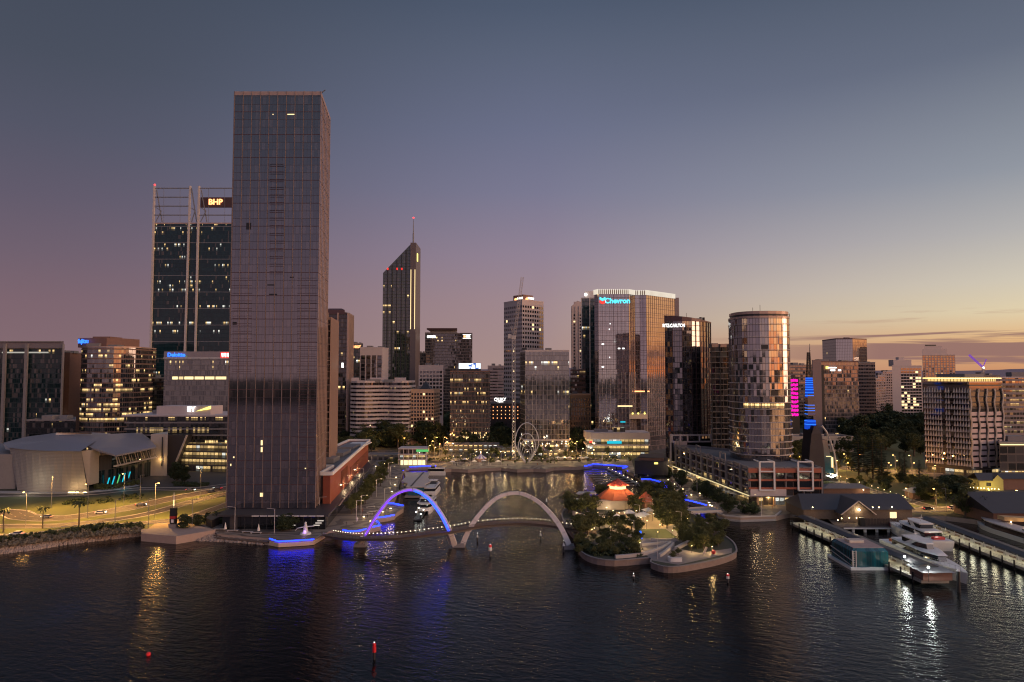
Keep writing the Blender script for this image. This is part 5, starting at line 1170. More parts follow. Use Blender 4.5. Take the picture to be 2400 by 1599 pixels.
# far suburbs: low blocks toward the horizon
rg = random.Random(12)
zones = [(1850, 2400, 16), (300, 350, 2), (810, 1400, 8)]
k = 0
for (xa, xb, nn_) in zones:
    for i in range(nn_):
        Y_ = rg.uniform(1050, 1900); x0 = xa + (xb - xa) * (i + rg.random() * .6) / nn_; wpx = rg.uniform(8, 26); zt_ = rg.uniform(14, 44)
        P = rp(x0, x0 + wpx, Y_, rg.uniform(15, 30), 20); k += 1
        fr = rg.choice([(.42, .33, .30), (.30, .23, .21), (.22, .17, .17), (.5, .4, .37)])
        cw = {.42: 'pale pink', .30: 'brownish', .22: 'dark mauve', .5: 'cream'}[fr[0]]; hw_ = 'tall' if zt_ > 34 else 'low' if zt_ < 22 else 'mid-height'
    bld('distant %s %s block %s' % (hw_, cw, 'near the horizon on the right' if xa > 1800 else 'near the horizon behind the centre towers' if xa > 500 else 'near the horizon at the left'), P, zt_, facade('far%d' % k, glass=(.03, .025, .03), frame=fr, bay=3.2, floor=3.5, sp=.45, mw=.15, lit=.12, seed=400 + k, frough=.8, warm=.9), parapet=.5, name='distant_building')['group'] = 'distant blocks near the horizon'
# ================================================================== BRIDGE, QUAY STRUCTURES, BOATS
# ---- S-curved footbridge with two arches
dk = [((767, 1251), 2.3), ((803, 1257), 3.2), ((844, 1259.5), 4.2), ((926, 1258), 5.6), ((1007, 1249), 6.6), ((1078, 1239), 7.0), ((1117, 1231), 7.2), ((1174, 1225.5), 7.2), ((1224, 1223.5), 6.8), ((1270, 1226), 6.2), ((1308, 1231.5), 5.2), ((1365, 1241), 3.4), ((1398, 1248), 2.3)]
line = smooth_line([G3(p[0], p[1], z) for p, z in dk], 8)
B = thing('footbridge', 'curving timber-decked footbridge with two tall slender arches crossing the mouth of the basin', 'bridge', (line[0].x, line[0].y, 2))
def sweep(mb, L, prof):
    rings = []
    for i, p in enumerate(L):
        a, b_ = L[max(i - 1, 0)], L[min(i + 1, len(L) - 1)]; d_ = Vector((b_.x - a.x, b_.y - a.y, 0)).normalized(); nn = Vector((-d_.y, d_.x, 0)); rings.append([p + nn * u + Vector((0, 0, v)) for u, v in prof])
    for i in range(len(rings) - 1):
        for k in range(len(prof)):
            j = (k + 1) % len(prof); mb.face([rings[i][k], rings[i][j], rings[i + 1][j], rings[i + 1][k]])
    mb.face(rings[0]); mb.face(rings[-1][::-1])
mb = MB(); sweep(mb, line, [(-2.4, 0), (2.4, 0), (2.3, -.25), (-2.3, -.25)]); mb.build('deck', M['wood'], B)
mb = MB(); sweep(mb, line, [(-2.0, -.26), (2.0, -.26), (1.0, -1.25), (-1.0, -1.25)]); mb.build('girder', M['concd'], B)
for sg in (-1, 1):
    mb = MB(); L2 = []
    for i, p in enumerate(line):
        a, b_ = line[max(i - 1, 0)], line[min(i + 1, len(line) - 1)]; d_ = Vector((b_.x - a.x, b_.y - a.y, 0)).normalized(); L2.append(p + Vector((-d_.y, d_.x, 0)) * 2.45 * sg)
    for i in range(len(L2) - 1): mb.bar(L2[i] + Vector((0, 0, 1.15)), L2[i + 1] + Vector((0, 0, 1.15)), .14); mb.bar(L2[i] + Vector((0, 0, .6)), L2[i + 1] + Vector((0, 0, .6)), .07)
    acc = 0
    for i in range(len(L2) - 1):
        n_ = max(1, round((L2[i + 1] - L2[i]).length / 1.3))
        for k in range(n_): q = L2[i].lerp(L2[i + 1], k / n_); mb.bar(q + Vector((0, 0, -.35)), q + Vector((0, 0, 1.2)), .09)
    mb.build('railing', M['wood'], B)
tot = [0]
for i in range(len(line) - 1): tot.append(tot[-1] + (line[i + 1] - line[i]).length)
src = None; NL = 66
for k in range(NL):
    s_ = tot[-1] * (k + .5) / NL; i = max(j for j in range(len(tot)) if tot[j] <= s_); i = min(i, len(line) - 2); p = line[i].lerp(line[i + 1], (s_ - tot[i]) / (tot[i + 1] - tot[i]))
    a, b_ = line[i], line[i + 1]; d_ = Vector((b_.x - a.x, b_.y - a.y, 0)).normalized(); q = p + Vector((-d_.y, d_.x, 0)) * 2.25 + Vector((0, 0, 1.0))
    if src is None: mb = MB(); mb.sphere(q, .14, 6, 4); src = mb.build('handrail_light', M['e_dot'], B); q0 = q
    else: o = src.copy(); COL.objects.link(o); o.location = q - q0
for s_ in (.25, .5, .75):                                         # light the handrail dots throw on the deck
    i = int(s_ * (len(line) - 1)); plight(B, line[i] + Vector((0, 0, 2.2)) - WL[B.name], 70, (1, .55, .3), 1.5, 'deck_light')
def arch(pts, w0, w1, mat, name):
    L = smooth_line(pts, 8); n_ = len(L); mb = MB(); rings = []
    for i, p in enumerate(L):
        d_ = (L[min(i + 1, n_ - 1)] - L[max(i - 1, 0)]).normalized(); x = Vector((0, 1, 0)); x = (x - d_ * x.dot(d_)).normalized(); y = x.cross(d_).normalized()
        f_ = abs(i / (n_ - 1) * 2 - 1); wv_ = w0 + (w1 - w0) * f_; rings.append([p + x * wv_ * .62 + y * wv_ * .5, p - x * wv_ * .62 + y * wv_ * .42, p - x * wv_ * .5 - y * wv_ * .5, p + x * wv_ * .5 - y * wv_ * .5])
    for i in range(n_ - 1):
        for k in range(4):
            j = (k + 1) % 4; mb.face([rings[i][k], rings[i][j], rings[i + 1][j], rings[i + 1][k]])
    o = mb.build(name, mat, B, smooth=False); mb = MB()
    for i in range(3, n_ - 2, 5):
        c0 = sum((r for r in rings[i]), Vector()) / 4; d_ = (L[i + 1] - L[i]).normalized() * .09
        ra, rb = [c0 + (r - c0) * 1.03 - d_ for r in rings[i]], [c0 + (r - c0) * 1.03 + d_ for r in rings[i]]
        for k in range(4):
            j = (k + 1) % 4; mb.face([ra[k], ra[j], rb[j], rb[k]])
    mb.build('weld_joints', M['concd'], B)
    return o, L
zA = lambda px, py, Y: Vector((PX(px, Y, ZT(py, Y)), Y, ZT(py, Y)))
a1 = [zA(845, 1274, 262), zA(858, 1252, 261), zA(885, 1206, 259), (zA(920, 1164, 258)), zA(962, 1147.5, 257.5), zA(1000, 1164, 257), zA(1030, 1200, 257), zA(1053, 1243, 258), zA(1066, 1278, 261)]
def arch_paint():
    m_, t = newmat('arch_steel'); b = t.n('ShaderNodeBsdfPrincipled'); b.inputs['Base Color'].default_value = (.62, .55, .53, 1); b.inputs['Roughness'].default_value = .45; out(t, b.outputs[0]); return m_
M['arch'] = arch_paint()
o1, L1 = arch(a1, 1.15, 1.9, M['arch'], 'purple_lit_arch')
a2 = [zA(1083, 1280, 262), zA(1098, 1246, 263), zA(1125, 1205, 265), zA(1165, 1167, 267), zA(1212, 1156, 268), zA(1255, 1172, 267), zA(1290, 1204, 265), zA(1316, 1240, 262), zA(1334, 1279, 259)]
o2, L2_ = arch(a2, 1.25, 2.1, M['arch'], 'pale_arch')
# blue LED line under the first arch (right half blue, left half violet)
for seg, mm, nm in ((L1[6:34], emis('violet_led', (.22, .06, 1.0), 1.6), 'violet_strip'), (L1[34:len(L1) - 8], emis('arch_blue_led', (.01, .04, 1.0), 7.0), 'blue_strip')):
    mb = MB()
    for i in range(len(seg) - 1): mb.bar(seg[i] + Vector((0, -1.25, -.1)), seg[i + 1] + Vector((0, -1.25, -.1)), .22, .55)
    mb.build(nm, mm, B)
for lo_, tg, pw, c_ in ((L1[10] + Vector((4, -7, -1)), L1[18], 3200, (.42, .16, 1)), (L1[10] + Vector((7, -6, -2)), L1[30], 5200, (.38, .14, 1)), (L1[-14] + Vector((-5, -6, -2)), L1[40], 2600, (.12, .14, 1))):
    slight(B, lo_, tg, pw, c_, 46, .5, 'arch_flood')
mb = MB()
for px, Y in ((845, 262), (1076, 261.5), (1333, 258.5)):
    x = PX(px, Y, 1); mb = MB(); mb.prism([(x - 2.6, Y - 2), (x + 2.6, Y - 2), (x + 2.6, Y + 3), (x - 2.6, Y + 3)], -1, 1.3, top=[(x - 2, Y - 1.5), (x + 2, Y - 1.5), (x + 2, Y + 2.5), (x - 2, Y + 2.5)]); mb.build('pier', M['concd'], B)
x = PX(1066, 261, 1); mb = MB(); mb.bar((x - 1.0, 261.5, 1), (x - 2.6, 260, 6.2), 1.6, 1.8); mb.build('inclined_strut', M['arch'], B)
x = PX(845, 262, 1); mb = MB(); mb.bar((x, 262, 1), (x + 1.5, 259, 4), 1.6, 1.6); mb.build('inclined_strut', M['arch'], B)

# ---- oval loop sculpture
Yq = 489; S_ = thing('sculpture', 'tall sculpture of nested white oval loops standing on the boardwalk', 'sculpture', (PX(1234, Yq, 10), Yq, 2))
for k, (w_, top) in enumerate(((55, 991), (41, 1016), (33, 1030), (24, 1043), (15, 1054))):
    zt_ = ZT(top, Yq); hw = w_ / 2 / FP * Yq; P = []
    for j in range(33):
        a_ = -math.pi / 2 + .22 + (2 * math.pi - .44) * j / 32; zz = 1 + math.sin(a_); P.append((PX(1235, Yq, 10) + hw * math.cos(a_) * (1 if zz > .9 else .55 + .5 * zz), Yq + k * .5 - 1 + (1 - math.sin(a_)) * .3, 2.2 + (zt_ - 2.2) * zz / 2))
    mb = MB(); mb.tube(P, .34 - .045 * k, 6); mb.build('loop', M['white'], S_)
# ---- bell tower: needle spire, blue lit louvres, dark copper sails
Yb = 410; X = lambda px, z=40: PX(px, Yb, z); Z = lambda py: ZT(py, Yb)
T = thing('bell_tower', 'needle-spired glass bell tower with blue light bands rising from dark sail-like wings', 'tower', (X(1899), Yb, 2))
mb = MB(); mb.tube([(X(1898, 80), Yb, Z(845)), (X(1898, 80), Yb, Z(806))], [.55, .16], 5); mb.build('needle', M['grey'], T)
mb = MB()
for sx_ in (-1, 1):
    for sy in (-1, 1): mb.bar((X(1898) + sx_ * 1.1, Yb + sy * 1.1, Z(885)), (X(1898) + sx_ * .5, Yb + sy * .5, Z(826)), .5)
for k in range(9): z = Z(884 - k * 6.5); r = 1.1 - .07 * k; mb.box(X(1898), Yb, z, 2 * r, 2 * r, .5)
mb.build('lattice_top', M['dark'], T)
mb = MB(); r0, r1 = 2.3, 1.4; mb.prism([(X(1898.5, 40) - r0, Yb - r0), (X(1898.5) + r0, Yb - r0), (X(1898.5) + r0, Yb + r0), (X(1898.5) - r0, Yb + r0)], Z(975), Z(884), top=[(X(1898) - r1, Yb - r1), (X(1898) + r1, Yb - r1), (X(1898) + r1, Yb + r1), (X(1898) - r1, Yb + r1)]); mb.build('glass_shaft', plain('shaft_glass', (.05, .055, .08), .15), T)
for za_, zb_ in ((931, 885), (973, 949), (1006, 984)):
    f0_, f1_ = (za_ - 884) / 110, (zb_ - 884) / 110; r0, r1 = 1.45 + .95 * f0_, 1.45 + .95 * f1_; c0, c1 = X(1898 + .5 * f0_), X(1898 + .5 * f1_); mb = MB(); mb.prism([(c0 - r0, Yb - r0), (c0 + r0, Yb - r0), (c0 + r0, Yb + r0), (c0 - r0, Yb + r0)], Z(za_), Z(zb_), top=[(c1 - r1, Yb - r1), (c1 + r1, Yb - r1), (c1 + r1, Yb + r1), (c1 - r1, Yb + r1)]); mb.build('blue_lit_section', emis('blue_section', (.01, .07, .62), .9) if 'blue_section' not in MATS else MATS['blue_section'], T)
for py in (887, 892, 897, 902.5, 908, 914, 921, 928, 950, 957, 963, 971, 987, 995):
    f_ = (py - 884) / 110; r = 1.5 + .95 * f_; mb = MB(); mb.box(X(1898 + .5 * f_), Yb, Z(py), 2 * r, 2 * r, .28); mb.build('blue_light_band', emis('tower_blue', (.03, .2, 1), 1.9) if 'tower_blue' not in MATS else MATS['tower_blue'], T)
mb = MB()
def sail(pts, th=.5):
    n_ = len(pts)
    for i in range(n_ - 1):
        (l0, r0_, y0), (l1, r1_, y1) = pts[i], pts[i + 1]; za, zb = Z(y0), Z(y1)
        mb.face([(X(l0, za), Yb - 7, za), (X(r0_, za), Yb - 4, za), (X(r1_, zb), Yb - 4, zb), (X(l1, zb), Yb - 7, zb)]); mb.face([(X(l0, za), Yb + 4, za), (X(l0, za), Yb - 7, za), (X(l1, zb), Yb - 7, zb), (X(l1, zb), Yb + 4, zb)])
        mb.face([(X(r0_, za), Yb - 4, za), (X(r0_, za), Yb + 8, za), (X(r1_, zb), Yb + 8, zb), (X(r1_, zb), Yb - 4, zb)])
sail([(1884, 1928, 1122), (1884, 1926, 1090), (1886, 1923, 1050), (1890, 1918, 1015), (1896, 1909, 996.5)]); mb.build('copper_sail', plain('dark_sail', (.014, .010, .020), .75), T)
mb = MB(); sail([(1882, 1897, 1122), (1886, 1897, 1060), (1890, 1895, 1004)]); mb.build('copper_sail', MATS['dark_sail'], T)
mb = MB(); mb.prism([(X(1926, 5), Yb - 3), (X(1951, 5), Yb - 3), (X(1951, 5), Yb + 5), (X(1926, 5), Yb + 5)], Z(1110), Z(1030), top=[(X(1921, 5), Yb - 2), (X(1936, 5), Yb - 2), (X(1936, 5), Yb + 5), (X(1921, 5), Yb + 5)]); mb.build('glass_hall', plain('hall_glass', (.03, .09, .12), .1, ior=1.8), T)
mb = MB(); P = [(X(px, 20), Yb - 3.5, Z(py)) for px, py in ((1921, 997), (1932, 1012), (1941, 1035), (1949, 1062), (1953, 1090), (1954.5, 1120))]; mb.tube(P, .55, 5); mb.build('curved_fin', M['finw'], T)
mb = MB(); mb.box(X(1936, 20), Yb - 3.4, Z(1069), 3.0, .3, .35); mb.box(X(1944, 20), Yb - 3.4, Z(1094), 1.0, .2, 6); mb.build('hall_light', M['e_soft'], T)
rg = random.Random(4)
for k in range(20):
    mb = MB(); mb.sphere((X(1930 + rg.random() * 20, 4), Yb - 4 - rg.random() * 3, Z(1116) + rg.random() * 2.0), .16, 5, 3); mb.build('pin_light', M['e_white'], T)
mb = MB(); mb.box(X(1939, 4), Yb + 0, 2, 9, 7, 4.5); mb.build('entrance', M['glassdk'], T)
# ---- convention hall with leaning curved wall and folded roof
T = thing('convention_hall', 'big convention hall with a leaning curved concrete wall, folded zinc roof and teal light columns', 'building', (*G(150, 1150, 2), 2))
def W3(px, py, z): return G3(px, py, z)
mb = MB(); top = []; bot = []
for i in range(11):
    f_ = i / 10; top.append(W3(22 + (191 - 22) * f_, 1049 + 9 * f_, 24.5)); b_ = W3(41 + (205 - 41) * f_, 1149 + 1.5 * f_, 2); bulge = 5 * math.sin(f_ * math.pi); bot.append(Vector((b_.x, b_.y - bulge, 2))); top[-1].y -= bulge * 1.0
u = 0
for i in range(10):
    L_ = (bot[i + 1] - bot[i]).length; mb.face([bot[i], bot[i + 1], top[i + 1], top[i]], [(u, 0), (u + L_, 0), (u + L_, 23), (u, 23)]); u += L_
def ribbed(name, col, n_=.8):
    m_, t = newmat(name); b = t.n('ShaderNodeBsdfPrincipled'); uvn = t.n('ShaderNodeUVMap'); uvn.uv_map = 'UVMap'; uu, vv, _ = t.sep(uvn.outputs[0])
    f_ = t.m('FRACT', t.m('DIVIDE', vv, n_)); c_ = t.mix(t.m('LESS_THAN', f_, .14), col, tuple(x * .55 for x in col)); t.put(b.inputs['Base Color'], c_); b.inputs['Roughness'].default_value = .6
    bp = t.n('ShaderNodeBump'); bp.inputs['Distance'].default_value = .1; t.put(bp.inputs['Height'], t.m('GREATER_THAN', f_, .14)); t.put(b.inputs['Normal'], bp.outputs[0]); out(t, b.outputs[0]); return m_
mb.build('curved_wall', ribbed('ribbed_wall', (.34, .30, .27)), T)
back = [W3(x, y, 26) for x, y in ((260, 1016), (200, 1013), (130, 1015), (60, 1024), (8, 1038))]
mb = MB(); ctr = W3(130, 1032, 26.5); ring = [p + Vector((0, -1, .1)) for p in top] + [W3(215, 1040, 26)] + back
for i in range(len(ring)):
    j = (i + 1) % len(ring); mb.face([ring[i], ring[j], ctr])
mb.build('roof', M['roofzinc'], T)
mb = MB(); mb.bar(W3(62, 1049, 24.6), W3(75, 1047, 24.9), 1, .6); mb.face([W3(130, 1020, 27), W3(215, 1017, 27), W3(215, 1013, 28.5), W3(132, 1014, 28.5)])
mb.build('roof_upstand', M['cream'], T)
mb = MB(); P = [W3(8, 1040, 24), W3(30, 1043, 24), W3(44, 1145, 2), W3(41, 1150, 2)]; q = Vector((0, 5, 0)); mb.face([P[3], P[2], P[1], P[0]]); mb.face([P[2], P[2] + q, P[1] + q, P[1]]); mb.face([P[0], P[0] + q, P[3] + q, P[3]]); mb.build('leaning_fin', M['conc'], T)
mb = MB(); mb.prism([tuple(G(x, y, 2)) for x, y in ((-160, 1150), (36, 1146), (20, 1110), (-160, 1110))], 2, 21); mb.build('dark_side_wing', M['concd'], T)
mb = MB(); P = [W3(191, 1057, 23.5), W3(212, 1055, 23.5), W3(211, 1137, 4), W3(205, 1138, 4)]; mb.face([P[3], P[2], P[1], P[0]]); q = Vector((0, 8, 0)); mb.face([P[2], P[2] + q, P[1] + q, P[1]]); mb.build('wedge_wall', M['cream'], T)
gl = [(212, 1140), (232, 1140), (258, 1136), (372, 1111), (372, 1098), (240, 1100)]
mb = MB(); mb.prism([G(x, y, 2) for x, y in gl], 2, 19); mb.build('glass_hall', facade('hall_front', glass=(.008, .022, .026), frame=(.05, .05, .05), bay=2, floor=9, sp=.04, mw=.05, lit=.03, ior=1.6, seed=351), T)
mb = MB(); a = G(231, 1139, 2); b_ = G(259, 1135, 2); mb.prism([a, b_, (b_[0], b_[1] + 4), (a[0], a[1] + 4)], 2.2, 20); mb.build('white_wall', M['cream'], T)
mb = MB(); mb.face([W3(191, 1040, 26), W3(216, 1050, 24.5), W3(272, 1067, 20.5), W3(367, 1047, 21.5), W3(350, 1028, 24), W3(331, 1014, 27), W3(243, 1018, 27.5)]); q = Vector((0, 0, -.9))
R_ = [W3(191, 1040, 26), W3(216, 1050, 24.5), W3(272, 1067, 20.5), W3(367, 1047, 21.5)]
for i in range(3): mb.face([R_[i] + q, R_[i + 1] + q, R_[i + 1], R_[i]])
mb.build('folded_roof', M['roofzinc'], T)
mb = MB(); a, b_ = W3(268, 1093, 14), W3(368, 1071, 14); mb.bar(a, b_, 1.0, .8)
for i in range(7): q = a.lerp(b_, .08 + i * .14); mb.bar(q + Vector((0, 0, .3)), q + Vector((-1.2, -.5, 5.4)), .35); mb.bar(q + Vector((1.5, 0, .3)), q + Vector((.2, -.3, 4.6)), .25)
mb.build('gallery_struts', M['cream'], T)
for k in range(7):
    f_ = k / 6; q = W3(250 + 74 * f_, 1141 - 23 * f_, 2.2); mb = MB(); mb.bar(q, q + Vector((1.4, 0, 5.0)), .45); mb.build('light_column', M['e_teal'] if k != 2 else M['e_green'], T)
plight(T, G3(290, 1136, 5) - WL[T.name], 260, (.1, .8, .9), 1, 'teal_light')
mb = MB(); P = rp(352, 392, 428, 20, 12); mb.prism(P, 2, ZT(1018, 428)); mb.build('end_wall', M['cream'], T)
mb = MB(); P = rp(378, 381, 427.4, .5, 12); mb.prism(P, 8, 26); mb.build('recess', M['dark'], T)
mb = MB(); z1_ = ZT(1020, 440); mb.prism([(PX(392, 440, 15), 440), (PX(400, 440, 15), 440), (PX(400, 440, 15), 470), (PX(392, 440, 15), 470)], 2, z1_, top=[(PX(392, 440, 15), 440), (PX(436, 440, 15), 440), (PX(436, 440, 15), 470), (PX(392, 440, 15), 470)]); mb.build('dark_wedge', M['slate'], T)
mb = MB(); mb.bar((PX(401, 439, 5), 439.6, 2), (PX(437, 439, 25), 439.6, z1_), 1.3, .8); mb.build('wedge_trim', M['cream'], T)
mb = MB(); mb.box(*G(152, 1151.5, 2), 2, 3.4, .4, 5.4); mb.build('lit_doorway', M['e_soft'] if False else plain('warm_lit_door', (.5, .35, .2), .6), T)  # doorway glow is a warm base colour, nothing emits here
mb = MB(); p = W3(162, 1146, 2); mb.box(p.x, p.y - 3.6, 14.4, 7.5, .8, 2.2); mb.bar((p.x - 3.6, p.y - 3.6, 2), (p.x - 3.6, p.y - 3.6, 14.5), .3); mb.build('gantry_sign', M['dark'], T)
plight(T, W3(88, 1149, 3) + Vector((0, -9, 4)) - WL[T.name], 1500, (1, .9, .62), .5, 'wall_flood')
for px in (172, 182, 196): plight(T, W3(px, 1152, 2.6) + Vector((0, -.8, 0)) - WL[T.name], 340, (1, .68, .28), .3, 'wall_flood')
for px in (164, 172, 181, 199): mb = MB(); p = W3(px, 1154, 2.2); mb.box(p.x, p.y, 2.1, 1.4, .5, .2); mb.build('ground_light', M['e_warm'], T)
plight(T, Vector((PX(374, 426, 12), 426, 12)) - WL[T.name], 520, (1, .62, .22), .3, 'wall_flood')
# bus port canopy with bright underside
T = thing('bus_port', 'curving bus port canopy with bright greenish-white lit platforms right of the convention hall', 'canopy', (*G(450, 1085, 2), 2))
P0 = [(413, 1092), (440, 1086), (480, 1076), (540, 1066)]; c3 = [G3(x, y, 2) for x, y in P0]
mb = MB(); L3 = smooth_line(c3, 4); 
for i in range(len(L3) - 1): mb.bar(L3[i] + Vector((0, 5, 4.6 + i * .12)), L3[i + 1] + Vector((0, 5, 4.72 + i * .12)), 9, .5)
mb.build('canopy_roof', M['concd'], T)
mb = MB()
for i in range(len(L3) - 1): a, b_ = L3[i] + Vector((0, 8, .3)), L3[i + 1] + Vector((0, 8, .3)); mb.face([a, b_, b_ + Vector((0, 0, 3.6)), a + Vector((0, 0, 3.6))])
mb.build('lit_back_wall', emis('bus_port_light', (.75, .95, .72), .75), T)
mb = MB()
for i in range(0, len(L3), 1): mb.bar(L3[i] + Vector((0, 1, 0)), L3[i] + Vector((0, 1, 4.6)), .35)
mb.build('columns', M['cream'], T)
for i in (2, 6, 10): plight(T, L3[i] + Vector((0, 1, 4)) - WL[T.name], 420, (.8, 1, .75), .6)
def sea_mark(px, py, h, kind, lb, grp=None):
    x, y = G(px, py, 0); t = thing('channel_marker', lb, 'marker', (x, y, 0), group=grp)
    mb = MB(); mb.tube([(x, y, -1), (x, y, h * .55)], .28, 8); mb.build('post', M['dark'], t)
    if kind == 'red': mb = MB(); mb.tube([(x, y, h * .45), (x, y, h * .78)], .42, 8); mb.build('red_cylinder', plain('bright_red', (.75, .02, .03), .5) if 'bright_red' not in MATS else MATS['bright_red'], t); mb = MB(); mb.tube([(x, y, h * .8), (x, y, h * .97)], .38, 8); mb.build('red_cylinder', MATS['bright_red'], t)
    elif kind == 'rw': mb = MB(); mb.tube([(x, y, h * .5), (x, y, h * .8)], .5, 8); mb.build('white_band', M['white'], t); mb = MB(); mb.tube([(x, y, h * .8), (x, y, h)], .5, 8); mb.build('red_band', plain('bright_red', (.75, .02, .03), .5) if 'bright_red' not in MATS else MATS['bright_red'], t)
    else: mb = MB(); mb.cone((x, y, h * .55), .42, .1, h * .3, 8); mb.build('white_cap', M['white'], t)
    mb = MB(); mb.sphere((x, y, h + .15), .16, 6, 4); mb.build('lamp', M['e_mark'], t); return t
sea_mark(877, 1546, 3.7, 'red', 'bright red channel marker pole standing alone in the dark foreground water')
x, y = G(348, 1537, 0); t = thing('buoy', 'round red mooring buoy floating alone in the lower left water', 'buoy', (x, y, 0)); mb = MB(); mb.sphere((x, y, .3), .5, 12, 8); mb.build('float', MATS['bright_red'], t); mb = MB(); mb.tube([(x, y, .8), (x, y, 1.15)], .08, 5); mb.build('ring', M['dark'], t)
sea_mark(1149, 1305, 4.2, 'rw', 'red and white channel marker just in front of the bridge, right of its middle pier')
sea_mark(1321, 1294, 4.0, 'cap', 'pale-topped marker pile by the right foot of the pale arch')
sea_mark(1119, 1270, 3.2, 'cap', 'pale-topped pile behind the left leg of the pale arch'); sea_mark(1267, 1266, 3.2, 'cap', 'pale-topped pile seen beneath the middle of the pale arch'); sea_mark(1281, 1182, 2.4, 'cap', 'small marker pile in the basin water above the pale arch')
sea_mark(1706, 1366, 2.6, 'rw', 'short lit marker in the open water right of the island'); sea_mark(1485, 1357, 1.6, 'cap', 'tiny dim marker in the water below the island')
# ---- bird statue on the lit platform
x, y = G(716, 1252, 2); t = thing('statue', 'pale sculpture of a bird with outspread wings on the blue edged platform', 'statue', (x, y, 2))
mb = MB(); mb.cone((x, y, 2), 2.3, 1.9, .7, 12); mb.build('plinth', M['white'], t)
mb = MB(); mb.cone((x, y, 2.7), 1.1, .75, 2.2, 10); mb.cone((x, y, 4.9), .75, .35, 1.2, 10); mb.sphere((x, y, 6.4), .45, 8, 5); mb.bar((x, y, 6.4), (x - .2, y - .9, 6.3), .18)
mb.bar((x - .3, y, 4.9), (x - 3.2, y, 4.3), .9, .25); mb.bar((x - 3.2, y, 4.3), (x - 4.0, y, 3.4), .6, .2); mb.bar((x + .3, y, 4.9), (x + 3.4, y, 5.2), .9, .25); mb.build('bird', M['white'], t)
plight(t, (0, -1.6, 1.2), 60, (.55, .25, 1), .2, 'uplight')
# beacon column on the sea wall
x, y = G(406, 1236, 3); t = thing('beacon_column', 'black and red banded beacon column with a pale mast on the concrete sea wall', 'beacon', (x, y, 3))
for z0_, h_, mm in ((3, 1.4, 'concd'), (4.4, 2.2, 'black'), (6.6, 1.0, 'red'), (7.6, 3.2, 'black')):
    mb = MB(); mb.box(x, y, z0_, 2.3 if mm != 'concd' else 3.2, 1.6, h_); mb.build({'concd': 'base', 'black': 'black_panel', 'red': 'red_band'}[mm], M[mm], t)
mb = MB(); mb.box(x, y - .85, 5.0, 1.0, .1, 1.3); mb.build('lit_notice', M['white'], t)
mb = MB(); mb.tube([(x, y, 10.8), (x, y, 14.2), (x, y, 17)], [.2, .2, .1], 6); mb.build('mast', M['white'], t)
mb = MB(); mb.tube([(x, y, 11.6), (x, y, 14)], .26, 6); mb.build('mast_light', M['e_soft'], t)
# ---- tower crane in the centre
Yk2 = 520; t = thing('tower_crane', 'slim lattice tower crane with raised jib and lit mast in the middle of the skyline', 'crane', (PX(1204, Yk2, 20), Yk2, 2))
def lattice(mb, a, b_, w_, n_, th=.22):
    a, b_ = Vector(a), Vector(b_); d_ = (b_ - a); L_ = d_.length; d_.normalize(); x = Vector((1, 0, 0)); x = (x - d_ * x.dot(d_)).normalized(); y = d_.cross(x).normalized()
    cs = [x * sx_ * w_ / 2 + y * sy * w_ / 2 for sx_, sy in ((-1, -1), (1, -1), (1, 1), (-1, 1))]
    for c_ in cs: mb.bar(a + c_, b_ + c_, th)
    for k in range(n_):
        p, q = a.lerp(b_, k / n_), a.lerp(b_, (k + 1) / n_)
        for j in range(4):
            c0, c1 = cs[j], cs[(j + 1) % 4]; mb.bar(p + (c0 if k % 2 else c1), q + (c1 if k % 2 else c0), th * .7)
xk = PX(1204, Yk2, 20); zk = ZT(795, Yk2)
mb = MB(); lattice(mb, (xk, Yk2, 2), (xk, Yk2, zk), 2.2, 40, .34); mb.build('mast', M['finw'], t)
mb = MB(); mb.box(xk, Yk2, zk, 3.4, 3, 2.6); mb.box(xk - 3, Yk2, zk + .4, 2.4, 2, 3.4); mb.build('cab', M['finw'], t)
pa, pb = (PX(1206, Yk2, 90), Yk2, zk + 2), (PX(1224, Yk2, 130), Yk2 - 6, ZT(652, Yk2))
mb = MB(); lattice(mb, pa, pb, 1.9, 26, .26); mb.build('jib', M['finw'], t)
mb = MB(); lattice(mb, (PX(1206, Yk2, 90), Yk2, zk + 2), (PX(1199, Yk2, 100), Yk2, ZT(765, Yk2)), 1.4, 6, .25); mb.bar((PX(1199, Yk2, 100), Yk2, ZT(765, Yk2)), (PX(1218, Yk2, 120), Yk2 - 4, ZT(690, Yk2)), .15); mb.build('a_frame', M['finw'], t)
for k in range(11):
    z = 6 + (zk - 8) * k / 11; mb = MB(); mb.box(xk, Yk2 - .2, z, .8, .5, .8); mb.build('mast_lamp', M['e_soft'], t); 
    if k % 2 == 0: plight(t, (0, -.4, z + 1.2 - 2), 60, (1, .8, .5), .3, 'mast_light')
# far crane right
Yk3 = 980; t = thing('luffing_crane', 'small luffing crane washed in violet light on the right horizon', 'crane', (PX(2305, Yk3, 40), Yk3, 2)); xk = PX(2305, Yk3, 60)
mb = MB(); lattice(mb, (xk, Yk3, 2), (xk, Yk3, ZT(862, Yk3)), 2.2, 14, .4); mb.build('mast', M['finw'], t)
mb = MB(); lattice(mb, (xk - 1, Yk3, ZT(860, Yk3)), (PX(2272, Yk3, 80), Yk3, ZT(832, Yk3)), 1.8, 9, .4); mb.bar((xk, Yk3, ZT(860, Yk3)), (PX(2312, Yk3, 80), Yk3, ZT(842, Yk3)), .8); mb.bar((PX(2312, Yk3, 80), Yk3, ZT(842, Yk3)), (PX(2290, Yk3, 80), Yk3, ZT(841, Yk3)), .3); mb.build('jib', emis('violet_lit_jib', (.32, .10, .75), .6), t)  # violet light on the jib is emission of the jib itself
mb = MB(); mb.sphere((xk, Yk3 - 1, ZT(862, Yk3)), 1.6, 6, 4); mb.build('lamp', M['e_sign'], t)
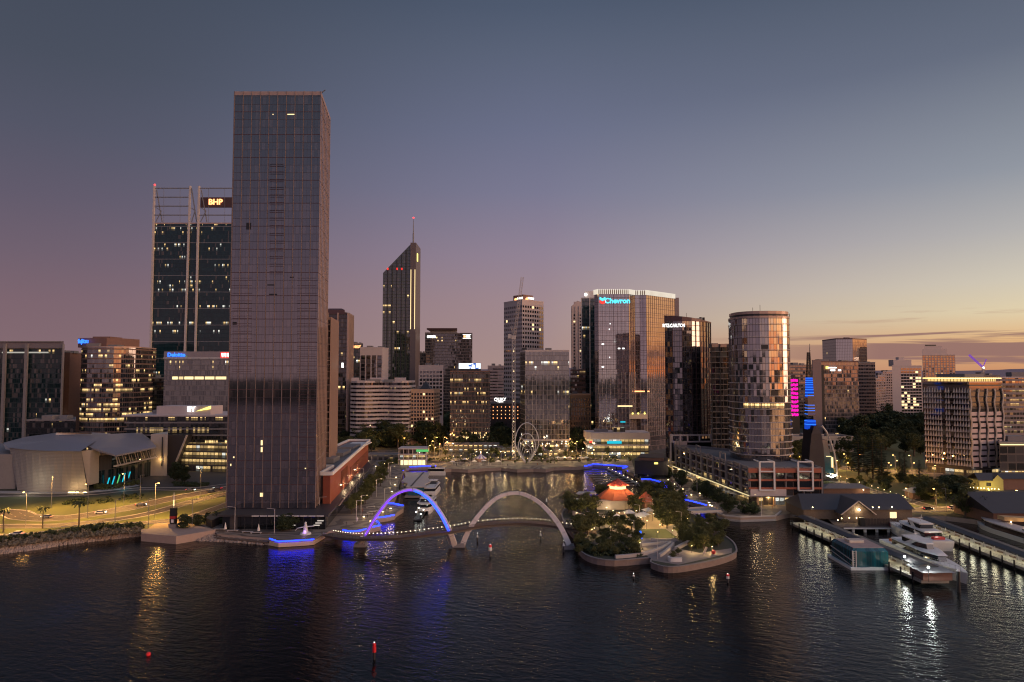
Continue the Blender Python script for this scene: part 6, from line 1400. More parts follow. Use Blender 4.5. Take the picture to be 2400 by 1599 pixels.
# small crane far left
t = thing('tower_crane', 'tiny thin crane boom behind the pale stepped block far left', 'crane', (PX(318, 930, 60), 930, 2)); mb = MB(); mb.bar((PX(322, 930, 60), 930, 2), (PX(322, 930, 60), 930, ZT(828, 930)), .8); mb.bar((PX(322, 930, 60), 930, ZT(828, 930)), (PX(309, 930, 60), 930, ZT(803, 930)), .7); mb.build('boom', M['finw'], t)

# ---- ferry pontoon roofs in the basin (left)
Lr = [(940, 1127), (952, 1132), (943, 1138), (958, 1143), (1000, 1143), (1012, 1130), (1003, 1126), (1010, 1112), (1004, 1107), (948, 1107), (950, 1119)]
P = [G(x, y, 6) for x, y in [(948, 1107), (951, 1118), (941, 1127), (956, 1134), (951, 1141), (1000, 1141), (997, 1135), (1011, 1128), (1003, 1119), (1008, 1107)]]
t = thing('ferry_terminal', 'jagged-edged pale grey ferry terminal roof over the water at the left of the basin', 'terminal', (P[0][0], P[0][1] - 20, 0))
xm_ = sum(p[0] for p in P) / len(P)
mb = MB(); mb.prism(P, 5.6, 6.0); mb.build('roof', M['finw'], t); mb = MB(); mb.prism(offs(P, -1.2), 1.4, 5.5); mb.build('blue_glass_walls', plain('blue_wall', (.02, .10, .17), .3), t); mb = MB(); mb.prism(offs(P, .5), .3, 1.3); mb.build('pontoon', M['concd'], t)
mb = MB(); ys_ = [p[1] for p in P]; mb.box(xm_, (min(ys_) + max(ys_)) / 2, 6.0, .9, max(ys_) - min(ys_) - 2, .12); mb.build('roof_gutter', M['slate'], t)
# ---- boats
def hull_pts(L, W, bow=.35):
    P = []
    for k in range(9): f_ = k / 8; P.append((-W / 2 * (1 if f_ < 1 - bow else math.cos((f_ - (1 - bow)) / bow * math.pi / 2) ** .8), -L / 2 + L * f_))
    return P + [(-x, y) for x, y in P[::-1][1:]]
def place(t, x, y, rz): t.location = (x, y, 0); t.rotation_euler = (0, 0, rz); return t
def ferry(lb, L=26, W=8, x=0, y=0, rz=0, grp=None):
    L *= .88; W *= .85
    t = thing('ferry', lb, 'ferry', group=grp); P = hull_pts(L, W, .22)
    mb = MB()
    for s_ in (-1, 1): mb.prism([(s_ * W * .36 + p[0] * .28, p[1]) for p in P], -.4, 1.2)
    mb.prism([(p[0], p[1] * .98) for p in P], 1.2, 1.9); mb.build('hull', M['white'], t)
    C = [(-W * .44, -L * .44), (W * .44, -L * .44), (W * .44, L * .30), (W * .25, L * .40), (-W * .25, L * .40), (-W * .44, L * .30)]
    mb = MB(); mb.prism(C, 1.9, 4.2); mb.build('cabin_windows', M['glassdk'], t); mb = MB(); mb.prism(offs(C, .3), 4.2, 4.55); mb.prism(offs(C, .06), 1.9, 2.7); mb.build('cabin_roof', M['white'], t)
    Wc = [(-W * .3, L * .05), (W * .3, L * .05), (W * .3, L * .25), (-W * .3, L * .25)]; mb = MB(); mb.prism(Wc, 4.55, 6.2, top=[(p[0] * .9, p[1]) for p in Wc]); mb.build('wheelhouse', M['glassdk'], t); mb = MB(); mb.prism(offs(Wc, .3), 6.2, 6.45); mb.build('wheelhouse_roof', M['white'], t)
    mb = MB()
    for s_ in (-1, 1): mb.bar((s_ * W * .42, -L * .42, 5.4), (s_ * W * .42, L * .02, 5.4), .08); [mb.bar((s_ * W * .42, -L * .42 + k * 1.9, 4.5), (s_ * W * .42, -L * .42 + k * 1.9, 5.4), .07) for k in range(int(L * .44 / 1.9) + 1)]
    mb.tube([(0, L * .12, 6.4), (0, L * .1, 8.6)], .1, 5); mb.build('railing', M['grey'], t)
    return place(t, x, y, rz)
gx, gy = G(1001, 1205, 0); ferry('white twin-hulled ferry nearest the bridge, moored under the purple arch', 25, 8.5, gx - 1.5, gy + 10, math.pi - .03)
gx, gy = G(1012, 1158, 0); ferry('long white ferry moored beyond the purple arch, in front of the jagged terminal roof', 30, 7.5, gx, gy + 4, -.03)
gx, gy = G(1040, 1113, 0); ferry('low pale boat moored at the far left corner of the basin', 14, 5, gx - 5, gy - 1, math.pi / 2)
x0, y0 = G(972, 1222, 0); t = thing('pontoon_jetty', 'narrow dark floating jetty with small white lamps between the ferries and the quay', 'jetty', (x0, y0, 0))
mb = MB(); mb.box(x0 + 1, y0 + 22, .2, 3.4, 44, .6); mb.build('deck', M['dark'], t); mb = MB(); mb.bar((x0 + 1.5, y0 + 20, 1), (x0 - 1, y0 + 44, 3.2), 1.3, 1.6); mb.build('blue_gangway', plain('blue_gangway', (.02, .09, .5), .4), t)
for k in range(9): mb = MB(); sx_ = -1.4 if k % 2 else 1.4; mb.tube([(x0 + 1 + sx_, y0 + 2 + k * 4.6, -1), (x0 + 1 + sx_, y0 + 2 + k * 4.6, 2.6)], .18, 6); mb.build('pile', M['dark'], t); mb = MB(); mb.sphere((x0 + 1 + sx_, y0 + 2 + k * 4.6, 2.8), .2, 6, 4); mb.build('pile_lamp', M['e_white'], t)
# comb of mooring fingers on the right of the basin
T = thing('marina_pontoon', 'comb of narrow mooring fingers off a diagonal walkway at the right of the basin', 'jetty', (*G(1440, 1110, 0), 0))
a, b_ = G3(1424, 1099, .5), G3(1500, 1137, .5); mb = MB(); mb.bar(a, b_, 2.4, .5); mb.bar(b_, G3(1512, 1146, .5), 2.4, .5); mb.build('walkway', M['concd'], T)
for k in range(9):
    q = a.lerp(b_, k / 8); L_ = 18 + k * .6; mb = MB(); mb.bar(q, q + Vector((-L_, -1.0, 0)), 1.0, .4); mb.build('finger', M['concd'], T); mb = MB(); mb.sphere(q + Vector((.8, 0, .7)), .16, 6, 4); mb.build('finger_lamp', M['e_warm'], T)
for px, py in ((1467, 1118), (1487, 1130), (1512, 1147), (1445, 1108)):
    x, y = G(px, py, 0); t = thing('mooring_pile', 'dark mooring pile with a pale lit cap beside the marina walkway', 'pile', (x, y, 0), group='mooring piles by the marina fingers'); mb = MB(); mb.tube([(x, y, -1), (x, y, 4)], .35, 8); mb.build('post', M['black'], t); mb = MB(); mb.cone((x, y, 4), .4, .05, .6, 8); mb.build('cap', M['white'], t)
# ---- the two long covered jetties on the right
def jetty(lb, x0, x1, ya, yb, wd, seed):
    t = thing('covered_jetty', lb, 'jetty', ((x0 + x1) / 2, (ya + yb) / 2, 0)); W_ = wd / 2
    P = [(x0 - W_, ya), (x0 + W_, ya), (x1 + W_, yb), (x1 - W_, yb)]
    mb = MB(); mb.prism(P, .9, 1.8); mb.build('deck', plain('jetty_deck', (.30, .28, .24), .7) if 'jetty_deck' not in MATS else MATS['jetty_deck'], t)
    Q = [(x0 - W_ * .55, ya - 4), (x0 + W_ * .8, ya - 4), (x1 + W_ * .8, yb + 5), (x1 - W_ * .55, yb + 5)]
    mb = MB()
    for (pa, pb, pc, pd) in (((-.62, 5.0), (-.1, 5.7), (.1, 5.5), (-.6, 4.75)), ((-.1, 5.7), (.85, 5.0), (.85, 4.75), (.1, 5.5))):
        r = []
        for (xx, yy) in ((x0, ya - 3), (x1, yb + 4)): r.append([(xx + W_ * q[0], yy, q[1]) for q in (pa, pb, pc, pd)])
        for k in range(4): j = (k + 1) % 4; mb.face([r[0][k], r[1][k], r[1][j], r[0][j]])
        mb.face(r[0]); mb.face(r[1][::-1])
    mb.build('canopy', M['slate'], t)
    n_ = int((ya - yb) / 6); mb = MB(); mb2 = MB()
    for k in range(n_ + 1):
        f_ = k / n_; xx = x0 + (x1 - x0) * f_; yy = ya - 4 + (yb + 5 - ya + 4) * f_
        mb.bar((xx + W_ * .1, yy, 1.8), (xx + W_ * .1, yy, 5.4), .22); mb.bar((xx - W_ * .5, yy, 4.9), (xx + W_ * .7, yy, 4.9), .15)
    mb.build('canopy_posts', M['grey'], t)
    for k in range(0, n_ + 1):
        f_ = k / n_; xx = x0 + (x1 - x0) * f_; yy = ya - 3 + (yb + 4 - ya + 3) * f_; mb = MB(); mb.tube([(xx - W_ - .3, yy, -1.5), (xx - W_ - .3, yy, 3.3)], .28, 6); mb.build('pile', M['black'], t)
    mb = MB(); mb.bar((x0 - W_ + .1, ya, 2.7), (x1 - W_ + .1, yb, 2.7), .07); mb.bar((x0 - W_ + .1, ya, 2.2), (x1 - W_ + .1, yb, 2.2), .05); mb.build('railing', M['grey'], t)
    mb = MB(); rg = random.Random(seed)
    for k in range(n_):
        f_ = (k + .5) / n_; xx = x0 + (x1 - x0) * f_ + W_ * .3; yy = ya + (yb - ya) * f_; mb = MB(); mb.box(xx, yy, 1.8, .7, 2.2, .5); mb.build('bench', M['wood'], t)
    for k in range(n_):
        f_ = (k + .5) / n_; xx = x0 + (x1 - x0) * f_; yy = ya + (yb - ya) * f_
        mb = MB(); mb.box(xx - W_ * .12, yy, 4.55, .25, 2.4, .12); mb.build('tube_lamp', M['e_warm'] if rg.random() < .5 else emis('cool_tube', (.95, 1, .8), 14) if 'cool_tube' not in MATS else MATS['cool_tube'], t)
        plight(t, (xx - W_ * .2 - (x0 + x1) / 2, yy - (ya + yb) / 2, 4.2), 230, (1, .92, .62), .6)
    return t
JX = lambda px, py, z=1.8: G(px, py, z)
jetty('long covered jetty with greenish-yellow lights, left one of two, running toward the camera', 123.0, 130.0, 295, 213, 8.5, 1)
jetty('long covered jetty with greenish-yellow lights, right one of two, cut by the right edge', 173.5, 169.0, 292, 150, 8.5, 2)
# end cabin of the left jetty with two bright flood lights
x, y = 130.0, 214.5; t = thing('ticket_cabin', 'grey rounded cabin at the near end of the left jetty under two glaring floodlights', 'cabin', (x, y, 1.8)); mb = MB(); mb.prism([(x - 4.0, y - 2), (x + 5, y - 2), (x + 5, y + 5), (x - 4, y + 5)], 1.85, 4.4); mb.build('cabin_walls', M['brick'], t); mb = MB(); mb.prism([(x - 4.6, y - 2.8), (x + 5.6, y - 2.8), (x + 5.6, y + 6), (x - 4.6, y + 6)], 4.4, 4.8, top=[(x - 4, y - 2), (x + 5, y - 2), (x + 5, y + 6), (x - 4, y + 6)]); mb.build('cabin_roof', M['grey'], t)
for px, py in ((2176, 1330), (2120, 1305)):
    pz = 6.2; q = G3(px, py, pz); mb = MB(); mb.sphere(q, .34, 8, 5); mb.build('floodlight', emis('flood', (.95, 1, .95), 60) if 'flood' not in MATS else MATS['flood'], t); mb = MB(); mb.tube([(q.x, q.y, 1.8), q], .1, 5); mb.build('flood_pole', M['dark'], t); plight(t, (q.x - x, q.y - y - .6, pz - 1.8 + .3), 1400, (.95, 1, .92), .35, 'flood_light')
x, y = G(2247, 1388, 0); t = thing('mooring_pile', 'thick black pile with a pale cap at the near end of the white yacht', 'pile', (x, y, 0)); mb = MB(); mb.tube([(x, y, -1.5), (x, y, 6.2)], .5, 8); mb.build('post', M['black'], t); mb = MB(); mb.cone((x, y, 6.2), .6, .1, .5, 8); mb.build('cap', M['white'], t)
# teal glass floating building
x0, x1, ya, yb = 113.5, 126, 231, 246; xs_ = -0.0
t = thing('floating_pavilion', 'boxy teal glass floating building moored on the left side of the left jetty', 'floating building', ((x0 + x1) / 2, 238, 0))
P = [(x0, ya), (x1 - .4, ya), (x1 - .4, yb), (x0, yb)]
mb = MB(); mb.prism(offs(P, 1.0), -.4, .8); mb.build('pontoon', M['white'], t); mb = MB(); Pr = offs(P, -.9)
mb.prism(P, .8, 5.9, caps=False); mb.prism(P, 5.9, 6.9, top=Pr, caps=False); mb.build('glass_walls', facade('teal_curtain', glass=(.005, .05, .07), frame=(.004, .02, .028), bay=.8, floor=5.2, mw=.05, sp=.02, lit=0, ior=1.6, seed=361, blind=.4, blindcol=(.008, .08, .10), wob=.01), t)
mb = MB(); mb.prism(offs(P, -.85), 6.6, 6.95); mb.build('roof', plain('pink_grey_roof', (.36, .27, .25), .8, var=.25, scale=.5), t); mb = MB(); mb.box((x0 + x1) / 2 - 1, 240, 6.9, 5, 3.5, .9); mb.build('roof_box', M['cream'], t)
mb = MB(); mb.bar((x0 + .1, ya - .15, .8), (x0 + .1, ya - .15, 6.2), .35); mb.bar((x0 - .15, ya - .1, 3), (x0 - .15, yb, 4.2), .25); mb.bar((x0 - .15, ya - .1, 1.2), (x0 - .15, yb, 2.6), .2); mb.bar((x0 + 1.2, ya - .15, .8), (x0 + 1.2, ya - .15, 6.2), .3)
for k in range(9): mb.bar((x0 + .1, ya - .15, 1.2 + k * .6), (x0 + 1.2, ya - .15, 1.2 + k * .6), .1)
mb.build('stair_frame', M['finw'], t)
# motor yachts
def yacht(lb, L, W, x, y, rz, red=False):
    t = thing('motor_yacht', lb, 'yacht'); P = hull_pts(L, W, .5)
    mb = MB(); mb.prism([(p[0] * .86, p[1] * .97) for p in P], -.5, 2.6, top=P); mb.build('hull', M['white'], t)
    mb = MB(); mb.prism([(p[0] * 1.005, p[1] * 1.002) for p in P], 2.6, 3.1, top=[(p[0] * .99, p[1]) for p in P]); mb.build('gunwale', M['white'], t)
    if red: mb = MB(); mb.prism([(p[0] * .93 , p[1] * .99) for p in P if p[1] > L * .26], .4, 2.7, top=[(p[0] * 1.02, p[1] * 1.005) for p in P if p[1] > L * .26]); mb.build('red_bow', M['red'], t)
    C = [(-W * .40, -L * .34), (W * .40, -L * .34), (W * .40, L * .08), (W * .16, L * .22), (-W * .16, L * .22), (-W * .40, L * .08)]
    mb = MB(); mb.prism(C, 3.1, 4.6, top=[(p[0] * .95, p[1] - (.8 if p[1] > 0 else 0)) for p in C]); mb.build('saloon_windows', M['glassdk'], t)
    mb = MB(); mb.prism(offs(C, .25), 4.6, 5.05, top=[(p[0] * .93, p[1] - 1.2 if p[1] > 0 else p[1]) for p in offs(C, .1)]); mb.build('upper_deck', M['white'], t)
    F = [(-W * .30, -L * .22), (W * .30, -L * .22), (W * .30, -L * .02), (W * .14, L * .07), (-W * .14, L * .07), (-W * .30, -L * .02)]
    mb = MB(); mb.prism(F, 5.05, 6.3, top=[(p[0] * .9, p[1] - .6) for p in F]); mb.build('bridge_windows', M['glassdk'], t); mb = MB(); mb.prism([(p[0] * 1.05, p[1] - .3) for p in F], 6.3, 6.65); mb.build('hardtop', M['white'], t)
    mb = MB()
    for s_ in (-1, 1): mb.face([(s_ * W * .42, -L * .30, 3.1), (s_ * W * .42, -L * .18, 3.1), (s_ * W * .3, -L * .02, 6.4), (s_ * W * .3, -L * .09, 6.4)][::s_])
    mb.build('side_arch', M['white'], t)
    mb = MB(); mb.tube([(0, -L * .12, 6.6), (0, -L * .14, 8.8)], .12, 5); mb.box(0, -L * .13, 7.7, 1.6, .4, .12); mb.build('radar_mast', M['white'], t)
    mb = MB()
    n_ = 12
    for s_ in (-1, 1):
        pr = None
        for k in range(n_ + 1):
            f_ = .5 + .5 * k / n_; xx = s_ * W / 2 * (1 if f_ < .5 else math.cos((f_ - .5) / .5 * math.pi / 2) ** .8) * .96; q = Vector((xx, -L / 2 + L * f_ * .995, 3.1)); mb.bar(q, q + Vector((0, 0, .9)), .06)
            if pr is not None: mb.bar(pr, q + Vector((0, 0, .9)), .06)
            pr = q + Vector((0, 0, .9))
    mb.build('bow_rail', M['grey'], t)
    mb = MB(); mb.box(0, -L * .42, 3.1, W * .5, 1.6, .7); mb.build('aft_seat', M['red'] if red else M['tile'], t)
    mb = MB(); mb.box(0, -L * .25, 4.45, W * .55, .3, .1); mb.build('deck_light', M['e_white'], t); plight(t, (0, -L * .40, 4.3), 90, (.95, 1, .85), .3, 'aft_light')
    t.scale = (1, 1, 1.22); return place(t, x, y, rz)
yacht('large white motor yacht moored right of the left jetty, bow toward the camera', 43, 8.6, 141.0, 236, math.pi)
yacht('white tour yacht with a dark red bow, moored between the jetties, lit stern nearest', 36, 8.4, 158.3, 272, 0.0, red=True)
def longboat(lb, L, W, x, y, rz):
    t = thing('river_cruiser', lb, 'boat'); P = hull_pts(L, W, .28)
    mb = MB(); mb.prism([(p[0] * .9, p[1] * .98) for p in P], -.4, 1.9, top=P); mb.build('hull', M['white'], t); C = [(p[0] * .86, p[1] * .9) for p in P]; mb = MB(); mb.prism(C, 1.9, 3.9, top=[(p[0] * .93, p[1] * .98) for p in C]); mb.build('window_band', M['glassdk'], t)
    mb = MB(); mb.prism([(p[0] * 1.0, p[1] * 1.0) for p in C], 3.9, 4.3); mb.build('roof', M['finw'], t); mb = MB(); mb.box(0, -L * .1, 4.3, W * .4, 5, .5); mb.build('roof_hatch', M['grey'], t); return place(t, x, y, rz)
longboat('long low white river cruiser with a dark window band at the far right', 50, 8.5, 200.5, 272, 0.02)
longboat('low glass-roofed white boat half hidden behind the river cruiser at the right edge', 24, 7, 213, 276, 0.02)
# ---- boat sheds over the water
t = thing('boat_shed', 'dark-roofed timber boat shed restaurant on piles with a floodlit central gable', 'shed', (152, 300, 2))
x0, x1 = PX(1872, 305, 6), PX(2122, 305, 6); xg = PX(1992, 300, 8)
mb = MB(); zr_, ze = 11.6, 6.4
for (ya, za, yb, zb) in ((299, ze, 309, zr_), (309, zr_, 320, ze)):
    mb.face([(x0 - 1, ya, za), (x1 + 1, ya, za), (x1 - .5, yb, zb), (x0 + 1.5, yb, zb)] if za < zb else [(x0 + 1.5, ya, za), (x1 - .5, ya, za), (x1 + 1, yb, zb), (x0 - 1, yb, zb)])
mb.face([(x0 - 1, 299, ze), (x0 + 1.5, 309, zr_), (x0 - 1, 320, ze)]); mb.face([(x1 + 1, 320, ze), (x1 - .5, 309, zr_), (x1 + 1, 299, ze)]); mb.build('main_roof', M['slate'], t)
mb = MB()
for s_ in (-1, 1): mb.face([(xg + s_ * 7.2, 292.5, 5.6), (xg, 292.5, 11.2), (xg, 309, 11.2), (xg + s_ * 7.2, 304, 5.6)][::-s_])
mb.build('gable_roof', M['slate'], t)
mb = MB(); mb.face([(xg - 6.3, 293.4, 2.2), (xg + 6.3, 293.4, 2.2), (xg + 6.3, 293.4, 6.0), (xg, 293.4, 10.8), (xg - 6.3, 293.4, 6.0)]); mb.box(xg - 6.3, 297, 2.2, .2, 7.2, 4); mb.box(xg + 6.3, 297, 2.2, .2, 7.2, 4); mb.build('gable_wall', M['wood'], t)
mb = MB()
for s_ in (-1, 1): mb.bar((xg, 292.4, 11.3), (xg + s_ * 7.4, 292.4, 5.6), .3, .4)
mb.build('barge_boards', M['cream'], t)
mb = MB(); mb.prism([(x0, 300), (x1, 300), (x1, 319), (x0, 319)], 2.2, 6.5); mb.build('walls', M['wood'], t)
mb = MB(); mb.prism([(PX(1950, 288, 2), 284.5), (PX(2122, 284, 2), 284.5), (PX(2122, 300, 2), 305), (PX(1950, 300, 2), 305)], 1.5, 2.1); mb.build('pier_deck', M['wood'], t)
mb = MB(); mb.bar((PX(1978, 284, 1.6), 284.1, 1.7), (PX(2120, 284, 1.6), 284.1, 1.7), .5, .5); mb.build('white_edge_beam', M['white'], t)
for k in range(5): x = PX(2000 + k * 27.5, 285, 0); mb = MB(); mb.tube([(x, 285, -1.5), (x, 285, 1.5)], .6, 8); mb.build('pile', M['white'], t)
mb = MB(); x2, x3 = PX(2023, 288, 3), PX(2113, 288, 3); mb.box((x2 + x3) / 2, 287.5, 2.1, x3 - x2, .3, 3.0)
for k in range(26): mb.box(x2 + (x3 - x2) * k / 25, 287.2, 2.1, .16, .16, 3.2)
mb.build('timber_screen', M['wood'], t)
mb = MB(); mb.box(PX(2018, 288, 3), 287.3, 2.1, 2.0, 2.0, 3.3); mb.build('dark_drum', M['black'], t)
for px, py, z in ((1920, 1196, 5.6), (2064, 1196, 5.2), (2079, 1196, 5.2), (1972, 1215, 4.2), (1990, 1214, 4.2), (2007, 1214, 4.2), (1963, 1219, 3.6), (2110, 1195, 5.4)):
    x = PX(px, 293, z); mb = MB(); mb.sphere((x, 292.8 if px not in (1920, 2064, 2079, 2110) else 299.2, ZT(py, 293)), .22, 6, 4); mb.build('wall_lamp', M['e_warm'], t)
mb = MB(); x2 = PX(2096, 299, 4); mb.box(x2, 299.8, 2.6, 2.8, .2, 2.6); mb.build('lit_window', M['e_soft'], t)
mb = MB(); mb.sphere((xg + .2, 292.6, 7.6), .42, 8, 5); mb.build('gable_floodlight', emis('gable_lamp', (1, .85, .5), 60), t); plight(t, (xg - 152, 291.8 - 300, 5.4), 420, (1, .72, .34), .3, 'gable_light')
for xx in (x0 + 4, x1 - 6): plight(t, (xx - 152, 297.5 - 300, 3.2), 45, (1, .6, .28), .3, 'porch_light')
# right hand sheds
t = thing('market_shed', 'wide dark hip-roofed market shed at the right edge above the river cruiser', 'shed', (215, 300, 2))
x0, x1 = PX(2282, 300, 8), PX(2560, 300, 8)
mb = MB(); mb.face([(x0, 288, 7), (x1, 288, 7), (x1, 303, 13.5), (x0 - 2, 303, 13.5)]); mb.face([(x0 - 2, 303, 13.5), (x1, 303, 13.5), (x1, 318, 7), (x0, 318, 7)]); mb.face([(x0, 288, 7), (x0 - 2, 303, 13.5), (x0, 318, 7)]); mb.build('hip_roof', M['slate'], t)
mb = MB(); mb.prism([(x0 + 1.5, 290), (x1, 290), (x1, 316), (x0 + 1.5, 316)], 2, 7); mb.build('walls', M['brick'], t)
mb = MB(); mb.prism([(x0 + 1, 283), (x0 + 10, 280), (x0 + 10, 284), (x0 + 1, 287)], 5.0, 6.6); mb.build('lit_fascia', plain('amber_lit_fascia', (.5, .33, .16), .6), t)  # amber light on the fascia is put into its base colour
mb = MB(); mb.prism([(x0 + 13, 276), (x1, 276), (x1, 286), (x0 + 11, 286)], 5.6, 6.0); mb.build('pale_lean_to_roof', M['finw'], t); mb = MB(); mb.prism([(x0 + 14, 277.5), (x1, 277.5), (x1, 285), (x0 + 13, 285)], 2, 5.6); mb.build('lean_to_walls', M['brick'], t)
for dx_ in (3, 14, 21, 26): mb = MB(); mb.sphere((x0 + dx_, 279.5 if dx_ > 10 else 282, 4.8), .24, 6, 4); mb.build('shed_lamp', M['e_warm'], t)
for dx_ in (6, 18): plight(t, (x0 + dx_ - 215, -22, 3.0), 260, (1, .65, .3), .4)
t = thing('cottage', 'yellow-lit cottage with a dark window and string lights in front of the jagged-screen hotel', 'building', (*G(2320, 1150, 2), 2)); x, y = G(2322, 1150, 2)
mb = MB(); mb.prism([(x - 6, y), (x + 7, y), (x + 7, y + 9), (x - 6, y + 9)], 2, 7.5); mb.face([(x + 1, y - .1, 7.4), (x + 7.2, y - .1, 7.4), (x + 4, y - .1, 10.4)]); mb.build('walls', plain('yellow_lit_wall', (.55, .50, .16), .7), t)  # yellow lamplight is put into the wall colour
mb = MB(); mb.face([(x - 7, y - .7, 7.4), (x + 1, y - .7, 7.4), (x + 4, y + 4, 11), (x - 6, y + 4, 11)]); mb.face([(x - 6, y + 4, 11), (x + 4, y + 4, 11), (x + 8, y + 9.5, 7.4), (x - 7, y + 9.5, 7.4)]); mb.build('roof', M['slate'], t)
mb = MB(); mb.box(x - 1, y - .1, 4.4, 2.4, .15, 1.8); mb.build('window', M['black'], t)
for k in range(9): mb = MB(); mb.sphere((x - 13 + k * 1.9, y - 3 + .3 * math.sin(k * 2), 4.2 - k * .12), .22, 6, 4); mb.build('string_light', M['e_warm'], t)
plight(t, (0, -5, 2.5), 700, (1, .8, .25), .4); plight(t, (-8, -4, 2.0), 200, (1, .5, .25), .4)
for lb, px, py, w_, d_, h_, rf in (('plain dark-roofed low hall behind the yellow cottage at the right edge', 2395, 1148, 26, 14, 6, 'slate'), ('small open-sided pavilion with a low hipped roof beside the park path', 2165, 1170, 11, 7, 3.2, 'conc'), ('low grey-roofed kiosk row between the boat shed and the park path', 1985, 1160, 24, 6, 3.4, 'roofgrey')):
    x, y = G(px, py, 2); t = thing('low_hall', lb, 'building', (x, y, 2)); mb = MB(); mb.prism([(x - w_ / 2, y), (x + w_ / 2, y), (x + w_ / 2, y + d_), (x - w_ / 2, y + d_)], 2, 2 + h_); mb.build('walls', M['brick'], t)
    mb = MB(); P = [(x - w_ / 2 - 1, y - 1), (x + w_ / 2 + 1, y - 1), (x + w_ / 2 + 1, y + d_ + 1), (x - w_ / 2 - 1, y + d_ + 1)]; mb.prism(P, 2 + h_, 4 + h_, top=[(x - w_ / 3, y + d_ * .4), (x + w_ / 3, y + d_ * .4), (x + w_ / 3, y + d_ * .6), (x - w_ / 3, y + d_ * .6)]); mb.build('roof', M[rf], t)
    mb = MB(); mb.sphere((x + w_ * .35, y - .6, 2 + h_ * .8), .25, 6, 4); mb.build('eave_lamp', M['e_warm'], t); plight(t, (w_ * .3, -1.6, h_ * .7), 130, (1, .7, .35), .3)
# quay bastion on the east with its two pale bands
P = [G(x, y, 2) for x, y in ((1679, 1200), (1683, 1205), (1699, 1210), (1735, 1213.6), (1817, 1211), (1830, 1200), (1780, 1192))]
t = thing('quay_wall', 'curved quay wall with two pale bands right of the island footbridge', 'wall', (*P[3], 0)); mb = MB()
for i in range(5): mb.bar((*P[i], 2.3), (*P[i + 1], 2.3), .7, .5)
mb.build('upper_band', M['finw'], t); mb = MB()
for i in range(5): q0, q1 = Vector(P[i]), Vector(P[i + 1]); mb.bar((*q0, .55), (*q1, .55), .5, .9)
mb.build('lower_band', M['conc'], t)
t = thing('quay_wall', 'cream quay wall band under the blue lit bird statue platform', 'wall', (*G(700, 1268, 1), 0)); mb = MB(); P = [G(x, y, 2) for x, y in ((632, 1266), (653, 1270.5), (706, 1267.5), (734, 1265.5), (750, 1256.5), (761, 1249.5))]
for i in range(5): mb.bar((*P[i], .85), (*P[i + 1], .85), .5, 1.5)
mb.build('cream_band', plain('cream_band', (.62, .45, .30), .7), t)
# footbridge to the island
a, b_ = G3(1606, 1199, 2.4), G3(1684, 1196, 2.4); t = thing('footbridge', 'short flat footbridge linking the island to the right hand quay', 'bridge', a); mb = MB(); mb.bar(a, b_, 9, .5); mb.build('deck', M['conc'], t); mb = MB(); mb.bar(a + Vector((0, -4.4, .6)), b_ + Vector((0, -4.4, .6)), .3, .8); mb.bar(a + Vector((0, 4.4, .6)), b_ + Vector((0, 4.4, .6)), .3, .8); mb.build('parapets', M['finw'], t)
# ---- island pavilion with orange two-tier roof
x, y = G(1448, 1186, 2); t = thing('island_pavilion', 'octagonal pavilion with a glowing two-tier orange roof among the island trees', 'pavilion', (x, y, 2))
mb = MB(); mb.cone((x, y, 6.2), 10.2, 4.6, 4.2, 8, .39); mb.build('lower_roof', M['tile'], t); mb = MB(); mb.cone((x, y, 12.0), 5.6, 0, 3.2, 8, .39); mb.build('upper_roof', plain('maroon_roof', (.30, .05, .035), .6), t)
mb = MB(); mb.cone((x, y, 10.4), 4.0, 4.0, 1.6, 8, .39); mb.build('lantern_glass', M['e_soft'], t)
mb = MB(); mb.cone((x, y, 2), 9, 9, 4.3, 8, .39); mb.build('walls', M['cream'], t)
mb = MB(); x2 = x + 13; mb.cone((x2, y - 3, 5.2), 5.4, 0, 4.2, 6, .2); mb.build('side_roof', M['tile'], t); mb = MB(); mb.cone((x2, y - 3, 2), 3.8, 3.8, 3.3, 6, .2); mb.build('side_walls', M['brick'], t)
mb = MB(); mb.prism([(x - 20, y + 1), (x - 10, y + 2), (x - 10, y + 7), (x - 18, y + 7)], 7.2, 7.7); mb.build('slatted_canopy', M['finw'], t)
mb = MB(); mb.prism([(x - 11, y - 9), (x + 2, y - 9), (x + 2, y - 6), (x - 11, y - 6)], 2, 6.0); mb.build('white_wall', M['cream'], t)
for k in range(4): a_ = -2.6 + k * .72; plight(t, (5.6 * math.cos(a_), 5.6 * math.sin(a_), 10.4), 750, (1, .50, .18), .4, 'roof_uplight')
plight(t, (-6, -10.4, 1.2), 90, (1, .8, .5), .2, 'wall_uplight'); plight(t, (12, -9, 1.5), 120, (1, .6, .3), .3, 'wall_uplight')
sgn = thing('rooftop_letters', 'small white letters on the railing left of the orange-roofed pavilion', 'sign', G3(1365, 1172, 6)); q = G3(1364, 1172, 6); text('ISLAND', 1.5, M['e_sign'], sgn, q, 0, 'sign_lettering', .08, .04)
mb = MB(); mb.bar(q + Vector((-3.4, .2, -.9)), q + Vector((3.4, .2, -.9)), .12); mb.bar(q + Vector((-3, .2, -.9)), q + Vector((-3, .2, -4)), .15); mb.bar(q + Vector((3, .2, -.9)), q + Vector((3, .2, -4)), .15); mb.build('sign_frame', M['dark'], sgn)
def wall(name, lb, px, h, th, mat, z=2.0):
    P = smooth_line([G3(a, b_, z) for a, b_ in px], 4); t = thing(name, lb, 'wall', P[0]); mb = MB()
    for i in range(len(P) - 1): mb.bar(P[i] + Vector((0, 0, h / 2)), P[i + 1] + Vector((0, 0, h / 2)), th, h)
    mb.build('wall_body', M[mat], t)
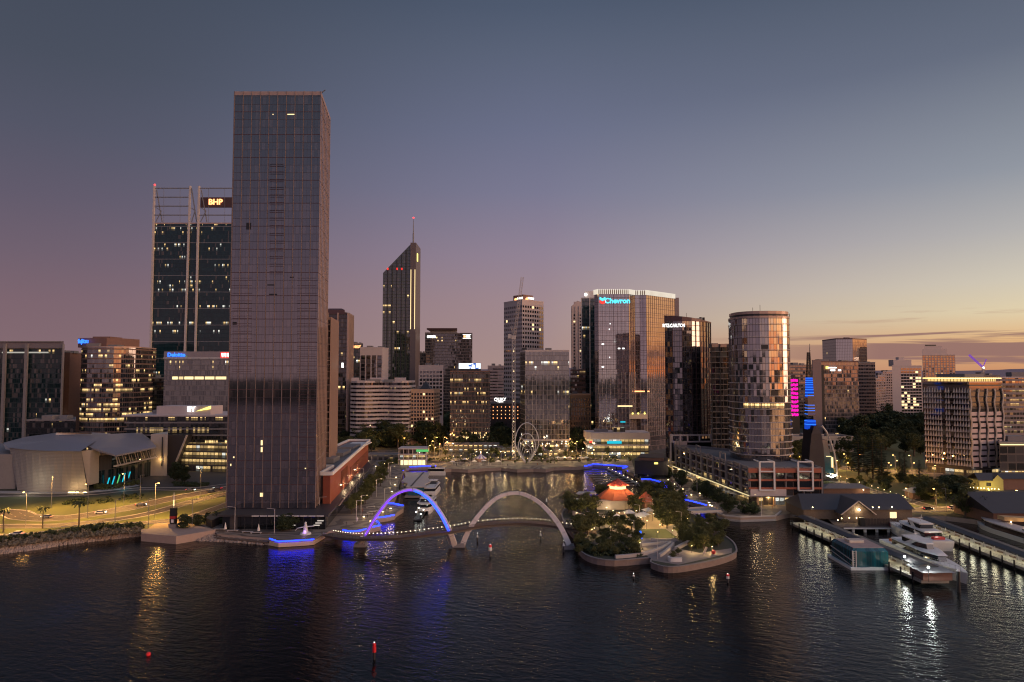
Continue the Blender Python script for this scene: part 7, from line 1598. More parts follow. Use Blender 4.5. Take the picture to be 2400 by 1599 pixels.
wall('garden_wall', 'long curved pale wall sweeping along the front of the island below the trees', [(1442, 1309), (1480, 1306), (1515, 1300), (1550, 1288), (1575, 1276)], 1.1, 1.0, 'conc')
wall('garden_wall', 'pale hairpin wall end curling round in the middle of the island front', [(1503, 1280), (1540, 1277), (1574, 1276.5), (1576, 1281), (1560, 1296), (1545, 1306)], 1.0, .9, 'conc')
wall('garden_wall', 'straight pale bench wall behind the hairpin wall on the island', [(1525, 1267), (1560, 1269), (1586, 1266)], .9, .8, 'conc')
wall('garden_wall', 'short pale wall stub beside the big tree clump on the right of the island', [(1583, 1290), (1600, 1281), (1614, 1274)], 1.1, 1.2, 'conc')
wall('garden_wall', 'low white bin-like planter wall at the front edge of the island paving', [(1567, 1313), (1572, 1317), (1598, 1317)], 1.4, .6, 'white')
wall('garden_wall', 'pale curved mural wall left of the island terrace umbrellas', [(1343, 1208), (1370, 1217), (1400, 1219), (1435, 1217)], 2.0, .5, 'pink')
wall('garden_wall', 'low curved wall along the back of the basin boardwalk in front of the loop sculpture', [(1000, 1085), (1060, 1083), (1150, 1081), (1240, 1080), (1330, 1080), (1400, 1078)], .8, .5, 'wood')
# striped carousel tent, orange tent, umbrellas
def tent(lb, px, py, r, h, mats, hw=2.6, spike=True):
    x, y = G(px, py, 2); t = thing('tent', lb, 'tent', (x, y, 2)); n_ = 16
    for m_i in range(2):
        mb = MB()
        for k in range(m_i, n_, 2):
            a0_, a1_ = 2 * math.pi * k / n_, 2 * math.pi * (k + 1) / n_; mb.face([(x + r * math.cos(a0_), y + r * math.sin(a0_), 2 + hw), (x + r * math.cos(a1_), y + r * math.sin(a1_), 2 + hw), (x + r * .25 * math.cos(a1_), y + r * .25 * math.sin(a1_), 2 + hw + h * .6), (x + r * .25 * math.cos(a0_), y + r * .25 * math.sin(a0_), 2 + hw + h * .6)]); mb.face([(x + r * .25 * math.cos(a0_), y + r * .25 * math.sin(a0_), 2 + hw + h * .6), (x + r * .25 * math.cos(a1_), y + r * .25 * math.sin(a1_), 2 + hw + h * .6), (x, y, 2 + hw + h)])
        mb.build('roof_stripes', M[mats[m_i]], t)
    mb = MB(); mb.cone((x, y, 2), r * .93, r * .93, hw, n_); mb.build('wall', M[mats[2]], t); mb = MB(); mb.tube([(x, y, 2 + hw + h - .2), (x, y, 3.4 + hw + h)], .1, 5); mb.build('finial', M['e_warm'] if spike else M['grey'], t); plight(t, (0, -r - 1.5, 2.5), 220, (1, .75, .5), .3)
M['violet'] = plain('violet_canvas', (.30, .22, .45), .8)
tent('striped violet and white carousel tent on the boardwalk left of the loop sculpture', 1127, 1082, 4.5, 3.4, ('sail', 'violet', 'brick'))
tent('orange and cream striped tent right of the loop sculpture', 1272, 1066, 4.2, 5, ('tile', 'sail', 'tan'))
def umb_proto():
    t = thing('umbrella', '', 'umbrella'); mb = MB(); mb.cone((0, 0, 2.35), 2.7, 0, 1.0, 4, math.pi / 4); mb.build('canopy', M['sail'], t); mb = MB(); mb.tube([(0, 0, 0), (0, 0, 3.2)], .06, 5); mb.build('pole', M['grey'], t); mb = MB(); mb.box(0, 0, 0, .9, .9, .12); mb.build('base', M['concd'], t); return t
up = umb_proto(); first = True
def umbrella(px, py, lb, grp, s_=1.0):
    global first
    x, y = G(px, py, 2)
    if first: up.location = (x, y, 2); up.scale = (s_,) * 3; up['label'] = lb; up['group'] = grp; first = False; return up
    return copy_tree(up, (x, y, 2), random.uniform(0, .6), s_, lb, grp)
for px, py in ((1060, 1090), (1112, 1089), (1134, 1088), (1168, 1089), (1090, 1084)): umbrella(px, py, 'open cream umbrella at a cafe table on the boardwalk left of the loop sculpture', 'cream umbrellas left of the loop sculpture', .95)
for px, py in ((1308, 1080), (1322, 1080), (1335, 1080), (1362, 1080), (1374, 1080)): umbrella(px, py, 'open cream umbrella on the boardwalk right of the loop sculpture', 'cream umbrellas right of the loop sculpture', .95)
for px, py in ((1445, 1227), (1500, 1226), (1475, 1217), (1520, 1212), (1508, 1222)): umbrella(px, py, 'open white umbrella on the island terrace', 'white umbrellas on the island terrace', 1.25)
for px, py in ((1608, 1124), (1620, 1127), (1632, 1131), (1690, 1157), (1700, 1161), (1712, 1166), (1724, 1170), (1738, 1172), (1660, 1144)): umbrella(px, py, 'cream umbrella glowing under cafe lights along the right hand promenade', 'cream umbrellas along the right hand promenade', 1.15)
for px, py, lb in ((528, 1246, 'closed white umbrella on the timber terrace, left one of two'), (606, 1250, 'closed white umbrella on the timber terrace, right one of two')):
    x, y = G(px, py, 2); t = thing('closed_umbrella', lb, 'umbrella', (x, y, 2)); mb = MB(); mb.cone((x, y, 3.0), .62, .08, 2.6, 8); mb.build('folded_canopy', M['sail'], t); mb = MB(); mb.tube([(x, y, 2), (x, y, 5.8)], .05, 5); mb.build('pole', M['grey'], t)
# ring lit carousel right
x, y = G(1448, 1066, 2); t = thing('fairground_ride', 'round fairground ride with a glowing rim at the back right of the basin', 'ride', (x, y, 2)); P = [(x + 7.2 * math.cos(k * math.pi / 12), y + 5 * math.sin(k * math.pi / 12), 4) for k in range(25)]
mb = MB(); mb.tube(P, .28, 5, cap=False); mb.build('light_rim', emis('ride_rim', (1, .88, .5), 5), t); mb = MB(); mb.cone((x, y, 3.8), 6.6, 3.0, 4.2, 12); mb.build('canopy', M['tan'], t); mb = MB(); mb.cone((x, y, 2), 5, 5, 1.8, 12); mb.build('platform', M['wood'], t)
for k in (-3.6, 0, 3.6): mb = MB(); mb.sphere((x + k, y - 3.4, 8.2), .3, 6, 4); mb.build('ride_lamp', M['e_warm'], t)
plight(t, (0, -6, 4), 300, (1, .8, .4), .4)
# blue lit figure and striped post on the island
x, y = G(1499, 1270, 2); t = thing('light_sculpture', 'blue glowing round sculpture between the island tree clumps', 'sculpture', (x, y, 2)); mb = MB(); mb.sphere((x, y, 5.6), .8, 10, 6); mb.build('upper_ball', emis('ball_blue', (.02, .16, 1), 1.6), t); mb = MB(); mb.sphere((x + .4, y, 3.4), .7, 10, 6); mb.build('lower_ball', MATS['ball_blue'], t); mb = MB(); mb.tube([(x, y, 2), (x, y, 5)], .12, 5); mb.build('stem', M['dark'], t)
x, y = G(1639, 1228, 2); t = thing('striped_post', 'spiral striped white post by the island end of the short footbridge', 'post', (x, y, 2)); mb = MB(); mb.tube([(x, y, 2), (x, y, 6.4)], .35, 8); mb.build('post', M['white'], t)
for k in range(4): mb = MB(); mb.bar((x - .38, y - .3, 2.6 + k), (x + .38, y - .3, 3.1 + k), .12, .3); mb.build('stripe', M['black'], t)
# play equipment on the island point
x, y = G(1655, 1300, 2); t = thing('play_structure', 'small red and cream play structure on the island point', 'playground', (x, y, 2)); mb = MB(); mb.bar((x - 1, y, 2), (x + .2, y, 4.6), .6); mb.build('ramp', M['cream'], t); mb = MB(); mb.sphere((x + 2.6, y, 2.9), .8, 8, 5); mb.build('climbing_ball', M['red'], t)
# bus on the apron
def vehicle(name, lb, px, py, L, W, H, rz, mat, bus=False, lights=True, z=2.06):
    x, y = G(px, py, 2); t = thing(name, lb, name.split('_')[-1] if name != 'parked_car' else 'car'); 
    mb = MB(); mb.prism([(-L / 2, -W / 2), (L / 2, -W / 2), (L / 2, W / 2), (-L / 2, W / 2)], .35, H * (.55 if not bus else .42), top=[(-L / 2 + .05, -W / 2 + .03), (L / 2 - .1, -W / 2 + .03), (L / 2 - .1, W / 2 - .03), (-L / 2 + .05, W / 2 - .03)]); mb.build('body', M[mat], t)
    a_, b2 = (-L * .32, L * .22) if not bus else (-L * .49, L * .48); mb = MB(); mb.prism([(a_ - .2, -W * .46), (b2 + .5, -W * .46), (b2 + .5, W * .46), (a_ - .2, W * .46)] if not bus else [(a_, -W * .48), (b2, -W * .48), (b2, W * .48), (a_, W * .48)], H * (.55 if not bus else .42), H * .94, top=[(a_ + .3, -W * .4), (b2 - .5, -W * .4), (b2 - .5, W * .4), (a_ + .3, W * .4)] if not bus else None); mb.build('windows', M['glassdk'], t)
    mb = MB(); mb.prism([(a_ + .25, -W * .41), (b2 - .4, -W * .41), (b2 - .4, W * .41), (a_ + .25, W * .41)], H * .94, H); mb.build('roof', M[mat], t)
    for sx_ in (-.32, .32):
        for sy in (-1, 1): mb = MB(); mb.tube([(L * sx_, sy * W * .5 - sy * .22, .33), (L * sx_, sy * W * .5, .33)], .33, 10); mb.build('wheel', M['black'], t)
    if lights:
        for sy in (-1, 1): mb = MB(); mb.box(L / 2, sy * W * .35, .6, .1, .3, .18); mb.build('headlight', M['e_white'], t); mb = MB(); mb.box(-L / 2, sy * W * .35, .7, .1, .3, .15); mb.build('tail_light', M['e_redlamp'], t)
    t.location = (x, y, z); t.rotation_euler = (0, 0, rz); return t
vehicle('city_bus', 'white bus with a red end waiting under the bus port lights', 432, 1088, 12, 2.6, 3.2, .45, 'white', bus=True)
vehicle('parked_car', 'white car driving along the shore road at far left', 40, 1254, 4.6, 1.85, 1.5, math.pi + .05, 'white')
vehicle('parked_car', 'silver car with glowing tail lights on the junction below the convention hall', 446, 1151, 4.6, 1.85, 1.5, .12, 'grey')
vehicle('parked_car', 'dark car waiting on the junction left of the tall tower', 494, 1155, 4.5, 1.8, 1.45, 2.9, 'black', lights=False)
vehicle('parked_car', 'red-lit car at the far side of the junction beside the tall tower', 510, 1147, 4.5, 1.8, 1.45, 3.0, 'dark')
vehicle('parked_car', 'dark car parked by the park path pavilion on the right', 2175, 1195, 4.5, 1.8, 1.45, 0.1, 'dark')
for k, (px, py) in enumerate(((480, 1185), (2110, 1178), (2126, 1182), (1560, 1120), (985, 1160))):
    pass
# people: small standing and walking figures
def person(px, py, lb, z=2.02, rz=0, top='skin', walk=.25, mat2='black'):
    x, y = G(px, py, z); me = bpy.data.meshes.new('person')
    J = [(0, 0, .95), (0, 0, 1.2), (0, 0, 1.42), (0, 0, 1.52), (0, .02, 1.66), (.11, walk * .4, .9), (.12, walk * .6, .5), (.12, walk * .5 , .06), (.12, walk * .5 + .16, .03), (-.11, -walk * .4, .9), (-.12, -walk * .6, .5), (-.12, -walk, .08), (-.12, -walk + .16, .03), (.2, 0, 1.4), (.27, -walk * .4, 1.12), (.26, -walk * .1, .86), (-.2, 0, 1.4), (-.27, walk * .4, 1.12), (-.26, walk * .7, .88)]
    E = [(0, 1), (1, 2), (2, 3), (3, 4), (0, 5), (5, 6), (6, 7), (7, 8), (0, 9), (9, 10), (10, 11), (11, 12), (2, 13), (13, 14), (14, 15), (2, 16), (16, 17), (17, 18)]
    Rr = [.15, .14, .16, .06, .105, .1, .07, .045, .04, .1, .07, .045, .04, .06, .045, .035, .06, .045, .035]
    me.from_pydata(J, E, []); tmp = bpy.data.objects.new('person', me); COL.objects.link(tmp); md = tmp.modifiers.new('s', 'SKIN'); md.use_smooth_shade = True
    for i, v in enumerate(me.skin_vertices[0].data): v.radius = (Rr[i], Rr[i]); v.use_root = (i == 0)
    md2 = tmp.modifiers.new('u', 'SUBSURF'); md2.levels = 1; md2.render_levels = 1
    bpy.context.view_layer.update(); m2 = bpy.data.meshes.new_from_object(tmp.evaluated_get(bpy.context.evaluated_depsgraph_get())); bpy.data.objects.remove(tmp)
    m2.materials.clear(); m2.materials.append(M[top]); o = bpy.data.objects.new('person', m2); COL.objects.link(o); o.location = (x, y, z); o.rotation_euler = (0, 0, rz); tag(o, lb, 'person'); return o
person(798, 1226, 'person in dark clothes walking on the banded paving behind the bridge landing')
person(2165, 1193, 'person in dark clothes walking on the riverside road beside the right hand street lamp', rz=1.2)
person(1547, 1130, 'person in pale clothes standing on the promenade behind the zigzag light strip', top='sail', rz=.6); person(1556, 1131, 'person in pale clothes standing just right of another on the promenade', top='sail', rz=-.5, walk=.1)

rg = random.Random(21)
_pp = [(812, 1232), (838, 1222), (861, 1214), (850, 1200), (902, 1150), (915, 1138), (1070, 1092), (1098, 1093), (1126, 1092), (1150, 1091), (1190, 1093), (1260, 1091), (1300, 1088), (1345, 1089), (1395, 1084), (1575, 1130), (1588, 1142), (1615, 1150), (1640, 1172), (1700, 1172), (1715, 1178), (1745, 1186), (1780, 1194), (1810, 1192)]
_where = lambda x, y: 'on the banded quay by the purple arch' if x < 900 else 'on the left promenade behind the purple arch' if x < 1000 else 'on the back boardwalk left of the loop sculpture' if x < 1200 else 'on the back boardwalk right of the loop sculpture' if x < 1500 else 'on the right hand promenade before the long podium'
for k, (px, py) in enumerate(_pp):
    tp = ('skin', 'sail', 'dark', 'terra')[k % 4]; q = person(px, py, '%s tiny figure %s' % ({'skin': 'brown-clad', 'sail': 'pale-clad', 'dark': 'dark-clad', 'terra': 'red-clad'}[tp], _where(px, py)), rz=rg.uniform(0, 6), top=tp, walk=rg.uniform(.05, .3)); q['group'] = 'small figures ' + _where(px, py)
vehicle('parked_car', 'pale car heading right on the middle carriageway of the shore highway', 235, 1204, 4.5, 1.8, 1.45, .35, 'white')
vehicle('parked_car', 'dark car on the shore highway below the convention hall', 330, 1186, 4.5, 1.8, 1.45, .5, 'dark')
vehicle('parked_car', 'grey car rounding the curve of the shore highway at far left', 110, 1214, 4.5, 1.8, 1.45, 3.1, 'grey')
vehicle('parked_car', 'pale car on the riverside road left of the tall thin-trunked tree', 2235, 1193, 4.5, 1.8, 1.45, 0, 'white')
# ================================================================== TREES
def leafcloud(mb, c, r, n, rg, leaf, sz=.8):
    for _ in range(n):
        d_ = Vector((rg.gauss(0, 1), rg.gauss(0, 1), rg.gauss(0, 1))).normalized(); q = c + Vector((d_.x * r, d_.y * r, d_.z * r * sz)) * rg.uniform(.55, 1.08)
        u = Vector((rg.gauss(0, 1), rg.gauss(0, 1), rg.gauss(0, .6))).normalized(); v = u.cross(Vector((rg.gauss(0, 1), rg.gauss(0, 1), rg.gauss(0, 1)))).normalized(); l = leaf * rg.uniform(.6, 1.2)
        mb.face([q - u * l, q - v * l * .6, q + u * l, q + v * l * .6])
def broad(seed, h=10, w=8, nb=34, nl=75, leaf=.34, dark=False, trunk=.3):
    rg = random.Random(seed); t = thing('tree', '', 'tree'); mb = MB()
    mb.tube([(0, 0, 0), (rg.uniform(-.2, .2), rg.uniform(-.2, .2), h * trunk), (rg.uniform(-.3, .3), 0, h * .6)], [.035 * h, .028 * h, .012 * h], 7); tips = []
    for k in range(6):
        a_ = k * 1.05 + rg.uniform(-.3, .3); e_ = Vector((math.cos(a_) * w * .32, math.sin(a_) * w * .32, h * rg.uniform(.55, .8))); mb.tube([(0, 0, h * (trunk * .8 + .03 * k)), tuple(e_ * .5 + Vector((0, 0, h * .2))), tuple(e_)], [.016 * h, .012 * h, .005 * h], 5)
    mb.build('trunk', M['bark'], t); mb = MB()
    for k in range(nb):
        a_ = rg.random() * 2 * math.pi; f_ = rg.random() ** .6; zf = rg.uniform(-1, 1); rad = math.sqrt(max(0, 1 - zf * zf)) * f_
        c_ = Vector((math.cos(a_) * rad * w * .42, math.sin(a_) * rad * w * .42, h * (trunk + (1 - trunk) * .5) + zf * h * (1 - trunk) * .42)); leafcloud(mb, c_, w * rg.uniform(.10, .19), nl, rg, leaf, .75)
    mb.build('crown', M['leafdark' if dark else 'leaf'], t); return t
def pine(seed, h=22, w=8):
    rg = random.Random(seed); t = thing('pine_tree', '', 'tree'); mb = MB(); mb.tube([(0, 0, 0), (0, 0, h * .5), (0, 0, h)], [.36, .25, .05], 7); mb.build('trunk', M['bark'], t); mb = MB(); z = h * .16
    while z < h * .985:
        f_ = (z - h * .16) / (h * .83); r = w / 2 * (1 - f_ ** 1.3) * (.75 + .35 * rg.random()) + .25; n_ = 6
        for k in range(n_):
            a_ = k * 2 * math.pi / n_ + rg.uniform(-.35, .35); dx_, dy_ = math.cos(a_), math.sin(a_); L_ = r * rg.uniform(.75, 1.1)
            for j in range(int(11 * L_) + 9):
                s_ = rg.uniform(.12, 1); q = Vector((dx_ * L_ * s_, dy_ * L_ * s_, z + L_ * .10 * s_ * s_ - .1)); wd = .62 * (1.1 - s_ * .6); u = Vector((dx_, dy_, rg.uniform(-.25, .35))) * .6; v = Vector((-dy_, dx_, rg.uniform(-.3, .3))) * wd
                mb.face([q - u, q - v, q + u, q + v])
        z += h * .034 + .12
    mb.build('crown', M['leafdark'], t); return t
def palm(seed, h=8):
    rg = random.Random(seed); t = thing('palm_tree', '', 'palm'); mb = MB(); mb.tube([(0, 0, 0), (.1, 0, h * .5), (0, 0, h)], [.28, .2, .16], 7); mb.build('trunk', M['bark'], t); mb = MB()
    for k in range(26):
        a_ = k * 2.4; L_ = rg.uniform(1.6, 2.4); up_ = rg.uniform(-.2, 1.1); p = Vector((0, 0, h)); dr = Vector((math.cos(a_), math.sin(a_), up_)); pts = [p + Vector((dr.x * L_ * s_, dr.y * L_ * s_, up_ * L_ * s_ * .8 - 1.5 * s_ * s_)) for s_ in (0, .35, .7, 1)]
        sd_ = Vector((-dr.y, dr.x, 0)).normalized()
        for i in range(3):
            for sg in (-1, 1): mb.face([pts[i], pts[i + 1], pts[i + 1] + sd_ * sg * .28 * (1.1 - i * .3) + Vector((0, 0, -.22)), pts[i] + sd_ * sg * .30 + Vector((0, 0, -.18))])
    mb.build('crown', M['leafdark'], t); return t
PROTO = {}
def proto(kind):
    if kind not in PROTO:
        PROTO[kind] = [[broad, (11, 10, 9)], [broad, (12, 10, 8, 40, 65)], [broad, (13, 10, 10, 30, 90)], [broad, (21, 10, 10, 44, 85, .42, True, .12)], [broad, (22, 10, 12, 40, 95, .46, True, .1)], [broad, (31, 10, 11, 30, 80, .36, False, .22)], [pine, (41,)], [pine, (42, 22, 7)], [palm, (51,)]][kind]
        f_, a_ = PROTO[kind]; PROTO[kind] = [f_(*a_), False]
    return PROTO[kind]
def tree(kind, x, y, h, lb, grp, z=2.0, wide=1.0, name=None):
    pr = proto(kind); base = 22 if kind in (6, 7) else 8 if kind == 8 else 10; s_ = h / base; sc = (s_ * wide, s_ * wide, s_); rz = random.uniform(0, 6.28)
    if not pr[1]: o = pr[0]; o.location = (x, y, z); o.scale = sc; o.rotation_euler = (0, 0, rz); o['label'] = lb; pr[1] = True
    else: o = copy_tree(pr[0], (x, y, z), rz, sc, lb)
    if grp: o['group'] = grp
    elif 'group' in o: del o['group']
    return o
def grove(kinds, n, xr, yr, hr, lb, seed, wide=1.0, mind=4.0, z=2.0, ok=None):
    rg = random.Random(seed); done = []; tries = 0
    while len(done) < n and tries < n * 60:
        tries += 1; px, py = rg.uniform(*xr), rg.uniform(*yr); x, y = G(px, py, z)
        if ok and not ok(px, py): continue
        if any(math.hypot(x - a, y - b_) < mind for a, b_ in done): continue
        done.append((x, y)); tree(rg.choice(kinds), x, y, rg.uniform(*hr), lb, lb_group(lb), z, wide)
def lb_group(lb): return 'trees: ' + lb
grove([3, 4, 0], 16, (835, 1030), (1034, 1052), (15, 22), 'dark spreading street tree in the row before the wavy banded block', 1, 1.15, 8)
grove([3, 4], 16, (1030, 1200), (1036, 1054), (12, 20), 'dark street tree in the row before the billboard block', 2, 1.2, 8)
grove([3, 4], 6, (1335, 1392), (1030, 1056), (14, 22), 'dark tree in the gap left of the faceted tower', 3, 1.1, 8)
grove([0, 1, 2], 12, (955, 1200), (1062, 1074), (5, 8), 'small green tree on the lawn behind the basin boardwalk', 4, 1.0, 6)
grove([0, 1, 2], 11, (1265, 1480), (1060, 1074), (5, 8), 'small green tree behind the boardwalk right of the loop sculpture', 5, 1.0, 6)
for px, py in ((888, 1122), (898, 1112), (880, 1132), (868, 1144), (878, 1150), (858, 1158), (906, 1104), (892, 1140), (846, 1172), (838, 1186), (830, 1196), (824, 1204), (842, 1196), (856, 1182), (870, 1164), (912, 1096), (902, 1124)):
    x, y = G(px, py, 2); tree(random.choice([0, 1, 2]), x, y, random.uniform(5.5, 8), 'young green tree in the planted strip beside the terracotta hall', 'trees beside the terracotta hall', wide=1.05)
for px, py, h, lb in ((1597, 1141, 9, 'round dense tree behind the straight blue light strips, farthest of five on the right quay'), (1655, 1168, 8.5, 'round dense tree in the middle of the right hand quay, left of two touching'), (1684, 1178, 7, 'round dense tree in the middle of the right hand quay, right of two touching'), (1706, 1202, 8, 'largest dark tree on the curved quay right of the footbridge'), (1745, 1204, 5.5, 'middle dark tree on the curved quay right of the footbridge'), (1766, 1205, 5.2, 'right end dark tree on the curved quay right of the footbridge'), (1636, 1154, 6, 'small dark tree squeezed behind the two touching quay trees'), (432, 1243, 6.2, 'round dark tree on the sea wall right of the beacon column'), (462, 1232, 4.5, 'smaller bushy tree right of the round sea wall tree'), (662, 1244, 6.0, 'left tree of the pair beside the bird statue platform'), (680, 1242, 6.4, 'right tree of the pair beside the bird statue platform'), (1565, 1122, 7, 'dark tree in front of the black pavilion')):
    x, y = G(px, py, 2); tree(random.choice([3, 4]), x, y, h, lb, None, wide=1.15)
# island
isl_clumps = [((1330, 1395), (1184, 1212), 11, (5, 8)), ((1352, 1500), (1258, 1304), 32, (2.4, 5.2)), ((1350, 1440), (1240, 1262), 8, (5, 8)), ((1400, 1450), (1155, 1170), 5, (5, 7)), ((1505, 1600), (1158, 1200), 16, (6, 9)), ((1540, 1610), (1205, 1240), 13, (5, 8.5)), ((1586, 1698), (1232, 1290), 30, (2.8, 6)), ((1450, 1500), (1236, 1258), 5, (4, 7)), ((1475, 1500), (1192, 1206), 3, (6, 8)), ((1566, 1600), (1300, 1312), 2, (2.5, 3.5))]
nm = ['at the left end of the island above the mural wall', 'in the dense clump at the front left of the island', 'between the bridge landing and the island terrace', 'behind the left side of the orange roof', 'in the clump right of the orange roof', 'around the right side of the island terrace', 'in the dense clump on the right point of the island', 'beside the umbrellas in the middle of the island', 'right in front of the orange roof', 'in the small planter at the island front']
for k, (xr, yr, n_, hr) in enumerate(isl_clumps): grove([0, 1, 2, 5, 1], n_, xr, yr, hr, 'bushy dark green tree ' + nm[k], 60 + k, 1.25, 2.6)
scrub([(1350, 1268), (1400, 1290), (1500, 1296)], [(1358, 1288), (1400, 1304), (1500, 1306)], 120, 31, M['leafdark'], .6, 1.8, name='shrubs')
scrub([(1590, 1262), (1640, 1288), (1690, 1276)], [(1600, 1250), (1640, 1270), (1690, 1262)], 100, 32, M['leaf'], .6, 1.8, name='shrubs')
# park
for px, py, h, lb, k in ((2013, 1122, 27, 'tallest Norfolk pine, leftmost and densest in the park right of the bell tower', 6), (2046, 1123, 29, 'slender Norfolk pine with a bare lower trunk beside the tallest one', 7), (2067, 1132, 24, 'Norfolk pine standing alone on the lawn in the middle of the park', 6), (2110, 1124, 17, 'left of two shorter Norfolk pines before the jagged-screen hotel', 7), (2121, 1131, 18, 'right of two shorter Norfolk pines before the jagged-screen hotel', 6), (2156, 1150, 17, 'dark Norfolk pine at the foot of the jagged-screen hotel', 6), (2033, 1117, 7, 'small young Norfolk pine between two tall ones', 7)):
    x, y = G(px, py, 2); tree(k, x, y, h, lb, None, wide=1.25 if px < 2100 else 1.0)
grove([3, 4, 0], 26, (1955, 2170), (1010, 1030), (16, 24), 'big dark tree in the far row of the park', 80, 1.2, 9, ok=lambda px, py: px > 1975)
grove([0, 3, 5], 18, (1985, 2165), (1038, 1075), (11, 18), 'mid-sized park tree lit from below by amber lamps', 81, 1.1, 9)
grove([4, 3], 26, (1925, 2170), (972, 1000), (16, 26), 'dark tree in the thick woods behind the park', 82, 1.5, 12)
grove([0, 5], 8, (1852, 1888), (1040, 1110), (9, 14), 'green tree between the rounded tower and the bell tower', 83, 1.0, 7)
grove([0, 5], 6, (1955, 2000), (1050, 1110), (6, 9), 'thin low tree just right of the bell tower', 87, .9, 7)
grove([4, 3], 16, (2345, 2440), (985, 1030), (18, 26), 'dark tree in the woods right of the jagged-screen hotel', 84, 1.5, 11)
grove([3, 0], 9, (2145, 2262), (1158, 1186), (8, 12), 'dark round tree before the foot of the jagged-screen hotel', 85, 1.2, 6)
grove([0, 1], 12, (1940, 2110), (1134, 1160), (4, 5.5), 'small clipped tree in the lamp-lit row along the park path', 86, 1.0, 5)
grove([3, 0], 8, (2060, 2190), (1128, 1150), (4, 7), 'low bushy tree on the lawn by the park path', 88, 1.2, 5)
x, y = G(2262, 1214, 2); tree(5, x, y, 14, 'tall thin-trunked tree on the bank beside the river cruiser', None)
# left
for px, py, h in ((500, 1094, 12), (516, 1092, 13), (530, 1096, 12), (488, 1088, 9)): x, y = G(px, py, 2); tree(0, x, y, h, 'leafy tree with tiny lights beside the bus port', 'trees beside the bus port')
for px, py, h in ((414, 1128, 11), (432, 1130, 9), (402, 1120, 6)): x, y = G(px, py, 2); tree(3, x, y, h, 'dark tree on the traffic island before the bus port', 'trees on the traffic island')
scrub([(405, 1133), (490, 1136)], [(408, 1140), (485, 1141)], 90, 41, M['leafdark'], .8, 1.8, name='shrubs')
scrub([(150, 1178), (190, 1170), (330, 1158)], [(150, 1186), (230, 1182), (345, 1166)], 60, 43, M['leafdark'], .6, 1.5, name='shrubs')
scrub([(222, 1142), (260, 1142), (330, 1128)], [(222, 1148), (262, 1148), (335, 1134)], 110, 44, M['leaf'], .8, 2.4, name='shrubs')
grove([3, 4], 16, (30, 330), (1002, 1016), (8, 14), 'dark tree behind the roof of the convention hall', 89, 1.3, 10)
grove([0, 3], 14, (790, 880), (1040, 1066), (9, 14), 'street tree behind the far end of the terracotta hall', 90, 1.1, 7)
for px, py, h, lb in ((8, 1248, 9, 'thin palm beside the shore road at the left edge'), (100, 1239, 8.5, 'thin palm on the verge, second from the left edge'), (185, 1232, 9.5, 'thin palm on the verge, third from the left edge')):
    x, y = G(px, py, 2); tree(8, x, y, h, lb, None)
# distant woods and suburbs as a mass of canopy
rg = random.Random(99); mb = MB()
for i in range(2600):
    Y_ = 820 + 4800 * rg.random() ** 2.2; px = rg.uniform(-100, 2500); x = (px - 1200) / FP * Y_; h = rg.uniform(7, 18); r = rg.uniform(9, 20) * (1 + Y_ / 4000)
    for k in range(7):
        q = Vector((x + rg.gauss(0, r * .45), Y_ + rg.gauss(0, r * .45), 2 + h * rg.uniform(.35, .9))); u = Vector((rg.gauss(0, 1), rg.gauss(0, 1), rg.gauss(0, .4))).normalized() * r * .42; v = Vector((rg.gauss(0, 1), rg.gauss(0, .6), rg.gauss(0, 1))).normalized() * r * .30
        mb.face([q - u, q - v, q + u, q + v])
mb.build('distant_woods', M['leafdark'], kind='stuff')
# ================================================================== LAMPS
def lamp_L(h, arm, col, mat, name='street_lamp', e='e_warm', pw=0, cat='street lamp'):
    t = thing(name, '', cat); mb = MB(); mb.tube([(0, 0, 0), (0, 0, h)], [.14, .10], 6); mb.build('pole', M[mat], t); mb = MB(); mb.bar((0, 0, h), (arm, 0, h + abs(arm) * .12), .16, .12); mb.build('arm', M[mat], t)
    mb = MB(); mb.box(arm, 0, h + abs(arm) * .12 - .16, .7, .25, .14); mb.build('lamp_head', M[e], t)
    if pw > 5000:
        WL[t.name] = Vector((0, 0, 0)); slight(t, (arm, 0, h - .4), (arm, 0, 0), pw, col, 150, .3, 'lamp_light')
    elif pw: plight(t, (arm, 0, h - .5), pw, col, .3)
    return t
LP = {}
def lamp(key, px, py, lb, grp=None, rz=None, sc=1.0, z=2.0, xy=None):
    x, y = xy or G(px, py, z)
    if key not in LP:
        spec = dict(quay=(9.0, 2.6, (1, .70, .38), 'finw', 'street_lamp', 'e_soft', 800), quayoff=(9.5, 2.8, (1, .78, .5), 'finw', 'street_lamp', 'finw', 0), high=(15.5, 1.2, (1, .50, .12), 'grey', 'street_lamp', 'e_amber', 42000), mid=(10, 1.2, (1, .56, .16), 'grey', 'street_lamp', 'e_amber', 9000), dark=(11, 1.6, (1, .7, .3), 'grey', 'street_lamp', 'grey', 0), park=(5.5, .5, (1, .66, .26), 'dark', 'park_lamp', 'e_warm', 780), bol=(.9, .1, (1, .6, .25), 'dark', 'bollard_light', 'e_warm', 45), star=(8, .8, (1, .8, .45), 'grey', 'street_lamp', 'e_white', 700), sod=(9, .8, (1, .45, .12), 'grey', 'street_lamp', 'e_amber', 3200))[key]
        o = lamp_L(*spec[:2], spec[2], spec[3], spec[4], spec[5], spec[6], 'lamp'); LP[key] = o; o.location = (x, y, z); o.rotation_euler = (0, 0, rz or 0); o.scale = (sc,) * 3; o['label'] = lb
        if grp: o['group'] = grp
        return o
    o = copy_tree(LP[key], (x, y, z), rz or 0, sc, lb)
    if grp: o['group'] = grp
    elif 'group' in o: del o['group']
    return o
o = lamp('high', 363, 1217, 'tall street lamp glowing orange like a star on the lawn before the convention hall')
star_ = o
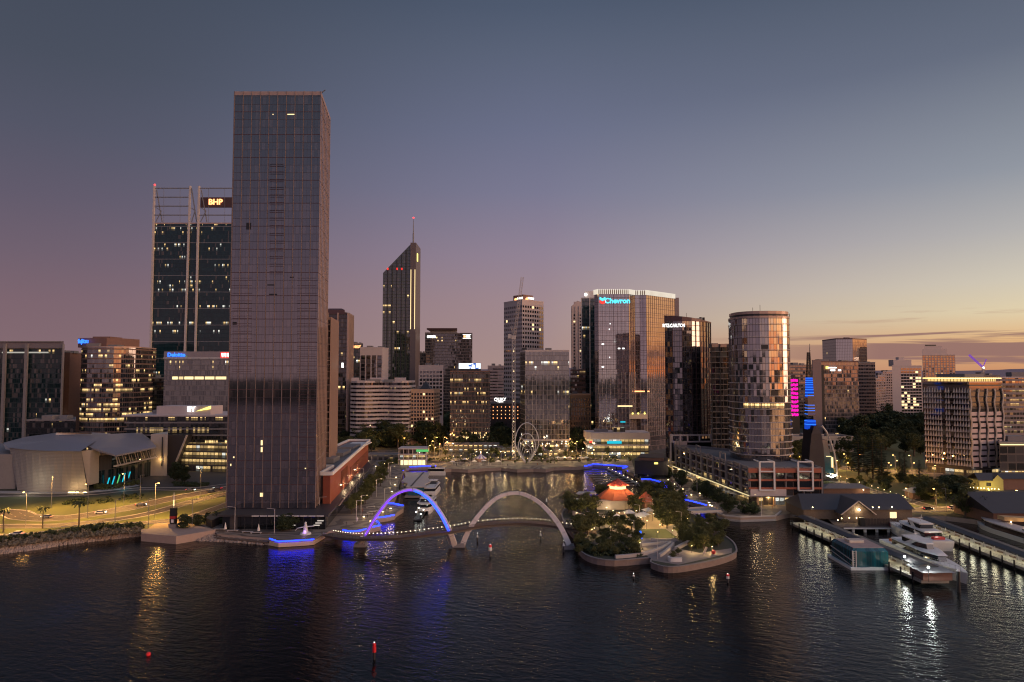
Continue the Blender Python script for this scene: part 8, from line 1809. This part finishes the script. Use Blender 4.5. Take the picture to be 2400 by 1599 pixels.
for k, (px, py) in enumerate(((60, 1238), (205, 1215), (120, 1192), (290, 1182), (470, 1166), (-60, 1215))): lamp('high', px, py, 'tall orange-lit street lamp along the curving shore highway', 'tall lamps along the shore highway', rz=random.uniform(0, 6), sc=.95)
plight(star_, (1.2, 0, 15.1), 14000, (1, .52, .14), .5)
for px, py, lb in ((328, 1171, 'grey unlit light pole right of the convention hall forecourt'), (269, 1242, 'tall thin grey pole on the verge left of the sea wall'), (347, 1240, 'bare grey pole at the left end of the sea wall'), (450, 1242, 'white pole beside the round sea wall tree')): lamp('dark', px, py, lb, sc=1.1)
for px, py, rz in ((550, 1245, 3.1), (643, 1250, 3.1), (748, 1218, 0), (536, 1206, .3), (632, 1205, .3)): lamp('quayoff', px, py, 'pale L-shaped lamp post before the plinth of the tall tower', 'pale lamp posts before the tall tower', rz=rz)
for px, py, rz in ((835, 1224, 0), (846, 1210, 0), (820, 1177, 3.1), (836, 1155, 3.1), (852, 1136, 3.1), (882, 1165, 0), (901, 1190, 0), (910, 1120, 0), (914, 1130, 0), (870, 1100, 3.1)): lamp('quay', px, py, 'pale L-shaped lamp post along the promenade beside the terracotta hall', 'pale lamp posts beside the terracotta hall', rz=rz)
for px, py, rz in ((1577, 1128, 3.1), (1590, 1139, 3.1), (1624, 1152, 3.1), (1634, 1167, 3.1), (1671, 1144, 0), (1700, 1153, 0), (1714, 1139, 0), (1762, 1179, 0), (1785, 1209, 3.1), (1826, 1181, 3.1), (1540, 1113, 3.1)): lamp('quay', px, py, 'pale L-shaped lamp post along the right hand promenade', 'pale lamp posts along the right hand promenade', rz=rz)
for px, py in ((1388, 1240), (1597, 1240), (1526, 1212), (1529, 1204), (1486, 1262), (1541, 1311), (1499, 1222), (1613, 1190)): lamp('quayoff', px, py, 'pale lamp post standing on the island', 'pale lamp posts on the island', rz=3.1, sc=.72)
for px, py in ((1078, 1090), (1102, 1091), (1146, 1090), (1175, 1090), (1287, 1087), (1363, 1086), (1411, 1090), (1412, 1088), (1472, 1090), (967, 1094)): lamp('quay', px, py, 'thin pale lamp post on the back boardwalk of the basin', 'pale lamp posts on the back boardwalk', rz=0, sc=.9)
lamp('star', 1059, 1066, 'brilliant white street lamp glaring behind the boardwalk left of the carousel tent', sc=1.1)
for px, py in ((1012, 1060), (1022, 1050), (1030, 1068), (1046, 1062), (1076, 1050), (1005, 1072), (1018, 1078), (1040, 1050), (1025, 1036)): lamp('sod', px, py, 'orange street lamp in the busy street corner left of centre', 'orange lamps in the busy street corner')
for px, py in ((1363, 1052), (1350, 1062), (873, 1052), (945, 1052), (1092, 1044), (1330, 1068)): lamp('sod', px, py, 'orange street lamp glimpsed between the trees behind the basin', 'orange lamps behind the basin trees')
for px, py in ((1115, 1076), (1140, 1078), (1172, 1076), (1182, 1078), (1200, 1074), (1215, 1078), (1235, 1076), (1252, 1076), (1290, 1074), (1310, 1070), (1340, 1075), (1400, 1070), (1420, 1064), (1475, 1068), (1365, 1068), (1380, 1062)): lamp('park', px, py, 'small warm lamp along the back boardwalk and lawn of the basin', 'small warm lamps behind the basin', sc=1.0)
for px, py in ((2081, 1118), (2100, 1112), (2086, 1124), (1985, 1118), (2140, 1118), (2170, 1112), (1960, 1112), (2190, 1125), (1900, 1108), (1872, 1100)): lamp('sod', px, py, 'amber lamp among the park trees', 'amber lamps among the park trees', sc=.95)
for k in range(12): f_ = k / 11; lamp('park', 1955 + 160 * f_, 1124 + 52 * f_, 'small amber lamp in the row along the diagonal park path', 'small lamps along the diagonal park path', sc=.55)
for px, py in ((2170, 1158), (2160, 1150), (2182, 1152), (2120, 1184), (2060, 1180), (2215, 1158), (2230, 1150)): lamp('park', px, py, 'small warm lamp by the lit tree and pavilion near the park path', 'small lamps near the park pavilion', sc=.7)
lamp('dark', 2218, 1199, 'grey street lamp with a bent arm beside the riverside road on the right', rz=3.1, sc=.95)
for px, py in ((1580, 1138), (1566, 1128), (1640, 1160), (1600, 1150), (1662, 1182), (1668, 1190), (1580, 1150), (1620, 1164)): lamp('bol', px, py, 'low glowing bollard light along the right hand quay edge', 'low bollard lights on the right quay')
x, y = G(1664, 1189, 2); t = thing('bollard_light', 'glaring low lamp at the quay corner by the short footbridge', 'lamp', (x, y, 2)); mb = MB(); mb.sphere((x, y, 3.0), .3, 8, 5); mb.build('bulb', M['e_amber'], t); mb = MB(); mb.tube([(x, y, 2), (x, y, 2.9)], .1, 5); mb.build('post', M['dark'], t); plight(t, (0, -.5, 1.6), 420, (1, .7, .3), .2)
for px, py in ((1380, 1226), (1415, 1232), (1490, 1215), (1515, 1240), (1530, 1222), (1560, 1195), (1480, 1245), (1590, 1248), (1610, 1235), (1450, 1220), (1350, 1220), (1420, 1207), (1467, 1236), (1545, 1250), (1555, 1228), (1500, 1232), (1575, 1212)): lamp('park', px, py, 'small warm lamp among the island trees', 'small lamps among the island trees', sc=.6)
# cafe light pools under the right podium
for px, py in ((1590, 1116), (1612, 1122), (1640, 1132), (1668, 1143), (1698, 1153), (1728, 1165), (1752, 1176), (1800, 1184)): lamp('park', px, py, 'warm cafe lamp under the edge of the long podium', 'cafe lamps along the long podium', sc=.75)
# benches and planters along the quays
def bench_proto():
    t = thing('bench', '', 'bench'); mb = MB(); mb.box(0, 0, .42, 4.4, .9, .12); mb.build('seat', M['finw'], t)
    for sx_ in (-1.8, 1.8): mb = MB(); mb.box(sx_, 0, 0, .3, .8, .42); mb.build('leg', M['conc'], t)
    return t
bp_ = bench_proto(); fb = True
for px, py, rz, lb, grp in [(p[0], p[1], .05, 'long pale bench on the timber terrace before the tall tower', 'pale benches on the timber terrace') for p in ((515, 1243), (545, 1246), (580, 1249), (600, 1251))] + [(p[0], p[1], .6, 'long pale bench on the banded paving under the purple arch', 'pale benches under the purple arch') for p in ((862, 1208), (880, 1200), (868, 1190), (895, 1190), (870, 1202))] + [(p[0], p[1], -.3, 'long pale bench on the right hand promenade', 'pale benches on the right hand promenade') for p in ((1585, 1143), (1606, 1152), (1650, 1176), (1668, 1180), (1612, 1158))]:
    x, y = G(px, py, 2)
    if fb: bp_.location = (x, y, 2.02); bp_.rotation_euler = (0, 0, rz); bp_['label'] = lb; bp_['group'] = grp; fb = False
    else: copy_tree(bp_, (x, y, 2.02), rz, 1, lb, grp)
# warm street light over the park roads, the busy street corner and the quay edges
for k in range(7): f_ = k / 6; lamp('mid', 1945 + 230 * f_, 1099 + 6 * f_, 'tall amber road lamp beyond the park pines', 'tall road lamps beyond the park pines', rz=3.1)
for k in range(5): f_ = k / 4; lamp('mid', 2130 + 260 * f_, 1190 + 6 * f_, 'amber road lamp along the riverside road behind the jetties', 'road lamps behind the jetties', rz=3.1, sc=.9)
for px, py in ((1000, 1056), (1018, 1064), (1034, 1072), (1050, 1056), (1340, 1058), (1352, 1070)): lamp('mid', px, py, 'tall amber lamp over the street at the back of the basin', 'tall amber lamps behind the basin', rz=3.1)

rg = random.Random(77)
for k in range(26): px = 1045 + 435 * k / 25; lamp('park', px, 1084 + rg.uniform(-9, 2), 'small warm lamp in the garden strip along the curved boardwalk wall', 'warm lamps along the curved boardwalk wall', sc=.55)
for px, py in ((1400, 1214), (1436, 1210), (1462, 1216), (1484, 1232), (1510, 1206), (1538, 1214), (1548, 1236), (1572, 1226), (1600, 1226), (1575, 1258), (1498, 1288), (1540, 1262), (1620, 1296), (1668, 1298), (1430, 1250), (1386, 1256)): lamp('park', px, py, 'low path lamp glowing on the island terraces', 'low path lamps on the island', sc=.45)
for px, py in ((868, 1226), (852, 1216), (884, 1208), (896, 1204), (915, 1196), (902, 1188), (918, 1156), (925, 1140), (928, 1122), (880, 1096), (900, 1090)): lamp('bol', px, py, 'low glowing bollard light on the quay behind the purple arch', 'low bollard lights behind the purple arch')
